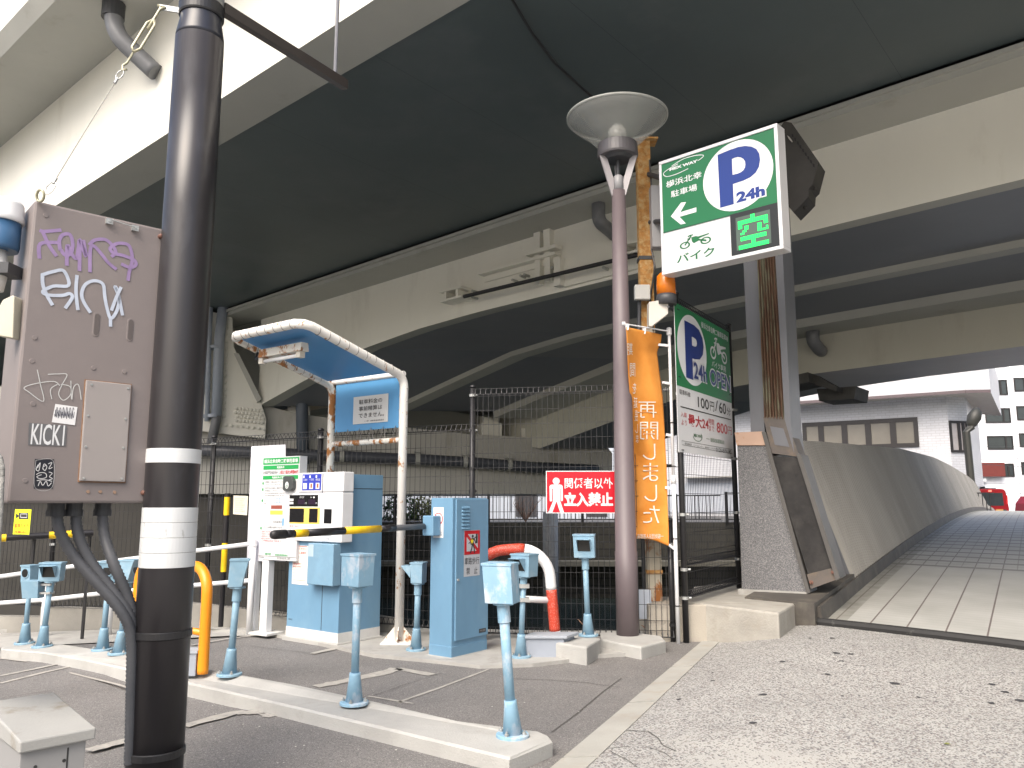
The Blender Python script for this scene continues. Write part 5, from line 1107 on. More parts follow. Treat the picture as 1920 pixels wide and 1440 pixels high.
def shademat():
    nt = M_SHADE.node_tree; N = nt.nodes; L = nt.links; b = N['Principled BSDF']; b.inputs['Base Color'].default_value = (.52, .53, .50, 1); b.inputs['Roughness'].default_value = .12; b.inputs['Specular IOR Level'].default_value = .6
    b.inputs['Alpha'].default_value = .42
    tc = N.new('ShaderNodeTexCoord'); wv = N.new('ShaderNodeTexWave'); wv.bands_direction = 'Z'; wv.inputs['Scale'].default_value = 26; L.new(tc.outputs['Object'], wv.inputs['Vector']); bu = N.new('ShaderNodeBump'); bu.inputs['Strength'].default_value = .15; bu.inputs['Distance'].default_value = .01; L.new(wv.outputs['Fac'], bu.inputs['Height']); L.new(bu.outputs[0], b.inputs['Normal'])
shademat()
Rm = rl(186, 228); zm = zl(222)
g = MB(); pr = [(Rr_ * .9, zr1 - .0), (Rr_ * 1.15, zr1 + .03), (Rm * .62, zr1 + (zm - zr1) * .38), (Rm * .86, zr1 + (zm - zr1) * .72), (Rm * .97, zm - .03), (Rm, zm)]
g.lathe(C_, pr, 64); g.f = [f for f in g.f if len(f) == 4]; o = g.build('glass_shade', M_SHADE, lp, sm=True)
g = MB(); g.lathe(C_, [(Rm - .004, zm - .012), (Rm + .008, zm - .006), (Rm + .008, zm + .012), (Rm - .01, zm + .016)], 64); g.f = [f for f in g.f if len(f) == 4]; g.build('shade_rim', mat('rim_grey', (.33, .34, .32), rough=.3), lp, sm=True)
g = MB(); g.lathe(C_, [(Rr_ * .5, zr1), (Rr_ * .45, zr1 + .16), (Rr_ * .25, zr1 + .22)], 20); g.build('lamp_lens', mat('frosted_lens', (.45, .45, .42), rough=.3, alpha=.8), lp, sm=True)

# ================================================================ rusty post with sign box, beacon and boxes
YP = 8.6; Pp = at(1212, 560, YP); RPs = thing('sign_post', (Pp.x, YP, .38), 'rust-streaked steel post behind the lamp post, carrying the illuminated parking sign', 'post')
zt1 = at(1206, 268, YP).z
zmid = at(1215, 620, YP).z
g = MB(); g.box(Pp.x - .075, YP - .075, zmid, Pp.x + .075, YP + .075, zt1); g.build('upper_post', M_RUST, RPs, bev=.006)
g = MB(); g.box(Pp.x - .075, YP - .075, .36, Pp.x + .075, YP + .075, zmid); g.build('lower_post', mat('rusty_cream_post', (.42, .38, .30), rough=.7, var=.1, vs=6, bump=.2, bs=80, col2=(.28, .10, .02), thr=(.5, .58), s2=7, stretch=(1, 1, .5)), RPs, bev=.006)
g = MB(); g.box(Pp.x - .13, YP - .12, zt1, Pp.x + .16, YP + .1, zt1 + .02); g.build('top_plate', M_RUST, RPs)
for py in (490, 1075): z = at(1212, py, YP).z; g = MB(); g.box(Pp.x - .085, YP - .085, z, Pp.x + .085, YP + .085, z + .04); g.build('strap', M_DARK if py < 600 else M_RUST, RPs)
g = MB(); g.tube([(Pp.x - .12, YP - .10, .5), (Pp.x - .12, YP - .10, 2.9), (Pp.x - .10, YP - .14, at(1212, 560, YP).z)], .022, 10); g.build('cable_duct', M_DARK, RPs, sm=True)
g = MB(); fr = Fr((Pp.x, YP - .16, 0), (1, 0, 0)); a = fr.box(1190, 535, 1218, 563); g.fbox(fr, a[0], a[1], a[2], a[3], -.04, .04); g.build('switch_box', mat('switch_box_white', (.55, .55, .52), rough=.4), RPs, bev=.01)
a = fr.box(1222, 350, 1244, 465); g = MB(); g.fbox(fr, a[0], a[1], a[2] + .1, a[3], -.1, .05); g.build('control_box', mat('control_box_grey', (.36, .36, .37), rough=.4), RPs, bev=.006)
g = MB(); pts = [at(1218, 300, YP - .1), at(1222, 360, YP - .12), at(1222, 470, YP - .12), at(1228, 500, YP - .15), at(1219, 560, YP - .1), at(1225, 620, YP - .1)]; g.tube(pts, .010, 6); g.build('wire', M_BLACK, RPs)
g = MB(); fr2 = Fr((Pp.x, YP - .2, 0), (1, 0, 0)); a = fr2.box(1198, 1106, 1220, 1160); g.fbox(fr2, a[0], a[1], a[2], a[3], -.05, .03); g.build('lower_box', mat('pale_blue_box', (.42, .46, .52), rough=.4), RPs, bev=.006)
fb_ = MB(); p = hz(1214, 1128, .36); q_ = hz(1284, 1122, .36); fb_.box(Pp.x - .12, 8.25, -.05, PA.x + .35, 8.95, .36); tag(fb_.build('post_footing', mat('cream_concrete', (.36, .33, .28), rough=.85, var=.1, bump=.3), bev=.01), 'cream concrete footing under the rusty sign post, behind the mesh fence', 'concrete block')

PLs = at(1238, 400, 7.8); PRs = at(1462, 400, 6.95); xd = Vector((PRs.x - PLs.x, PRs.y - PLs.y, 0)); F8 = Fr((PLs.x, PLs.y, 0), xd)
Z3 = zc(1200, 200, 4.236)
c4 = [F8.uv(*Z3(150, 415)), F8.uv(*Z3(1095, 152)), F8.uv(*Z3(1135, 1158)), F8.uv(*Z3(170, 1310))]; print('sign box', [(round(a, 3), round(b, 3)) for a, b in c4])
ax0 = (c4[0][0] + c4[3][0]) / 2; ax1 = (c4[1][0] + c4[2][0]) / 2
by1 = (c4[0][1] + c4[1][1]) / 2; by0 = (c4[2][1] + c4[3][1]) / 2
F8.hom([Z3(150, 415), Z3(1095, 152), Z3(1135, 1158), Z3(170, 1310)], [(ax0, by1), (ax1, by1), (ax1, by0), (ax0, by0)])
sb = thing('parking_sign', F8.p(ax0, by0, -.1), 'box-shaped parking sign with a white P disc, arrow, motorcycle and green lit character panel', 'sign')
M_ALU = mat('aluminium_frame', (.62, .62, .63), rough=.35, metal=.25, var=.04)
g = MB(); fw = .035
g.fbox(F8, ax0, by0, ax1, by0 + fw, -.17, .0); g.fbox(F8, ax0, by1 - fw, ax1, by1, -.17, .0); g.fbox(F8, ax0, by0 + fw, ax0 + fw * .8, by1 - fw, -.17, 0); g.fbox(F8, ax1 - fw, by0 + fw, ax1, by1 - fw, -.17, 0); g.build('frame', M_ALU, sb, bev=.004)
g = MB(); g.fbox(F8, ax0 + .01, by0 + .01, ax1 - .01, by1 - .01, -.168, -.15); g.build('back_plate', M_ALU, sb)
def q4(z, pts, c, m, nm, par=None): g = MB(); g.poly([F8.p(*F8.uv(*z(*p)), c) for p in pts][::-1]); return g.build(nm, m, par or sb)
gy = F8.uv(*Z3(650, 880))[1]
lx = F8.uv(*Z3(714, 1000))[0]; rx = F8.uv(*Z3(1098, 960))[0] if True else 0; rx = ax1 - .035
g = MB(); g.rect(F8, ax0 + .028, gy, ax1 - .035, by1 - .035, -.010); g.build('green_face', M_SGREEN, sb)
g = MB(); g.rect(F8, ax0 + .028, by0 + .035, lx, gy, -.012); g.build('white_face', M_SIGNW, sb)
g = MB(); g.fbox(F8, ax0 + .028, gy - .006, ax1 - .035, gy + .003, -.012, -.006); g.build('divider_strip', mat('deep_green', (.01, .08, .04)), sb)
c_ = F8.uv(*Z3(768, 553)); ra_ = (F8.uv(*Z3(1048, 505))[0] - F8.uv(*Z3(487, 600))[0]) / 2; rbv = (F8.uv(*Z3(770, 275))[1] - F8.uv(*Z3(765, 833))[1]) / 2; print('disc', ra_, rbv)
g = MB(); g.disc(F8, c_[0], c_[1], rbv, -.0085, 48, ra_ / rbv); 
tz(g, F8, '横浜北幸', Z3, (205, 625), (485, 500), c=-.0085, bold=.01); tz(g, F8, '駐車場', Z3, (243, 703), (448, 600), c=-.0085, bold=.01); tz(g, F8, 'MEX WAY', Z3, (232, 490), (455, 408), c=-.0085, bold=.05)
for pts in ([(240, 850), (300, 848), (362, 743), (322, 745)], [(240, 850), (318, 918), (358, 912), (300, 848)], [(270, 832), (285, 862), (442, 826), (442, 790)]): g.poly([F8.p(*F8.uv(*Z3(*p)), -.0085 + .0003 * (len(g.f) % 3)) for p in pts][::-1])
sw = [(186, 520), (188, 500), (230, 470), (300, 435)], [(186, 520), (215, 532), (290, 515), (380, 478)], [(250, 450), (340, 400), (430, 378), (490, 375), (502, 385), (480, 405), (455, 420)]
for s in sw: scribble(g, F8, [Z3(*p) for p in s], .007, -.0085)
g.build('white_print', M_INKW, sb)
def Pglyph(mb, z, c):
    o_ = [(615, 380), (640, 368), (700, 345), (770, 330), (830, 325), (880, 330), (920, 350), (945, 385), (955, 430), (945, 490), (920, 535), (880, 570), (830, 595), (735, 622), (740, 780), (632, 805)]
    return o_
g = MB()
def fillquads(mb, fr, z, A, B, c):
    for i in range(len(A) - 1): mb.poly([fr.p(*fr.uv(*z(*p)), c) for p in (A[i], A[i + 1], B[i + 1], B[i])][::-1])
fillquads(g, F8, Z3, [(615, 382), (632, 805)], [(726, 342), (740, 782)], -.007)                                  # stem
fillquads(g, F8, Z3, [(724, 345), (780, 328), (835, 322), (885, 330), (925, 352), (948, 390), (954, 440), (944, 495), (918, 540), (875, 575), (820, 598), (733, 622)],
          [(726, 422), (750, 412), (775, 407), (800, 412), (820, 425), (833, 445), (836, 470), (832, 495), (820, 515), (800, 530), (775, 540), (731, 548)], -.0068)
tz(g, F8, '24h', Z3, (762, 775), (988, 640), c=-.0062, bold=.05); g.build('blue_print', M_INKBL, sb)
g = MB(); tz(g, F8, '24h', Z3, (752, 786), (998, 632), c=-.0075, bold=.085); g.build('white_outline', M_INKW, sb)
g = MB(); a = F8.uv(*Z3(308, 1120)); b = F8.uv(*Z3(555, 975)); bike(g, F8, (a[0], a[1]), (b[0], b[1]), -.010); tz(g, F8, 'バイク', Z3, (285, 1225), (582, 1105), c=-.010, bold=.02); g.build('green_print', M_INKG, sb)
bz0, bz1 = by0 + .035, gy - .006
g = MB(); g.fbox(F8, lx, bz0, ax1 - .035, bz1 + .01, -.06, -.002); g.build('led_housing', mat('led_housing_black', (.012, .013, .012), rough=.3), sb, bev=.003)
lw_ = ax1 - .035 - lx; lh = bz1 + .01 - bz0; pxa, pya = lx + lw_ * .12, bz0 + lh * .10; pw_, ph_ = lw_ * .72, lh * .78
g = MB(); g.rect(F8, pxa, pya, pxa + pw_, pya + ph_, -.001); g.build('led_board', mat('led_board_grey', (.07, .10, .08), rough=.3), sb)
KANJI = ['.......##.......', '.......##.......', '.##############.', '.##############.', '.##..........##.', '.##.##....##.##.', '....##....##....', '...##.....##..#.', '..##......#####.', '................', '..############..', '..############..', '.......##.......', '.......##.......', '.##############.', '.##############.']
g = MB()
for r__, row in enumerate(KANJI):
    for c__, ch in enumerate(row):
        if ch == '#': x = pxa + pw_ * (c__ + .5) / 16; y = pya + ph_ * (1 - (r__ + .5) / 16); s = pw_ / 16 * .40; g.fbox(F8, x - s, y - s, x + s, y + s, -.001, .002)
lo = g.build('led_character', mat('green_led', (.01, .80, .10), rough=.4, var=0, emit=.9), sb)
g = MB(); g.tube([F8.p(ax0 + .1, (by0 + by1) / 2, -.17), Vector((Pp.x + .05, YP - .05, at(1212, 420, YP).z))], .03, 8); g.tube([F8.p(ax0 + .1, by1 - .2, -.17), Vector((Pp.x + .05, YP - .05, at(1212, 330, YP).z))], .03, 8); g.build('mounting_arms', M_DARK, sb)

# orange beacon on its wedge-shaped bracket box
Yb_ = 7.98; bb = at(1250, 575, Yb_); bcn = thing('warning_beacon', bb, 'orange rotating warning beacon on a cream wedge box at the top of the fence post', 'beacon')
def atz(px, py): return at(px, py, Yb_).z
rb_ = 19 / F * (Yb_ * CP + 1.8 * SP); Cb = Vector((bb.x, Yb_, 0)); 
g = MB(); g.lathe(Cb, [(rb_, atz(1250, 572)), (rb_ * 1.03, atz(1250, 560)), (rb_ * .95, atz(1250, 553))], 28); g.build('base', M_DARK, bcn, sm=True)
g = MB(); g.lathe(Cb, [(rb_ * .93, atz(1250, 553)), (rb_ * .95, atz(1250, 535)), (rb_ * .88, atz(1250, 518)), (rb_ * .6, atz(1250, 512))], 28); g.build('orange_dome', mat('amber_plastic', (.62, .17, .01), rough=.15, var=.05, alpha=.93), bcn, sm=True)
fr = Fr((bb.x, Yb_ - .05, 0), (1, 0, 0)); g = MB(); g.fprism(fr, [fr.uv(*p) for p in [(1217, 566), (1253, 560), (1253, 588), (1222, 612), (1217, 611)]][::-1], -.13, .0); g.build('wedge_box', mat('cream_plastic_box', (.50, .47, .42), rough=.45), bcn, bev=.004)
g = MB(); g.tube([at(1253, 575, Yb_ - .1), Vector((PA.x, PA.y, atz(1255, 578)))], .012, 8); g.build('bracket', M_DARK, bcn)

# ---- promotional banner seen from behind
bp_b = hz(1272, 1207, 0); bp_b = Vector((bp_b.x, min(bp_b.y, PA.y - .06), 0)); Yn = bp_b.y
bn = thing('banner', (bp_b.x, Yn, 0), 'orange vertical cloth banner seen from behind, on a white pole tied beside the fence', 'banner')
def xl(py): 
    tb = [(608, 1174), (700, 1178), (780, 1184), (870, 1189), (930, 1186), (975, 1172), (1000, 1152), (1030, 1150)]
    for (y0, a), (y1, b) in zip(tb, tb[1:]):
        if py <= y1: return a + (b - a) * (py - y0) / (y1 - y0)
    return tb[-1][1]
def xr(py):
    tb = [(608, 1242), (640, 1240), (660, 1232), (700, 1237), (745, 1243), (800, 1246), (880, 1250), (1000, 1254), (1030, 1254)]
    for (y0, a), (y1, b) in zip(tb, tb[1:]):
        if py <= y1: return a + (b - a) * (py - y0) / (y1 - y0)
    return tb[-1][1]
def Yban(px, py):
    s = (px - xl(py)) / (xr(py) - xl(py)); t = (py - 612) / 405
    yl = [(0, 7.36), (.15, 7.42), (.3, 7.52), (.45, 7.70), (.6, 7.86), (1, 7.98)]
    for (a, A), (b, B) in zip(yl, yl[1:]):
        if t <= b: l_ = A + (B - A) * (t - a) / (b - a); break
    else: l_ = 7.98
    l_ += (YL - 7.63)
    return l_ + (Yn - .02 - l_) * s + .035 * math.sin(s * 5 + t * 3.5) * math.sin(t * 3.1) + .015 * math.sin(s * 9 - t * 11) * (1 - .5 * t)
g = MB(); NU, NV = 24, 80
for j in range(NV + 1):
    t = j / NV
    for i in range(NU + 1):
        s = i / NU; py = 613 + 14 * s * (1 - t) + t * (387 + 22 * s + 3 * math.sin(s * 7)); px = xl(py) + (xr(py) - xl(py)) * s; g.v.append(at(px, py, Yban(px, py)))
for j in range(NV):
    for i in range(NU): a = j * (NU + 1) + i; g.f.append((a, a + 1, a + NU + 2, a + NU + 1))
M_CLOTH = mat('orange_cloth', (.60, .215, .025), rough=.85, var=.05, vs=3, col2=(.66, .28, .05), thr=(.4, .7), s2=3); cl = g.build('cloth', M_CLOTH, bn, sm=True)
for p in cl.data.polygons: p.use_smooth = True
sol = cl.modifiers.new('thickness', 'SOLIDIFY'); sol.thickness = .002; sol.offset = 1
def btext(mb, ch, x0, y0, x1, y1, bold=.0):
    vs, fs = glyphs(ch, bold); pos = []
    for x, y in vs:
        px = x1 - x * (x1 - x0); py = y1 - y * (y1 - y0); pos.append(at(px, py, Yban(px, py) - .007))
    mb.add(pos, fs)
g = MB()
for ch, x0, y0, x1, y1 in (('再', 1196, 753, 1231, 783), ('開', 1200, 791, 1234, 824), ('し', 1205, 832, 1229, 862), ('ま', 1205, 868, 1234, 902), ('し', 1208, 909, 1232, 940), ('た', 1206, 948, 1237, 981)): btext(g, ch, x0, y0, x1, y1, -.006)
for ch, x0, y0, x1, y1 in (('期', 1176, 643, 1186, 666), ('間', 1181, 681, 1191, 706), ('を', 1186, 718, 1193, 738), ('延', 1188, 745, 1195, 765), ('長', 1190, 770, 1196, 790), ('し', 1191, 795, 1196, 812), ('ま', 1192, 815, 1197, 830)): btext(g, ch, x0, y0, x1, y1)
btext(g, '一般財団法人首都高', 1195, 1001, 1244, 1010); g.build('white_characters', mat('banner_white', (.70, .66, .58), rough=.8, var=.02), bn)
g = MB(); tP = at(1247, 616, Yn - .0); tP = Vector((bp_b.x, Yn, tP.z)); g.tube([(bp_b.x, Yn, 0), (bp_b.x, Yn, 1.6)], .020, 12); g.tube([(bp_b.x, Yn, 1.6), tP], .015, 12); g.lathe(Vector((bp_b.x, Yn, 1.58)), [(.026, 0), (.026, .08)], 12); g.build('pole', M_WHITE, bn, sm=True)
cl_ = at(1169, 607, Yban(1176, 615)); g = MB(); g.tube([tP - Z * .03, cl_], .008, 8); g.lathe(tP - Z * .07, [(.028, 0), (.028, .07), (.02, .08)], 12); g.lathe(cl_, [(.02, -.015), (.02, .015)], 12, axis=(1, 0, 0)); g.build('crossbar', M_WHITE, bn)
for px, py in ((1234, 646), (1246, 717), (1252, 815), (1250, 914), (1258, 1022)):
    a_ = at(px - 3, py, Yban(xr(py) - 1, py) - .004); g = MB(); b_ = Vector((bp_b.x, Yn, a_.z - (.05 if py > 1000 else .01))); g.tube([a_, b_], .018, 4); g.build('tab', M_WHITE, bn)
for px, py in ((1176, 613), (1208, 620)): a_ = at(px, py + 6, Yban(px, py + 8)); g = MB(); g.prism([a_ + Vector((-.012, -.004, .0)), a_ + Vector((.012, -.004, .0)), a_ + Vector((.02, -.004, .06)), a_ + Vector((-.02, -.004, .06))], (0, .006, 0)); g.build('tab', M_WHITE, bn)
for z in (.36, 1.02, 1.75, 2.2): g = MB(); g.lathe(Vector((bp_b.x, Yn, z)), [(.026, 0), (.026, .01)], 10); g.tube([(bp_b.x, Yn, z), (PA.x, PA.y, z)], .004, 5); g.build('cable_tie', M_BLACK, bn)

# ================================================================ bridge pillar, leg and ribbed parapet
OP = hz(1450, 1118, PT); F9 = Fr((OP.x, OP.y, 0), (.835, -.55, 0)); Z7 = zc(1280, 760, 3); ZB = zc(1360, 480, 3.4286)
bpil = thing('bridge_pillar', OP, 'speckled grey stone pillar with a leaning weathered steel leg at the end of the bridge parapet', 'bridge pillar')
M_GRAN = mat('speckled_granite', (.145, .145, .15), rough=.6, var=.08, vs=2, bump=.1, bs=150, speck=(170, [((.24, .237, .235), .76), ((.085, .085, .09), .70)]))
M_STEEL = mat('stainless_plate', (.15, .155, .17), rough=.4, metal=.2, var=.12, vs=1.5, stretch=(1, 1, .3)); M_BRONZE = mat('weathered_plate', (.11, .095, .085), rough=.5, metal=.2, var=.2, vs=3, col2=(.17, .13, .095), thr=(.5, .7), s2=5)
M_LEG = mat('tarnished_edge', (.095, .09, .085), rough=.45, metal=.2, var=.15)
M_DPAN = mat('sooty_panel', (.032, .031, .031), rough=.5, var=.25, vs=5, col2=(.055, .052, .05), thr=(.45, .7), s2=4, spec=.15)
def p9(z, pts, c0, c1, m, nm, bev=0): g = MB(); g.fprism(F9, [F9.uv(*z(*p)) for p in pts][::-1], c0, c1); return g.build(nm, m, bpil, bev=bev)
I_ = lambda X, Y: (X, Y)
p9(I_, [(1391, 1106), (1382, 834), (1439, 836), (1513, 1112)], -1.1, 0, M_GRAN, 'stone_body', .006)
p9(I_, [(1386, 1116), (1385, 1104), (1514, 1110), (1518, 1150), (1504, 1126)], -1.15, .03, M_CONC, 'stone_base')
M_SALM = mat('rusty_salmon_stone', (.48, .33, .25), rough=.7, var=.06, col2=(.42, .20, .10), thr=(.58, .66), s2=9)
p9(ZB, [(75, 1218), (62, 1135), (240, 1128), (262, 1218)], -1.1, .02, M_SALM, 'cap_stone', .004); p9(ZB, [(108, 1127), (100, 902), (150, 900), (160, 1127)], -.9, -.5, mat('rusty_tan_block', (.42, .26, .13), rough=.7, var=.1), 'back_block')
p9(I_, [(1407, 812), (1393, 490), (1386, 330), (1415, 330), (1421, 490), (1433, 812)], -.45, -.02, M_STEEL, 'column_side_plate')
# fluted rusty face: real flutes
a_t = [F9.uv(x, 320) for x in (1412, 1446)]; a_m = [F9.uv(*ZB(x, y)) for x, y in ((205, 40), (322, 30))]; a_b = [F9.uv(*ZB(x, y)) for x, y in ((250, 1040), (384, 1050))]
g = MB(); NF = 7
rows = [a_t, a_m, a_b]; k0 = 0
for row in rows:
    for i in range(NF * 4 + 1):
        s = i / (NF * 4); a = row[0][0] + (row[1][0] - row[0][0]) * s; b = row[0][1] + (row[1][1] - row[0][1]) * s; g.v.append(F9.p(a, b, -.0 + .03 * (0, 1, 1, 0)[i % 4]))
n = NF * 4 + 1
for j in range(2):
    for i in range(n - 1): g.f.append((j * n + i, (j + 1) * n + i, (j + 1) * n + i + 1, j * n + i + 1))
g.build('fluted_face', mat('fluted_rust', (.10, .052, .03), rough=.8, var=.5, vs=5, stretch=(3, 3, .25), bump=.3, col2=(.17, .165, .11), thr=(.5, .60), s2=6), bpil)
p9(I_, [(1412, 320), (1446, 320), (1472, 786), (1434, 782)][::-1], -.4, -.005, M_BRONZE, 'column_core')
p9(I_, [(1455, 489), (1446, 325), (1458, 325), (1469, 486), (1484, 800), (1490, 850), (1472, 786)], -.45, .02, M_STEEL, 'column_edge_plate')
p9(ZB, [(300, 1268), (245, 1035), (385, 1035), (480, 1292)], -.3, .015, M_BRONZE, 'knee_plate'); p9(ZB, [(322, 1215), (290, 1095), (375, 1110), (415, 1228)], .015, .02, M_STEEL, 'name_plate')
p9(Z7, [(705, 950), (500, 285), (660, 295), (838, 918)], -.25, .0, M_DPAN, 'dark_panel'); p9(Z7, [(722, 1032), (700, 950), (836, 916), (872, 978)], -.2, .01, M_BRONZE, 'foot_plate')
p9(Z7, [(702, 1058), (448, 150), (472, 150), (722, 1052)], -.3, .035, M_LEG, 'leg_edge'); p9(Z7, [(865, 985), (642, 270), (668, 275), (888, 970)], -.3, .035, M_LEG, 'leg_edge')
for X, Y in ((725, 995), (848, 938)): g = MB(); g.lathe(F9.p(*F9.uv(*Z7(X, Y)), .01), [(.022, 0), (.022, .01), (.01, .012), (.01, .035)], 8, axis=F9.n); g.build('bolt', mat('brown_bolt', (.15, .07, .05), rough=.6), bpil)
# louvred box lamp behind the parking sign, on top of the column
g = MB(); g.fprism(F9, [F9.uv(*Z3(*p)) for p in [(1020, 160), (1050, 100), (1070, 95), (1100, 48), (1160, 60), (1378, 372), (1330, 560), (1300, 590), (1295, 660), (1240, 720), (1175, 785), (1100, 700)]][::-1], -.6, -.25)
lb_ = thing('louvre_lamp', F9.p(*F9.uv(1470, 330), -.4), 'dark louvred box luminaire on the bridge column, behind the parking sign', 'lamp'); g.build('housing', mat('sooty_brown', (.035, .032, .028), rough=.6, var=.3), lb_)
for i in range(9):
    f = i / 8; X = 1170 + 170 * f; Y = 150 + 240 * f
    g = MB(); g.fprism(F9, [F9.uv(*Z3(*p)) for p in [(X - 6, Y + 26), (X - 10, Y), (X + 6, Y + 6), (X + 8, Y + 34)]][::-1], -.25, -.245); g.build('slot', mat('slot_black', (.006, .006, .006)), lb_)
g = MB(); g.fprism(F9, [F9.uv(*Z3(*p)) for p in [(1140, 195), (1130, 170), (1145, 180), (1170, 212), (1165, 222)]][::-1], -.25, -.22); g.build('latch', mat('latch_grey', (.4, .38, .35)), lb_)
for X, Y in ((1300, 560), (1225, 720)): g = MB(); g.tube([F9.p(*F9.uv(*Z3(X, Y)), -.4), F9.p(*F9.uv(*Z3(X + 32, Y + 4)), -.35), F9.p(*F9.uv(*Z3(X + 28, Y + 22)), -.35)], .014, 6); g.build('hook', mat('sooty_brown', (.035, .032, .028)), lb_)
# kerb under the parapet and the ribbed parapet itself
par = thing('bridge_parapet', ramp(1, 0), 'long curved parapet of leaning ribbed steel sheet climbing over the humped bridge', 'parapet')
g = MB()
for i in range(0, 44):
    u0, u1 = i * 1., i + 1.; g.hexa([ramp(u0, -.55, -.1), ramp(u0, .10, -.1), ramp(u1, .10, -.1), ramp(u1, -.55, -.1)], [ramp(u0, -.55, .15), ramp(u0, .06, .15), ramp(u1, .06, .15), ramp(u1, -.55, .15)])
g.hexa([ramp(-.12, -.75, -.4), ramp(-.12, .03, -.4), ramp(2.0, .03, -.2), ramp(2.0, -.75, -.2)], [Vector((*ramp(-.12, -.75).xy, PT + .02)), Vector((*ramp(-.12, .03).xy, PT + .02)), ramp(2.0, .03, .19), ramp(2.0, -.75, .19)])
g.build('base_kerb', mat('dark_stone_kerb', (.075, .068, .06), rough=.6, var=.2, vs=2, col2=(.12, .11, .09), thr=(.5, .7)), par)
tops = [(1480, 823), (1493, 825), (1580, 832), (1680, 840), (1747, 857), (1780, 873), (1813, 893), (1830, 907), (1838, 922), (1844, 940), (1848, 958)]
def topy(x):
    if x <= tops[0][0]: return tops[0][1]
    for (a, A), (b, B) in zip(tops, tops[1:]):
        if x <= b: return A + (B - A) * (x - a) / (b - a)
    return 958
VL = Vector((-.835, .55, 0)); us_ = 1.98
bq = ramp(us_, .0, .13); F10 = Fr((bq.x, bq.y, 0), (.835, -.55, 0)); ub = F10.uv(1495, 826); print('parapet end lateral, z', ub, proj(bq))
KL = (-ub[0]) / (ub[1] - bq.z)
hs_ = []
for i in range(90):
    u = us_ + i * .47; B_ = ramp(u, 0, .13); lo, hi = .2, 3.5
    for _ in range(40):
        m = (lo + hi) / 2; q = B_ + VL * (KL * m) + Z * m; X, Y = proj(q)
        if Y > topy(X): lo = m
        else: hi = m
    hs_.append((u, lo))
hs_ = [(u, sum(h for _, h in hs_[max(0, i - 2):i + 3]) / len(hs_[max(0, i - 2):i + 3])) for i, (u, h) in enumerate(hs_)]
print('parapet heights', [round(h, 2) for _, h in hs_[::8]])
def hpar(u):
    i = min(len(hs_) - 2, max(0, int((u - us_) / .47))); f = (u - hs_[i][0]) / .47; return hs_[i][1] * (1 - f) + hs_[i + 1][1] * f
g = MB(); u = us_; k = 0; nrm = (VL * -1 + Z * -KL * 0).normalized()
while u < us_ + 40:
    for off in ((0, .045, .045, 0)[k % 4],):
        h = hpar(u)
        for f in (0, .5, 1): m = h * f; g.v.append(ramp(u, 0, .13) + VL * (KL * m) + Z * m - VL * off)
    st = .032 if u < 20 else .05
    u += st; k += 1
n = len(g.v) // 3
for i in range(n - 1):
    for j in range(2): a = i * 3 + j; g.f.append((a, a + 3, a + 4, a + 1))
M_RIB = mat('ribbed_steel', (.275, .262, .235), rough=.5, metal=.15, var=.12, vs=1.2, stretch=(1, 1, .12), col2=(.20, .188, .165), thr=(.45, .75), s2=.5, bump=.03, bs=20)
g.build('ribbed_sheet', M_RIB, par)
g = MB()
for i in range(85):
    u0 = us_ + i * .47; u1 = u0 + .47; q = []
    for u in (u0, u1): h = hpar(u); q.append((ramp(u, 0, .13) + VL * (KL * h + .0) + Z * h, ramp(u, 0, .13) + VL * (KL * h + .25) + Z * (h - .02), ramp(u, 0, -.3) + VL * .5))
    g.quad(q[0][0], q[1][0], q[1][1], q[0][1]); g.quad(q[0][1], q[1][1], q[1][2], q[0][2])
h = hpar(us_); e0 = ramp(us_, 0, .13); g.poly([e0, e0 + VL * (KL * h) + Z * h, e0 + VL * (KL * h + .25) + Z * (h - .02), e0 + VL * .5 - Z * .4]); g.build('outer_face', M_STEEL, par)

# ================================================================ street beyond
lm = at(1822, 905, 36); sl_ = thing('street_lamp', (lm.x, 36, .8), 'dark slender street lamp with a drooping egg-shaped head, beyond the bridge', 'street lamp')
g = MB(); g.tube([(lm.x, 36, .5), (lm.x - .05, 36, at(1820, 810, 36).z), (at(1822, 800, 36).x, 36, at(1822, 800, 36).z)], .16, 10); g.build('pole', mat('aged_bronze', (.03, .03, .025), rough=.5), sl_)
g = MB(); c1 = at(1818, 803, 36); c2 = at(1834, 765, 36); ax = (c2 - c1); g.lathe(c1, [(.05, 0), (.22, ax.length * .2), (.30, ax.length * .55), (.22, ax.length * .85), (.05, ax.length)], 14, axis=ax); g.build('lamp_head', mat('aged_bronze', (.03, .03, .025)), sl_, sm=True)
tx = thing('minivan', (at(1860, 960, 47).x, 47, .5), 'red minivan seen from behind with roof rack, cresting behind the bridge', 'van')
fr = Fr((0, 47, 0), (1, 0, 0)); Zt = zc(1640, 860, 6.857); M_TAXI = mat('red_car_paint', (.26, .008, .012), rough=.25, var=.03)
body = [(1330, 900), (1330, 440), (1345, 400), (1380, 388), (1620, 386), (1665, 392), (1690, 420), (1735, 640), (1745, 900)]
g = MB(); g.fprism(fr, [fr.uv(*Zt(*p)) for p in body][::-1], -4.2, 0); g.build('body', M_TAXI, tx, bev=.06)
g = MB(); g.fprism(fr, [fr.uv(*Zt(*p)) for p in [(1385, 590), (1375, 455), (1400, 440), (1640, 440), (1662, 600), (1640, 605), (1400, 605)]][::-1], 0, .02); g.build('rear_window', M_GLASS, tx)
for x in (1340, 1690): g = MB(); g.fprism(fr, [fr.uv(*Zt(*p)) for p in [(x, 590), (x - 2, 470), (x + 14, 470), (x + 22, 590)]][::-1], .0, .03); g.build('tail_light', mat('tail_lens', (.5, .02, .02), rough=.2), tx)
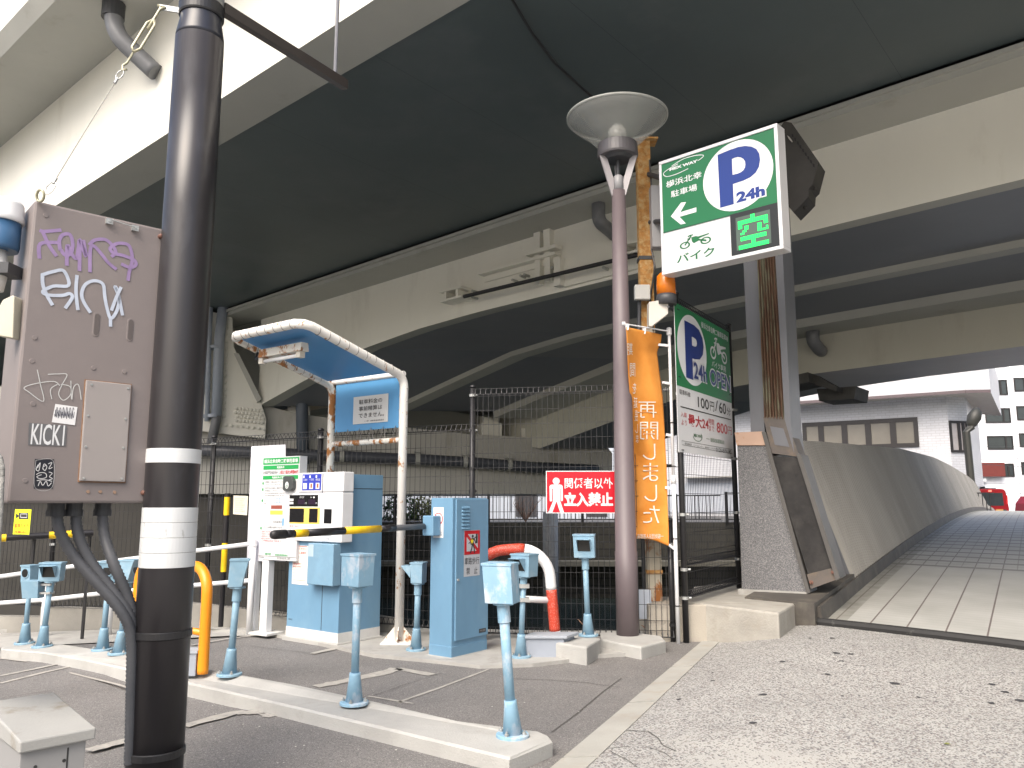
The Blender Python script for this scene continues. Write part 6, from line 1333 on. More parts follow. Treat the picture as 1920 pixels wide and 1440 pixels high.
g = MB(); g.fprism(fr, [fr.uv(*Zt(*p)) for p in [(1555, 680), (1555, 650), (1650, 650), (1650, 680)]][::-1], .0, .03); g.build('number_plate', mat('plate_amber', (.5, .28, .08)), tx)
g = MB(); g.fprism(fr, [fr.uv(*Zt(*p)) for p in [(1455, 668), (1455, 648), (1530, 648), (1530, 668)]][::-1], .0, .03); g.build('badge', M_INKW, tx)
g = MB(); g.fprism(fr, [fr.uv(*Zt(*p)) for p in [(1345, 380), (1345, 372), (1585, 378), (1585, 386)]][::-1], -3, -.2); g.fprism(fr, [fr.uv(*Zt(*p)) for p in [(1485, 378), (1485, 355), (1497, 355), (1497, 378)]][::-1], -1, -.6); g.build('roof_rack', M_BLACK, tx)
g = MB(); g.fprism(fr, [fr.uv(*Zt(*p)) for p in [(1460, 425), (1460, 405), (1500, 405), (1500, 425)]][::-1], .0, .03); g.build('brake_light', mat('brake_light_lit', (1, .12, .08), emit=1.5, var=0), tx)
for x in (1370, 1690):
    g = MB(); p = fr.p(*fr.uv(*Zt(x, 900))); g.lathe(Vector((p.x, 47.3, .82)), [(.32, -.1), (.32, .12)], 18, axis=(1, 0, 0)); g.build('wheel', M_BLACK, tx)
c2_ = MB(); fr = Fr((0, 52, 0), (1, 0, 0)); p = fr.uv(1978, 965)
rd2 = thing('parked_car', fr.p(p[0] + .8, .5), 'sliver of a red car at the right edge, beyond the bridge crest', 'car'); c2_.fprism(fr, [(p[0] - .1, .65), (p[0] + 1.7, .65), (p[0] + 1.7, 1.3), (p[0] + 1.3, 1.75), (p[0] + .4, 1.75), (p[0], 1.25)], -4, 0); c2_.build('body', M_TAXI, rd2, bev=.05)
c2_ = MB(); c2_.fprism(fr, [(p[0] + .35, 1.3), (p[0] + 1.3, 1.3), (p[0] + 1.2, 1.68), (p[0] + .48, 1.68)], 0, .02); c2_.build('rear_window', M_GLASS, rd2)
for dx in (.15, 1.5): c2_ = MB(); c2_.lathe(Vector((fr.p(p[0] + dx, 0).x, 52.3, .8)), [(.3, -.1), (.3, .1)], 16, axis=(1, 0, 0)); c2_.build('wheel', M_BLACK, rd2)
for k, (y0, y1) in enumerate(((925, 918), (862, 850), (870, 872), (838, 828))):
    g = MB(); a = at(1830, y0, 60); b = at(1990, y1, 60); g.tube([a, a.lerp(b, .5) - Z * .15, b], .02, 4); o = g.build('overhead_wire', M_DARK); tag(o, ['lowest', 'second from the top of the', 'third from the top of the', 'topmost'][k] + ' thin overhead wire before the white apartment block', 'wire', 'overhead wires by the apartment block')
# ================================================================ left foreground
YQ = 3.9; PX = at(320.6, 940, YQ).x; CQ = Vector((PX, YQ, 0))
M_POLE = mat('black_pole_coating', (.024, .022, .024), rough=.32, var=.15, vs=3, stretch=(1, 1, .3), col2=(.045, .045, .05), thr=(.55, .75), s2=6)
up = thing('utility_pole', (PX, YQ, 0), 'thick black coated utility pole with white reflective bands, in the left foreground', 'pole')
RQ = .124
def zq(py): return at(330, py, YQ).z
g = MB(); ztc = zq(78); g.lathe(CQ, [(RQ * 1.02, -.02), (RQ * 1.01, 1.2), (RQ, zq(400)), (RQ * .985, ztc)], 48); g.build('shaft', M_POLE, up, sm=True)
g = MB(); g.lathe(CQ, [(RQ * .985, ztc), (RQ * .975, ztc + .02), (RQ * .86, zq(45)), (RQ * .85, zq(30)), (RQ * .84, zq(30) + 1.2)], 48); g.build('upper_shaft', mat('navy_black_coating', (.022, .024, .034), rough=.3, var=.15, vs=3), up, sm=True)
g = MB(); g.lathe(CQ, [(RQ * .9, zq(36)), (RQ * .93, zq(33)), (RQ * .93, zq(14)), (RQ * .9, zq(12))], 40); g.build('rubber_band', M_BLACK, up, sm=False)
g = MB(); g.lathe(CQ, [(RQ * .89, zq(11)), (RQ * .91, zq(10)), (RQ * .91, zq(-4)), (RQ * .88, zq(-5))], 40); g.build('steel_band', M_GALV, up)
M_BAND = mat('cracked_reflective_tape', (.60, .62, .63), rough=.45, var=.04, vs=8, bump=.08, bs=18, col2=(.45, .46, .46), thr=(.63, .66), s2=16, stretch=(1, 1, .5))
def bandz(y): return at(320, y, YQ - RQ).z
def band(y0, y1): g = MB(); g.lathe(CQ, [(RQ * 1.012, bandz(y1)), (RQ * 1.024, bandz(y1) + .001), (RQ * 1.024, bandz(y0) - .001), (RQ * 1.012, bandz(y0))], 48); g.build('white_band', M_BAND, up, sm=False)
band(840, 867)
for k in range(4): band(952 + k * 28.7, 952 + (k + 1) * 28.7 - .6)
for y in (1195, 1425):
    g = MB(); zb_ = bandz(y); g.lathe(CQ, [(RQ * 1.03, zb_ - .018), (RQ * 1.07, zb_ - .014), (RQ * 1.07, zb_ + .014), (RQ * 1.03, zb_ + .018)], 40); g.build('strap', M_BLACK, up)
# cross arm with hanger rod
g = MB(); za = zq(10); A_ = Vector((PX + .10, YQ + .03, za)); E_ = hz(648, 160, za - .02)
dv = (E_ - A_).normalized(); sd_ = dv.cross(Z).normalized() * .022
g.hexa([A_ - sd_ - Z * .03, E_ - sd_ - Z * .03, E_ + sd_ - Z * .03, A_ + sd_ - Z * .03], [A_ - sd_ + Z * .03, E_ - sd_ + Z * .03, E_ + sd_ + Z * .03, A_ + sd_ + Z * .03]); g.build('cross_arm', mat('brown_black_steel', (.03, .024, .022), rough=.4), up)
hp_ = A_.lerp(E_, .9); g = MB(); g.tube([hp_, hp_ + Z * 2.2], .012, 8); g.build('hanger_rod', mat('rod_grey', (.2, .2, .21), rough=.4, metal=.4), up)
# ---- grey control cabinet on the pole
Pl = at(17, 944, 3.47); Pr = at(276, 943, 3.86); xd = Vector((Pr.x - Pl.x, Pr.y - Pl.y, 0)); FK = Fr((Pl.x, Pl.y, 0), xd); WK = xd.length
k4 = [FK.uv(60, 372), FK.uv(303, 430), FK.uv(276, 943), FK.uv(17, 944)]; print('cabinet', [(round(a, 3), round(b, 3)) for a, b in k4])
zk0 = (k4[2][1] + k4[3][1]) / 2; zk1 = (k4[0][1] + k4[1][1]) / 2; WK = (k4[1][0] + k4[2][0]) / 2; x0k = (k4[0][0] + k4[3][0]) / 2
cbn = thing('control_cabinet', FK.p(WK / 2, zk0), 'taupe metal control cabinet with graffiti and stickers, strapped to the black pole', 'control cabinet')
M_TAUPE = mat('taupe_cabinet_paint', (.205, .178, .172), rough=.5, var=.04, vs=3, bump=.03, bs=60, col2=(.24, .215, .205), thr=(.5, .75), s2=2)
g = MB(); g.fbox(FK, x0k, zk0, WK + .02, zk1, -.36, 0); g.build('body', M_TAUPE, cbn, bev=.012)
Z2 = zc(0, 360, 3)
def onk(pts, c, m, nm): g = MB(); g.poly([FK.p(*FK.uv(*Z2(*p)), c) for p in pts][::-1]); return g.build(nm, m, cbn)
M_PURP = mat('purple_spray', (.27, .19, .35), rough=.5, var=.15, vs=14); M_WSPR = mat('white_spray', (.46, .51, .60), rough=.5, var=.12, vs=14)
g = MB(); c = .0015
for s in ([(222, 375), (226, 292), (330, 285)], [(222, 215), (250, 222), (345, 214)], [(240, 225), (275, 300), (318, 362)], [(338, 330), (333, 275), (352, 242), (392, 240), (408, 290), (398, 345), (365, 355), (342, 325)], [(375, 415), (378, 300), (400, 345), (428, 375), (440, 320), (448, 268), (470, 330), (484, 360), (468, 270)],
          [(446, 445), (448, 300)], [(505, 452), (507, 325), (528, 305), (570, 350), (610, 400), (655, 436)], [(500, 300), (530, 272), (590, 268), (630, 300), (650, 340), (625, 365)], [(740, 345), (720, 298), (660, 290), (618, 318), (640, 345), (700, 360), (755, 385), (762, 412), (730, 425), (680, 405)], [(740, 345), (742, 390), (726, 450), (719, 500)]):
    scribble(g, FK, [Z2(*p) for p in s], .016, c); c += .0002
g.build('purple_graffiti', M_PURP, cbn)
g = MB()
for s in ([(238, 462), (240, 520), (262, 580), (295, 638)], [(232, 468), (300, 448), (358, 445), (385, 525), (300, 530), (240, 560), (270, 580), (350, 582), (390, 572), (405, 595), (365, 655)], [(432, 468), (426, 560), (437, 665)], [(508, 680), (470, 620), (458, 570), (480, 520), (530, 500), (578, 520), (588, 590), (602, 660), (622, 712), (655, 670), (668, 600), (645, 535), (660, 560), (688, 695)], [(620, 700), (620, 758)], [(680, 535), (650, 600), (625, 668)]):
    scribble(g, FK, [Z2(*p) for p in s], .015, c); c += .0002
g.build('white_graffiti', M_WSPR, cbn)
g = MB()
for s in ([(208, 1000), (225, 1080), (243, 1178), (160, 1125), (135, 1100), (200, 1078), (300, 1066), (335, 1090)], [(268, 1026), (320, 1024), (375, 1027), (350, 1080), (328, 1135), (355, 1172), (395, 1140), (392, 1095), (340, 1082)], [(397, 1062), (400, 1165)], [(290, 1165), (283, 1110), (322, 1082)], [(403, 1168), (412, 1100), (440, 1085), (455, 1168)]):
    scribble(g, FK, [Z2(*p) for p in s], .0035, c)
g.build('marker_graffiti', mat('marker_white', (.55, .56, .55), rough=.5), cbn)
st1 = onk([(310, 1192), (435, 1210), (420, 1312), (290, 1295)], .003, M_PAPER, 'white_sticker')
g = MB(); random.seed(3)
scribble(g, FK, [Z2(305 + i * 3.6, 1248 + 24 * math.sin(i * 2.4) + i * .3) for i in range(32)], .002, .004); scribble(g, FK, [Z2(310 + i * 5, 1236 + 26 * math.cos(i * 1.7)) for i in range(22)], .002, .0042); g.build('scrawl', mat('scrawl_grey', (.08, .08, .1)), cbn)
onk([(162, 1298), (376, 1315), (370, 1430), (157, 1425)], .0022, mat('dark_grey_label', (.13, .13, .135), rough=.3), 'name_sticker')
g = MB(); tz(g, FK, 'KICK1', Z2, (170, 1420), (366, 1312), c=.0032, bold=.012); g.build('sticker_letters', M_INKW, cbn)
Z9 = zc(0, 780, 4)
g = MB(); g.poly([FK.p(*FK.uv(*Z9(*p)), .002) for p in [(260, 322), (405, 325), (395, 545), (252, 545)]][::-1]); g.build('black_sticker', mat('sticker_black', (.012, .013, .02), rough=.3), cbn)
g = MB()
scribble(g, FK, [Z9(*p) for p in [(268, 332), (397, 335), (388, 537), (261, 536), (268, 332)]], .0012, .003)
for s in ([(280, 390), (300, 350), (290, 410), (270, 400), (285, 365)], [(318, 400), (330, 360), (350, 380), (335, 410), (320, 385), (345, 370)], [(360, 360), (388, 350), (365, 395), (392, 385)], [(270, 440), (300, 425), (340, 430), (345, 460), (300, 470), (275, 455), (310, 440)], [(365, 420), (390, 430), (370, 455), (392, 470), (365, 480)], [(285, 525), (300, 490), (320, 520), (345, 488), (360, 525), (385, 500)], [(275, 485), (330, 478), (390, 490)]):
    scribble(g, FK, [Z9(*p) for p in s], .003, .003)
g.build('sticker_drawing', mat('sticker_line', (.6, .6, .6)), cbn)
# cover plate with rust at the rim
g = MB(); g.fprism(FK, [FK.uv(*p) for p in [(160, 713), (245, 722), (233, 904), (147, 902)]][::-1], 0, .016); cp_ = g.build('cover_plate', mat('cover_plate_grey', (.30, .275, .265), rough=.45, var=.03), cbn, bev=.004)
g = MB(); g.fprism(FK, [FK.uv(*p) for p in [(158.5, 711.5), (246.5, 720.5), (234.5, 906), (145.5, 904)]][::-1], 0, .006); g.build('rusty_rim', mat('rim_rust', (.24, .13, .07), rough=.8, var=.3, vs=20), cp_)
for x, y in ((170, 722), (238, 729), (163, 780), (233, 786), (159, 838), (229, 840), (155, 897), (226, 898)):
    g = MB(); g.lathe(FK.p(*FK.uv(x, y), .016), [(.006, 0), (.005, .004)], 8, axis=FK.n); g.build('screw', M_GALV, cp_)
def slot(x0, y0, x1, y1):
    g = MB(); a0, b0, a1, b1 = FK.box(x0, y0, x1, y1); w_ = (a1 - a0) / 2; cx = (a0 + a1) / 2
    P_ = [(cx + w_ * math.cos(t), b1 - w_ + w_ * math.sin(t)) for t in [i * math.pi / 8 for i in range(9)]] + [(cx - w_ * math.cos(t), b0 + w_ - w_ * math.sin(t)) for t in [i * math.pi / 8 for i in range(9)]]
    g.fprism(FK, P_, 0, .003); P2 = [(cx + (x - cx) * .72 + .002, (b0 + b1) / 2 + (y - (b0 + b1) / 2) * .9) for x, y in P_]; g.build('pressed_slot', M_TAUPE, cbn, bev=.002)
    g = MB(); g.fprism(FK, P2, .0031, .0034); g.build('slot_recess', mat('slot_shadow_taupe', (.10, .085, .082), rough=.6), cbn)
slot(172, 587, 188, 630); slot(236, 598, 251, 639)
for x, y in ((65, 633), (60, 677), (62, 757), (175, 690), (233, 697), (86, 404), (47, 901)): g = MB(); g.lathe(FK.p(*FK.uv(x, y), 0), [(.011, 0), (.010, .003)], 14, axis=FK.n); g.build('rivet', M_TAUPE, cbn)
for x, y in ((165, 922), (188, 922), (215, 923)): g = MB(); g.lathe(FK.p(*FK.uv(x, y), 0), [(.008, 0), (.007, .004)], 10, axis=FK.n); g.build('plug', mat('plug_rust', (.30, .2, .14), rough=.7), cbn)
g = MB(); a = FK.uv(197, 408); b = FK.uv(260, 428)
g.tube([FK.p(*FK.uv(205, 415), .03), FK.p(*FK.uv(252, 430), .03)], .003, 6); g.build('hasp_rod', M_GALV, cbn)
for x, y in ((204, 416), (252, 429)): a = FK.uv(x, y); g = MB(); g.fbox(FK, a[0] - .016, a[1] - .014, a[0] + .016, a[1] + .014, .012, .016); g.fbox(FK, a[0] - .016, a[1] - .014, a[0] - .012, a[1] + .014, 0, .012); g.lathe(FK.p(a[0], a[1], .016), [(.007, 0), (.006, .002)], 10, axis=FK.n); g.build('hasp', M_GALV, cbn)
for x, y in ((300, 444), (268, 924)): g = MB(); g.lathe(FK.p(*FK.uv(x, y), 0), [(.012, 0), (.012, .02), (.006, .028)], 10, axis=FK.n); g.build('bolt', mat('brown_bolt', (.15, .07, .05)), cbn)
for x in (105, 140, 195): g = MB(); a = FK.uv(x, 944); g.lathe(FK.p(a[0] + .03, zk0 - .06, -.12), [(.040, 0), (.040, .03), (.036, .03), (.036, .07)], 18); g.build('conduit_gland', M_DARK, cbn, sm=False)
# conduits
M_COND = mat('ribbed_conduit', (.075, .078, .086), rough=.5, var=.1, vs=20)
def spl(P, n=8):
    Q = []
    for i in range(len(P) - 1):
        p0, p1, p2, p3 = P[max(i - 1, 0)], P[i], P[i + 1], P[min(i + 2, len(P) - 1)]
        for k in range(n): t = k / n; Q.append(.5 * (2 * p1 + (p2 - p0) * t + (2 * p0 - 5 * p1 + 4 * p2 - p3) * t * t + (3 * p1 - p0 - 3 * p2 + p3) * t ** 3))
    return Q + [P[-1]]
labs = ['leftmost grey ribbed conduit curving from the cabinet base to the black pole', 'middle grey ribbed conduit curving from the cabinet base to the black pole', 'rightmost grey ribbed conduit curving from the cabinet base to the black pole']
Yst = 3.70
for i, pts in enumerate(([(106, 950), (112, 995), (140, 1045), (188, 1100), (228, 1148), (246, 1195), (246, 1300), (243, 1440)], [(142, 950), (146, 1000), (168, 1050), (205, 1100), (240, 1150), (252, 1200), (250, 1300), (250, 1440)], [(192, 950), (196, 1005), (215, 1062), (236, 1110), (250, 1155), (254, 1200), (253, 1300), (252, 1440)])):
    Pq = []; n = len(pts)
    for j, (x, y) in enumerate(pts):
        Y0 = FK.p(FK.uv(x, 944)[0] + .03, 0, -.12).y if j == 0 else Y0
        Y_ = (3.70 + .03 * i) + (.10 if j > 4 else .02 * j) - (.0 if j > 4 else .0)
        if j == 0: Y_ = Y0
        elif j == 1: Y_ = Y0 * .8 + Y_ * .2
        Pq.append(at(x, y, Y_))
    Q = spl(Pq, 14); rr = [.0265 if k % 2 else .0235 for k in range(len(Q))]
    Qd = []
    for p, q in zip(Q, Q[1:]):
        m = max(1, int((q - p).length / .007))
        for k in range(m): Qd.append(p.lerp(q, k / m))
    g = MB(); g.tube(Qd, [(.0265 if k % 2 else .0225) for k in range(len(Qd))], 14); o = g.build('conduit', M_COND, sm=True); tag(o, labs[i], 'conduit', 'conduits below the cabinet')
# stay: eye bolt, wire, turnbuckle, bracket
sy = thing('stay_wire', at(232, 150, 3.7), 'thin steel stay wire with a turnbuckle between the black pole and the cabinet corner', 'stay wire')
P0 = FK.p(*FK.uv(78, 378), .02); P1 = at(303, 12, 3.82)
def on(f): return P0.lerp(P1, f)
def fpx(py):
    lo, hi = 0, 1
    for _ in range(40):
        m = (lo + hi) / 2
        if proj(on(m))[1] > py: lo = m
        else: hi = m
    return lo
g = MB(); g.tube([on(fpx(340)), on(fpx(158))], .0022, 6); g.build('wire', mat('wire_steel', (.35, .34, .3), rough=.5, metal=.4), sy)
def loop(c, ax, L_, w_, r, nm, m=M_GALV):
    ax = ax.normalized(); s = ax.cross(Vector((0, 1, 0))).normalized(); g = MB(); pts = [c + ax * (L_ / 2 * math.sin(t)) + s * (w_ / 2 * math.cos(t)) for t in [i * math.pi / 10 for i in range(21)]]; g.tube(pts, r, 8); g.build(nm, m, sy, sm=True)
axs = P1 - P0
loop(on(fpx(352)), axs, .075, .035, .0028, 'thimble'); loop(on(fpx(140)), axs, .06, .03, .0028, 'thimble')
for y in (340, 152): g = MB(); g.tube([on(fpx(y + 4)), on(fpx(y - 6))], .007, 8); g.build('ferrule', M_GALV, sy)
loop(P0 + Vector((.0, -.02, .015)), Vector((.6, -.5, .5)), .06, .045, .006, 'eye_bolt', mat('yellowed_zinc', (.42, .40, .28), rough=.4, metal=.4))
M_ZN = mat('yellowed_zinc', (.42, .40, .28)); s_ = axs.cross(Vector((0, 1, 0))).normalized()
g = MB()
for k in (-1, 1): g.tube([on(fpx(97)), on(fpx(90)) + s_ * .022 * k, on(fpx(45)) + s_ * .022 * k, on(fpx(36))], .007, 8)
g.build('turnbuckle', M_ZN, sy, sm=True)
g = MB(); g.tube([on(fpx(100)), on(fpx(118)), on(fpx(124)) + s_ * .012, on(fpx(132)), on(fpx(128)) - s_ * .018], .006, 8); g.build('lower_hook', M_ZN, sy, sm=True)
g = MB(); g.tube([on(fpx(55)), on(fpx(32)), on(fpx(18)), on(fpx(12)) - s_ * .02, on(fpx(4)) - s_ * .005, on(fpx(8)) + s_ * .02], .007, 8); g.build('upper_hook', M_ZN, sy, sm=True)
g = MB(); e = Vector((PX - RQ * .7, YQ - RQ * .4, P1.z)); g.hexa([P1 + Vector((-.01, -.005, -.02)), e + Vector((0, -.005, -.02)), e + Vector((0, .005, -.02)), P1 + Vector((-.01, .005, -.02))], [P1 + Vector((-.01, -.005, .01)), e + Vector((0, -.005, .01)), e + Vector((0, .005, .01)), P1 + Vector((-.01, .005, .01))]); g.build('pole_bracket', M_GALV, sy)
# electricity meter stack on the cabinet's left side
ml = thing('electricity_meter', at(5, 470, 3.5), 'white-capped blue round electricity meter beside the taupe cabinet, at the left edge', 'electricity meter')
mc = at(2, 425, 3.5); Cm = Vector((mc.x, 3.5, 0)); rm = .088
def zz(py): return at(5, py, 3.5).z
g = MB(); g.lathe(Cm, [(rm, zz(418)), (rm * 1.05, zz(416)), (rm * 1.05, zz(408)), (rm, zz(404)), (rm * .98, zz(385)), (rm * .9, zz(379))], 36); g.build('white_cap', M_WHITE, ml, sm=True)
g = MB(); g.lathe(Cm, [(rm * .88, zz(470)), (rm * .93, zz(462)), (rm * .93, zz(418))], 36); g.build('blue_body', mat('meter_blue', (.04, .11, .22), rough=.35), ml, sm=True)
g = MB(); g.lathe(Cm, [(rm * .4, zz(545)), (rm * .5, zz(520)), (rm * .4, zz(470))], 20); g.build('stem', M_WHITED, ml, sm=True)
g = MB(); z0, z1 = zz(518), zz(498); g.box(mc.x - .1, 3.44, z0, mc.x + .09, 3.56, z1); g.build('bracket', M_DARK, ml)
g = MB(); fr = Fr((mc.x, 3.45, 0), (1, 0, 0)); g.fprism(fr, [fr.uv(*p) for p in [(-10, 628), (-10, 590), (5, 562), (24, 553), (27, 556), (24, 634)]][::-1], -.06, .0); g.build('beige_cover', mat('beige_plastic', (.5, .48, .38), rough=.4), ml, bev=.004)
# rough stone post at the left edge
sp = MB(); fr = Fr((at(0, 940, 2.9).x, 2.9, 0), (.84, -.54, 0)); sp.fprism(fr, [fr.uv(*p) for p in [(-140, 1190), (-140, 850), (-9, 846), (-1, 856), (3, 878), (0, 950), (-6, 1040), (-18, 1180)]][::-1], -.015, 0); tag(sp.build('stone_post', mat('rough_grey_stone', (.20, .20, .19), rough=.9, var=.2, vs=12, bump=.8, bs=60, col2=(.27, .265, .25), thr=(.5, .6), s2=25), bev=.006), 'rough grey stone post just entering the picture at the left edge', 'post')
# white utility box, lower left
wb_ = thing('utility_box', hz(60, 1440, .3), 'small pale grey metal utility box with a dirty sloping lid, in the lower left corner', 'utility box')
zR = .60; Nn = hz(37, 1391, zR); Rr2 = hz(181, 1364, zR); dx_ = Rr2 - Nn; dxn = Vector((dx_.x, dx_.y, 0)).normalized(); dyn = Vector((-dxn.y, dxn.x, 0)); W2 = dx_.length; D2 = .42
bk_ = hz(62, 1313, zR + .02); D2 = max(.2, (bk_ - Nn).dot(dyn)); print('box', W2, D2)
M_LID = mat('dirty_lid_paint', (.33, .33, .315), rough=.6, var=.06, vs=4, bump=.1, bs=80, col2=(.24, .22, .18), thr=(.55, .68), s2=6)
B4 = [Nn - Z * .045, Nn + dxn * W2 - Z * .02, Nn + dxn * W2 + dyn * D2 - Z * .02, Nn + dyn * D2 - Z * .045]
B4 = [Nn - Z * .04, Nn + dxn * W2 - Z * .04, Nn + dxn * W2 + dyn * D2 - Z * .04, Nn + dyn * D2 - Z * .04]; T4 = [Nn, Nn + dxn * W2, Nn + dxn * W2 + dyn * D2 + Z * .04, Nn + dyn * D2 + Z * .04]
g = MB(); g.hexa(B4, T4); g.build('lid', M_LID, wb_, bev=.006)
Wq = W2 - .05
g = MB(); o_ = Nn + dxn * .01 + dyn * .02; g.hexa([Vector((p.x, p.y, 0)) for p in (o_, o_ + dxn * (W2 - .035), o_ + dxn * (W2 - .035) + dyn * (D2 - .04), o_ + dyn * (D2 - .04))], [Vector((p.x, p.y, zR - .04)) for p in (o_, o_ + dxn * (W2 - .035), o_ + dxn * (W2 - .035) + dyn * (D2 - .04), o_ + dyn * (D2 - .04))]); g.build('body', mat('pale_grey_box', (.27, .27, .268), rough=.45, var=.04), wb_, bev=.003)
fr = Fr((o_.x, o_.y, 0), dxn)
g = MB(); g.fbox(fr, Wq - .045, .0, Wq - .040, zR - .055, .0, .0015); g.build('door_gap', M_INKB, wb_)
for px, py in ((66, 1438), (120, 1426), (158, 1384)): a = fr.uv(px, py); g = MB(); g.lathe(fr.p(min(a[0], Wq - .01), a[1], 0), [(.006, 0), (.006, .002)], 10, axis=fr.n); g.build('screw_hole', M_INKB, wb_)

# ================================================================ behind the lane at the left
# white pipe guard rail sloping away to the left
gr = thing('pipe_railing', G(475, 1170), 'white two-rail pipe railing running off to the left behind the lane', 'railing')
def gp(px, py, Y): return at(px, py, Y)
RP = [(475, 8.7, 1019, 1088, 1168), (213, 9.15, 1052, 1110, 1176), (90, 9.3, 1068, 1124, 1178), (-20, 9.45, 1084, 1132, 1190)]
for k, nm in ((2, 'top_rail'), (3, 'lower_rail')): g = MB(); g.tube([gp(r_[0], r_[k], r_[1]) for r_ in RP], .024, 12); g.build(nm, M_WHITE, gr, sm=True)
for r_ in RP[:3]: g = MB(); t_ = gp(r_[0], r_[2], r_[1]); g.tube([Vector((t_.x, t_.y, gz(t_.x, t_.y))), t_], .034, 14); g.build('post', M_WHITE, gr, sm=True); g = MB(); g.lathe(t_ - Z * .03, [(.042, 0), (.042, .07), (.03, .08)], 14); g.build('post_cap', M_WHITE, gr)
# fee boards
FBd = Fr((at(492, 940, 8.55).x, 8.55, 0), (.84, -.54, 0)); Z5 = zc(460, 820, 5.76)
b1t = thing('notice_board', FBd.p(-.2, 0, -.15), 'tall white board covered in fine print, behind the green-headed fee board', 'notice board')
FBk = Fr(FBd.p(0, 0, -.12), FBd.x)
g = MB(); g.fprism(FBk, [FBk.uv(*Z5(*p)) for p in [(15, 1335), (65, 98), (432, 78), (432, 1340)]][::-1], -.004, 0); g.build('board', mat('board_lilac_white', (.66, .66, .72), rough=.4, var=.01), b1t)
g = MB()
text(g, FBk, '駐車場利用約款', (FBk.uv(*Z5(175, 122))[0], FBk.uv(*Z5(175, 122))[1], FBk.uv(*Z5(300, 108))[0], FBk.uv(*Z5(300, 108))[1]), c=.002)
for k in range(62):
    Y = 150 + k * 15; X0 = 78 - (Y - 100) * .04; a = FBk.uv(*Z5(X0, Y + 8)); b = FBk.uv(*Z5(X0 + random.choice((90, 100, 104, 60)), Y)); text(g, FBk, random.choice(('第一条本駐車場の利用については別に定める', '利用者は次の各号に掲げる行為をしては', '駐車料金は入庫時刻から出庫時刻まで')), (a[0], a[1], b[0], b[1] if b[1] > a[1] else a[1] + .008), c=.002)
for k in range(4):
    Y = 150 + k * 14; a = FBk.uv(*Z5(180, Y + 8)); b = FBk.uv(*Z5(400 - 30 * (k % 2), Y)); text(g, FBk, '第二条駐車場を利用する者は約款を承認のうえ利用', (a[0], a[1], b[0], a[1] + .010), c=.002)
g.build('fine_print', mat('fine_print_grey', (.38, .38, .45)), b1t)
g = MB(); g.fbox(FBk, FBk.uv(475, 1100)[0], .03, FBk.uv(475, 1100)[0] + .05, 1.0, -.05, -.005); g.build('leg', M_WHITE, b1t)
b2t = thing('fee_board', FBd.p(0, 0), 'white fee board with green heading bands, left of the payment machine', 'notice board')
a0 = FBd.uv(*Z5(145, 1310))[0]; a0 = (a0 + FBd.uv(*Z5(192, 220))[0]) / 2; a1 = a0 + (FBd.uv(*Z5(590, 210))[0] - FBd.uv(*Z5(192, 220))[0]) ; bt = FBd.uv(*Z5(390, 208))[1]; bb0 = FBd.uv(*Z5(300, 1325))[1]
g = MB(); g.fbox(FBd, a0, bb0, a1, bt, -.10, 0); g.build('board', M_SIGNW, b2t)
def V(X, Y): return (a0 + (a1 - a0) * X, bt - (bt - bb0) * Y)
def vb(x0, y0, x1, y1): p = V(x0, y1); q = V(x1, y0); return (p[0], p[1], q[0], q[1])
g = MB(); g.rect(FBd, *vb(.01, .01, .985, .075), .0015); g.rect(FBd, *vb(.02, .085, .97, .125), .0015); g.rect(FBd, *vb(.02, .185, .97, .222), .0015); text(g, FBd, 'MEX WAY', vb(.18, .935, .34, .955), c=.002, bold=.03); text(g, FBd, '首都高速道路協会', vb(.44, .94, .78, .958), c=.002, bold=.01)
for k, y in enumerate((.25, .31, .42, .69)): p = V(.03, y); g.disc(FBd, p[0], p[1] - .01, .016, .002, 14, .7)
g.build('green_print', mat('board_green', (.015, .30, .07), rough=.4), b2t)
g = MB(); text(g, FBd, '横浜北幸自動二輪車駐車場', vb(.04, .022, .95, .063), c=.003, bold=.02); text(g, FBd, '駐車料金', vb(.40, .092, .60, .118), c=.003, bold=.02); text(g, FBd, '駐車料金の精算方法', vb(.28, .192, .72, .216), c=.003, bold=.02); g.build('white_print', M_INKW, b2t)
g = MB(); text(g, FBd, '100円/60分', vb(.03, .135, .42, .172), c=.002, bold=.01)
for s, x0, y0, x1, y1 in (('駐車後、お車入口にてナンバーを', .10, .238, .62, .256), ('★ナンバーを入力', .12, .266, .5, .278), ('表示された料金を、確認ボタンを', .10, .298, .62, .316), ('お支払いください', .10, .325, .45, .34), ('★千円札紙幣が使用できます', .10, .352, .62, .364), ('★領収書は出ます', .10, .375, .62, .387), ('ゲートが開き出庫できます。', .10, .678, .62, .698), ('②料金表示', .35, .625, .6, .645), ('カード', .08, .425, .16, .44), ('機械', .08, .45, .14, .462)): text(g, FBd, s, vb(x0, y0, x1, y1), c=.002)
x0, y0, x1, y1 = vb(.0, .965, 1, .995); g.stroke(FBd, [(x0, y1), (x1, y1)], .004, .002); text(g, FBd, '緊急連絡先', vb(.02, .972, .15, .988), c=.002); text(g, FBd, '0120-819-145', vb(.5, .97, .85, .99), c=.002); g.build('black_print', mat('print_dark_grey', (.10, .10, .10)), b2t)
g = MB(); text(g, FBd, '入庫より最大24時間800円', vb(.47, .135, .97, .172), c=.002, bold=.015)
for k in range(4): text(g, FBd, '★駐車券をなくした場合は係員まで', vb(.05, .725 + k * .022, .3 + .08 * (k % 3), .738 + k * .022), c=.002)
text(g, FBd, 'ご不明な点は下記まで', vb(.06, .81, .6, .828), c=.002); g.build('red_print', M_INKR, b2t)
g = MB(); g.rect(FBd, *vb(.26, .525, .60, .565), .0012); g.build('diagram_yellow', mat('pale_yellow', (.75, .70, .08)), b2t)
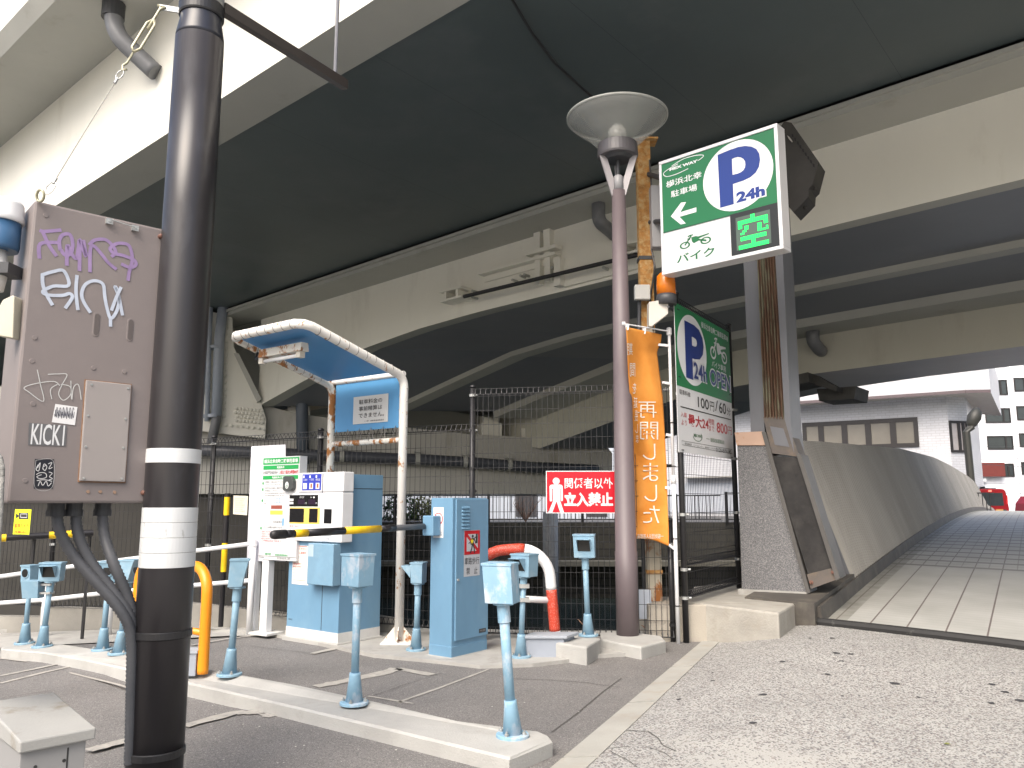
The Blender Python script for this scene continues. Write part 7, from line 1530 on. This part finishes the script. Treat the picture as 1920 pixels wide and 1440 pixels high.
g = MB(); g.rect(FBd, *vb(.28, .475, .58, .51), .0012); g.build('diagram_brown', mat('diagram_brown', (.25, .06, .04)), b2t)
g = MB()
for k in range(3): x0, y0, x1, y1 = vb(.36 + k * .075, .405, .43 + k * .075, .45); g.stroke(FBd, [(x0, y0), (x1, y0), (x1, y1), (x0, y1), (x0, y0)], .004, .0015)
g.rect(FBd, *vb(.60, .60, .64, .67), .0015); g.build('diagram_blue', mat('diagram_blue', (.1, .3, .6)), b2t)
lx_ = FBd.uv(493, 1100)[0]; g = MB(); g.fbox(FBd, lx_ - .04, .05, lx_ + .06, bb0, -.09, -.01); g.build('leg', M_WHITE, b2t, bev=.004); g = MB(); g.fbox(FBd, lx_ - .12, .03, lx_ + .16, .05, -.16, .06); g.build('foot_plate', M_WHITED, b2t)
# striped pole, striped bar and small notices
sp_ = thing('striped_pole', (at(426, 940, 9.0).x, 9.0, .03), 'thin black and yellow striped vertical pole beside the cream notice, behind the lane', 'striped pole')
Ps = at(426, 940, 9.0)
def seg(y0, y1, m, r=.032): g = MB(); g.lathe(Vector((Ps.x, 9.0, 0)), [(r, at(426, y1, 9.0).z), (r, at(426, y0, 9.0).z)], 14); g.build('section', m, sp_, sm=False)
seg(925, 932, M_BTAPE); seg(932, 966, M_YEL); seg(966, 1018, M_BTAPE, .031); seg(1018, 1072, M_YEL); seg(1072, 1175, M_BTAPE, .028)
hb = thing('striped_bar', at(80, 1002, 8.6), 'black and yellow striped horizontal bar at the far left, under the camera notice', 'striped bar')
A_ = at(-30, 1011, 8.4); B_ = at(175, 999, 8.9)
def fbx(px):
    lo, hi = 0, 1
    for _ in range(40):
        m = (lo + hi) / 2
        if proj(A_.lerp(B_, m))[0] < px: lo = m
        else: hi = m
    return lo
for x0, x1, m in ((-30, 12, M_YEL), (12, 92, M_BTAPE), (92, 150, M_YEL), (150, 175, M_BTAPE)): g = MB(); g.tube([A_.lerp(B_, fbx(x0)), A_.lerp(B_, fbx(x1))], .036 if m is M_BTAPE else .039, 14); g.build('section', m, hb)
for px in (60, 165): p = A_.lerp(B_, fbx(px)); g = MB(); g.box(p.x - .012, p.y + .03, gz(p.x, p.y), p.x + .012, p.y + .06, p.z + .02); g.build('stand', M_BLACK, hb)
cs = thing('camera_notice', at(40, 980, 8.3), 'fluorescent yellow surveillance camera notice with red lettering, at the far left', 'sign'); fr = Fr((at(40, 980, 8.3).x, 8.3, 0), (1, -.1, 0)); Zq = zc(0, 920, 4.5)
g = MB(); g.fprism(fr, [fr.uv(*Zq(*p)) for p in [(107, 368), (128, 157), (265, 158), (245, 370)]][::-1], -.004, 0); g.build('board', mat('fluorescent_yellow', (.75, .80, .02), rough=.5, var=.02), cs)
g = MB(); tz(g, fr, '監視カメラ', Zq, (122, 312), (242, 278), c=.002, bold=.02); tz(g, fr, '作動中!!', Zq, (118, 365), (232, 338), c=.002, bold=.02); g.build('red_print', mat('orange_red_print', (.75, .12, .02)), cs)
g = MB()
for pts in ([(160, 240), (160, 186), (240, 186), (240, 240)], [(135, 232), (135, 192), (158, 206), (158, 220)]): g.poly([fr.p(*fr.uv(*Zq(*p)), .002) for p in pts][::-1])
g.build('camera_symbol', M_INKB, cs)
g = MB(); g.stroke(fr, [fr.uv(*Zq(*p)) for p in [(176, 226), (176, 196), (228, 196), (228, 226), (176, 226)]], .006, .003); g.build('camera_symbol_outline', M_INKW, cs)
cn2 = thing('cream_notice', at(450, 948, 8.85), 'small cream notice sheet tied to the fence beside the striped pole', 'notice'); fr = Fr((at(450, 948, 8.85).x, 8.85, 0), (1, -.1, 0))
g = MB(); g.fprism(fr, [fr.uv(*p) for p in [(437, 964), (438, 929), (465, 930), (463, 966)]][::-1], -.003, 0); g.build('sheet', mat('cream_sheet', (.60, .56, .46), rough=.6), cn2)
g = MB()
for k in range(7): tz(g, fr, 'お知らせ駐輪場', I_, (441, 936 + k * 4), (459 - (k % 3) * 2, 934 + k * 4), c=.002)
g.build('print', mat('cream_print', (.35, .25, .2)), cn2)
# small box seen through the orange hoop
sbx = thing('kerb_box', G(360, 1256, .05), 'small dark grey box on the lane divider beside the orange hoop', 'box'); p = G(356, 1262, .09)
g = MB(); g.box(p.x - .07, p.y - .02, p.z - .02, p.x + .05, p.y + .12, p.z + .15); g.build('body', mat('bluish_grey_plastic', (.28, .31, .36)), sbx, bev=.004); g = MB(); g.box(p.x - .08, p.y - .03, p.z + .15, p.x + .06, p.y + .13, p.z + .17); g.build('lid', mat('box_lid_grey', (.33, .36, .40)), sbx)
# fallen leaves
def leaf(px, py, dz, r, col, lab, up=.0):
    c = G(px, py, dz); g = MB(); a = random.uniform(0, 3); pts = []
    for i in range(10): t = i / 10 * 2 * math.pi; q = r * (.6 + .4 * abs(math.cos(t * 2.5))); pts.append(c + Vector((math.cos(t + a) * q, math.sin(t + a) * q * .7, .004 + up * (.5 + .5 * math.sin(t)))))
    g.add(pts + [c + Z * (.012 + up * .5)], [(i, (i + 1) % 10, 10) for i in range(10)]); tag(g.build('fallen_leaf', mat('leaf_' + col[0], col[1], rough=.7, var=.2)), lab, 'leaf')
leaf(1210, 1184, .06, .05, ('brown', (.36, .14, .07)), 'brown fallen leaf at the foot of the mesh fence, right of the lamp post', .06); leaf(1239, 1186, .06, .05, ('red', (.45, .03, .04)), 'crimson fallen leaf at the foot of the mesh fence', .06)
leaf(1776, 1396, .004, .02, ('yellow', (.65, .42, .08)), 'small yellow leaf on the pale apron, lower right'); leaf(1133, 1220, .01, .035, ('tan', (.28, .18, .10)), 'tan leaf beside the white concrete block'); leaf(1088, 1172, .25, .03, ('dry', (.42, .24, .15)), 'dry leaf caught in the fence beside the lone sensor post', .05)
# dark cable under the first deck and its panel seams
def onsof(px, py, dz=0): r = ray(px, py); C = CAM - O0; s = (6.96 + dz - C.dot(UU)) / r.dot(UU); return CAM + r * s
g = MB(); g.tube([onsof(955, -10), onsof(1000, 65), onsof(1040, 118), onsof(1085, 160), onsof(1120, 190)], .018, 6); g.build('loose_cable', M_BLACK, vd)
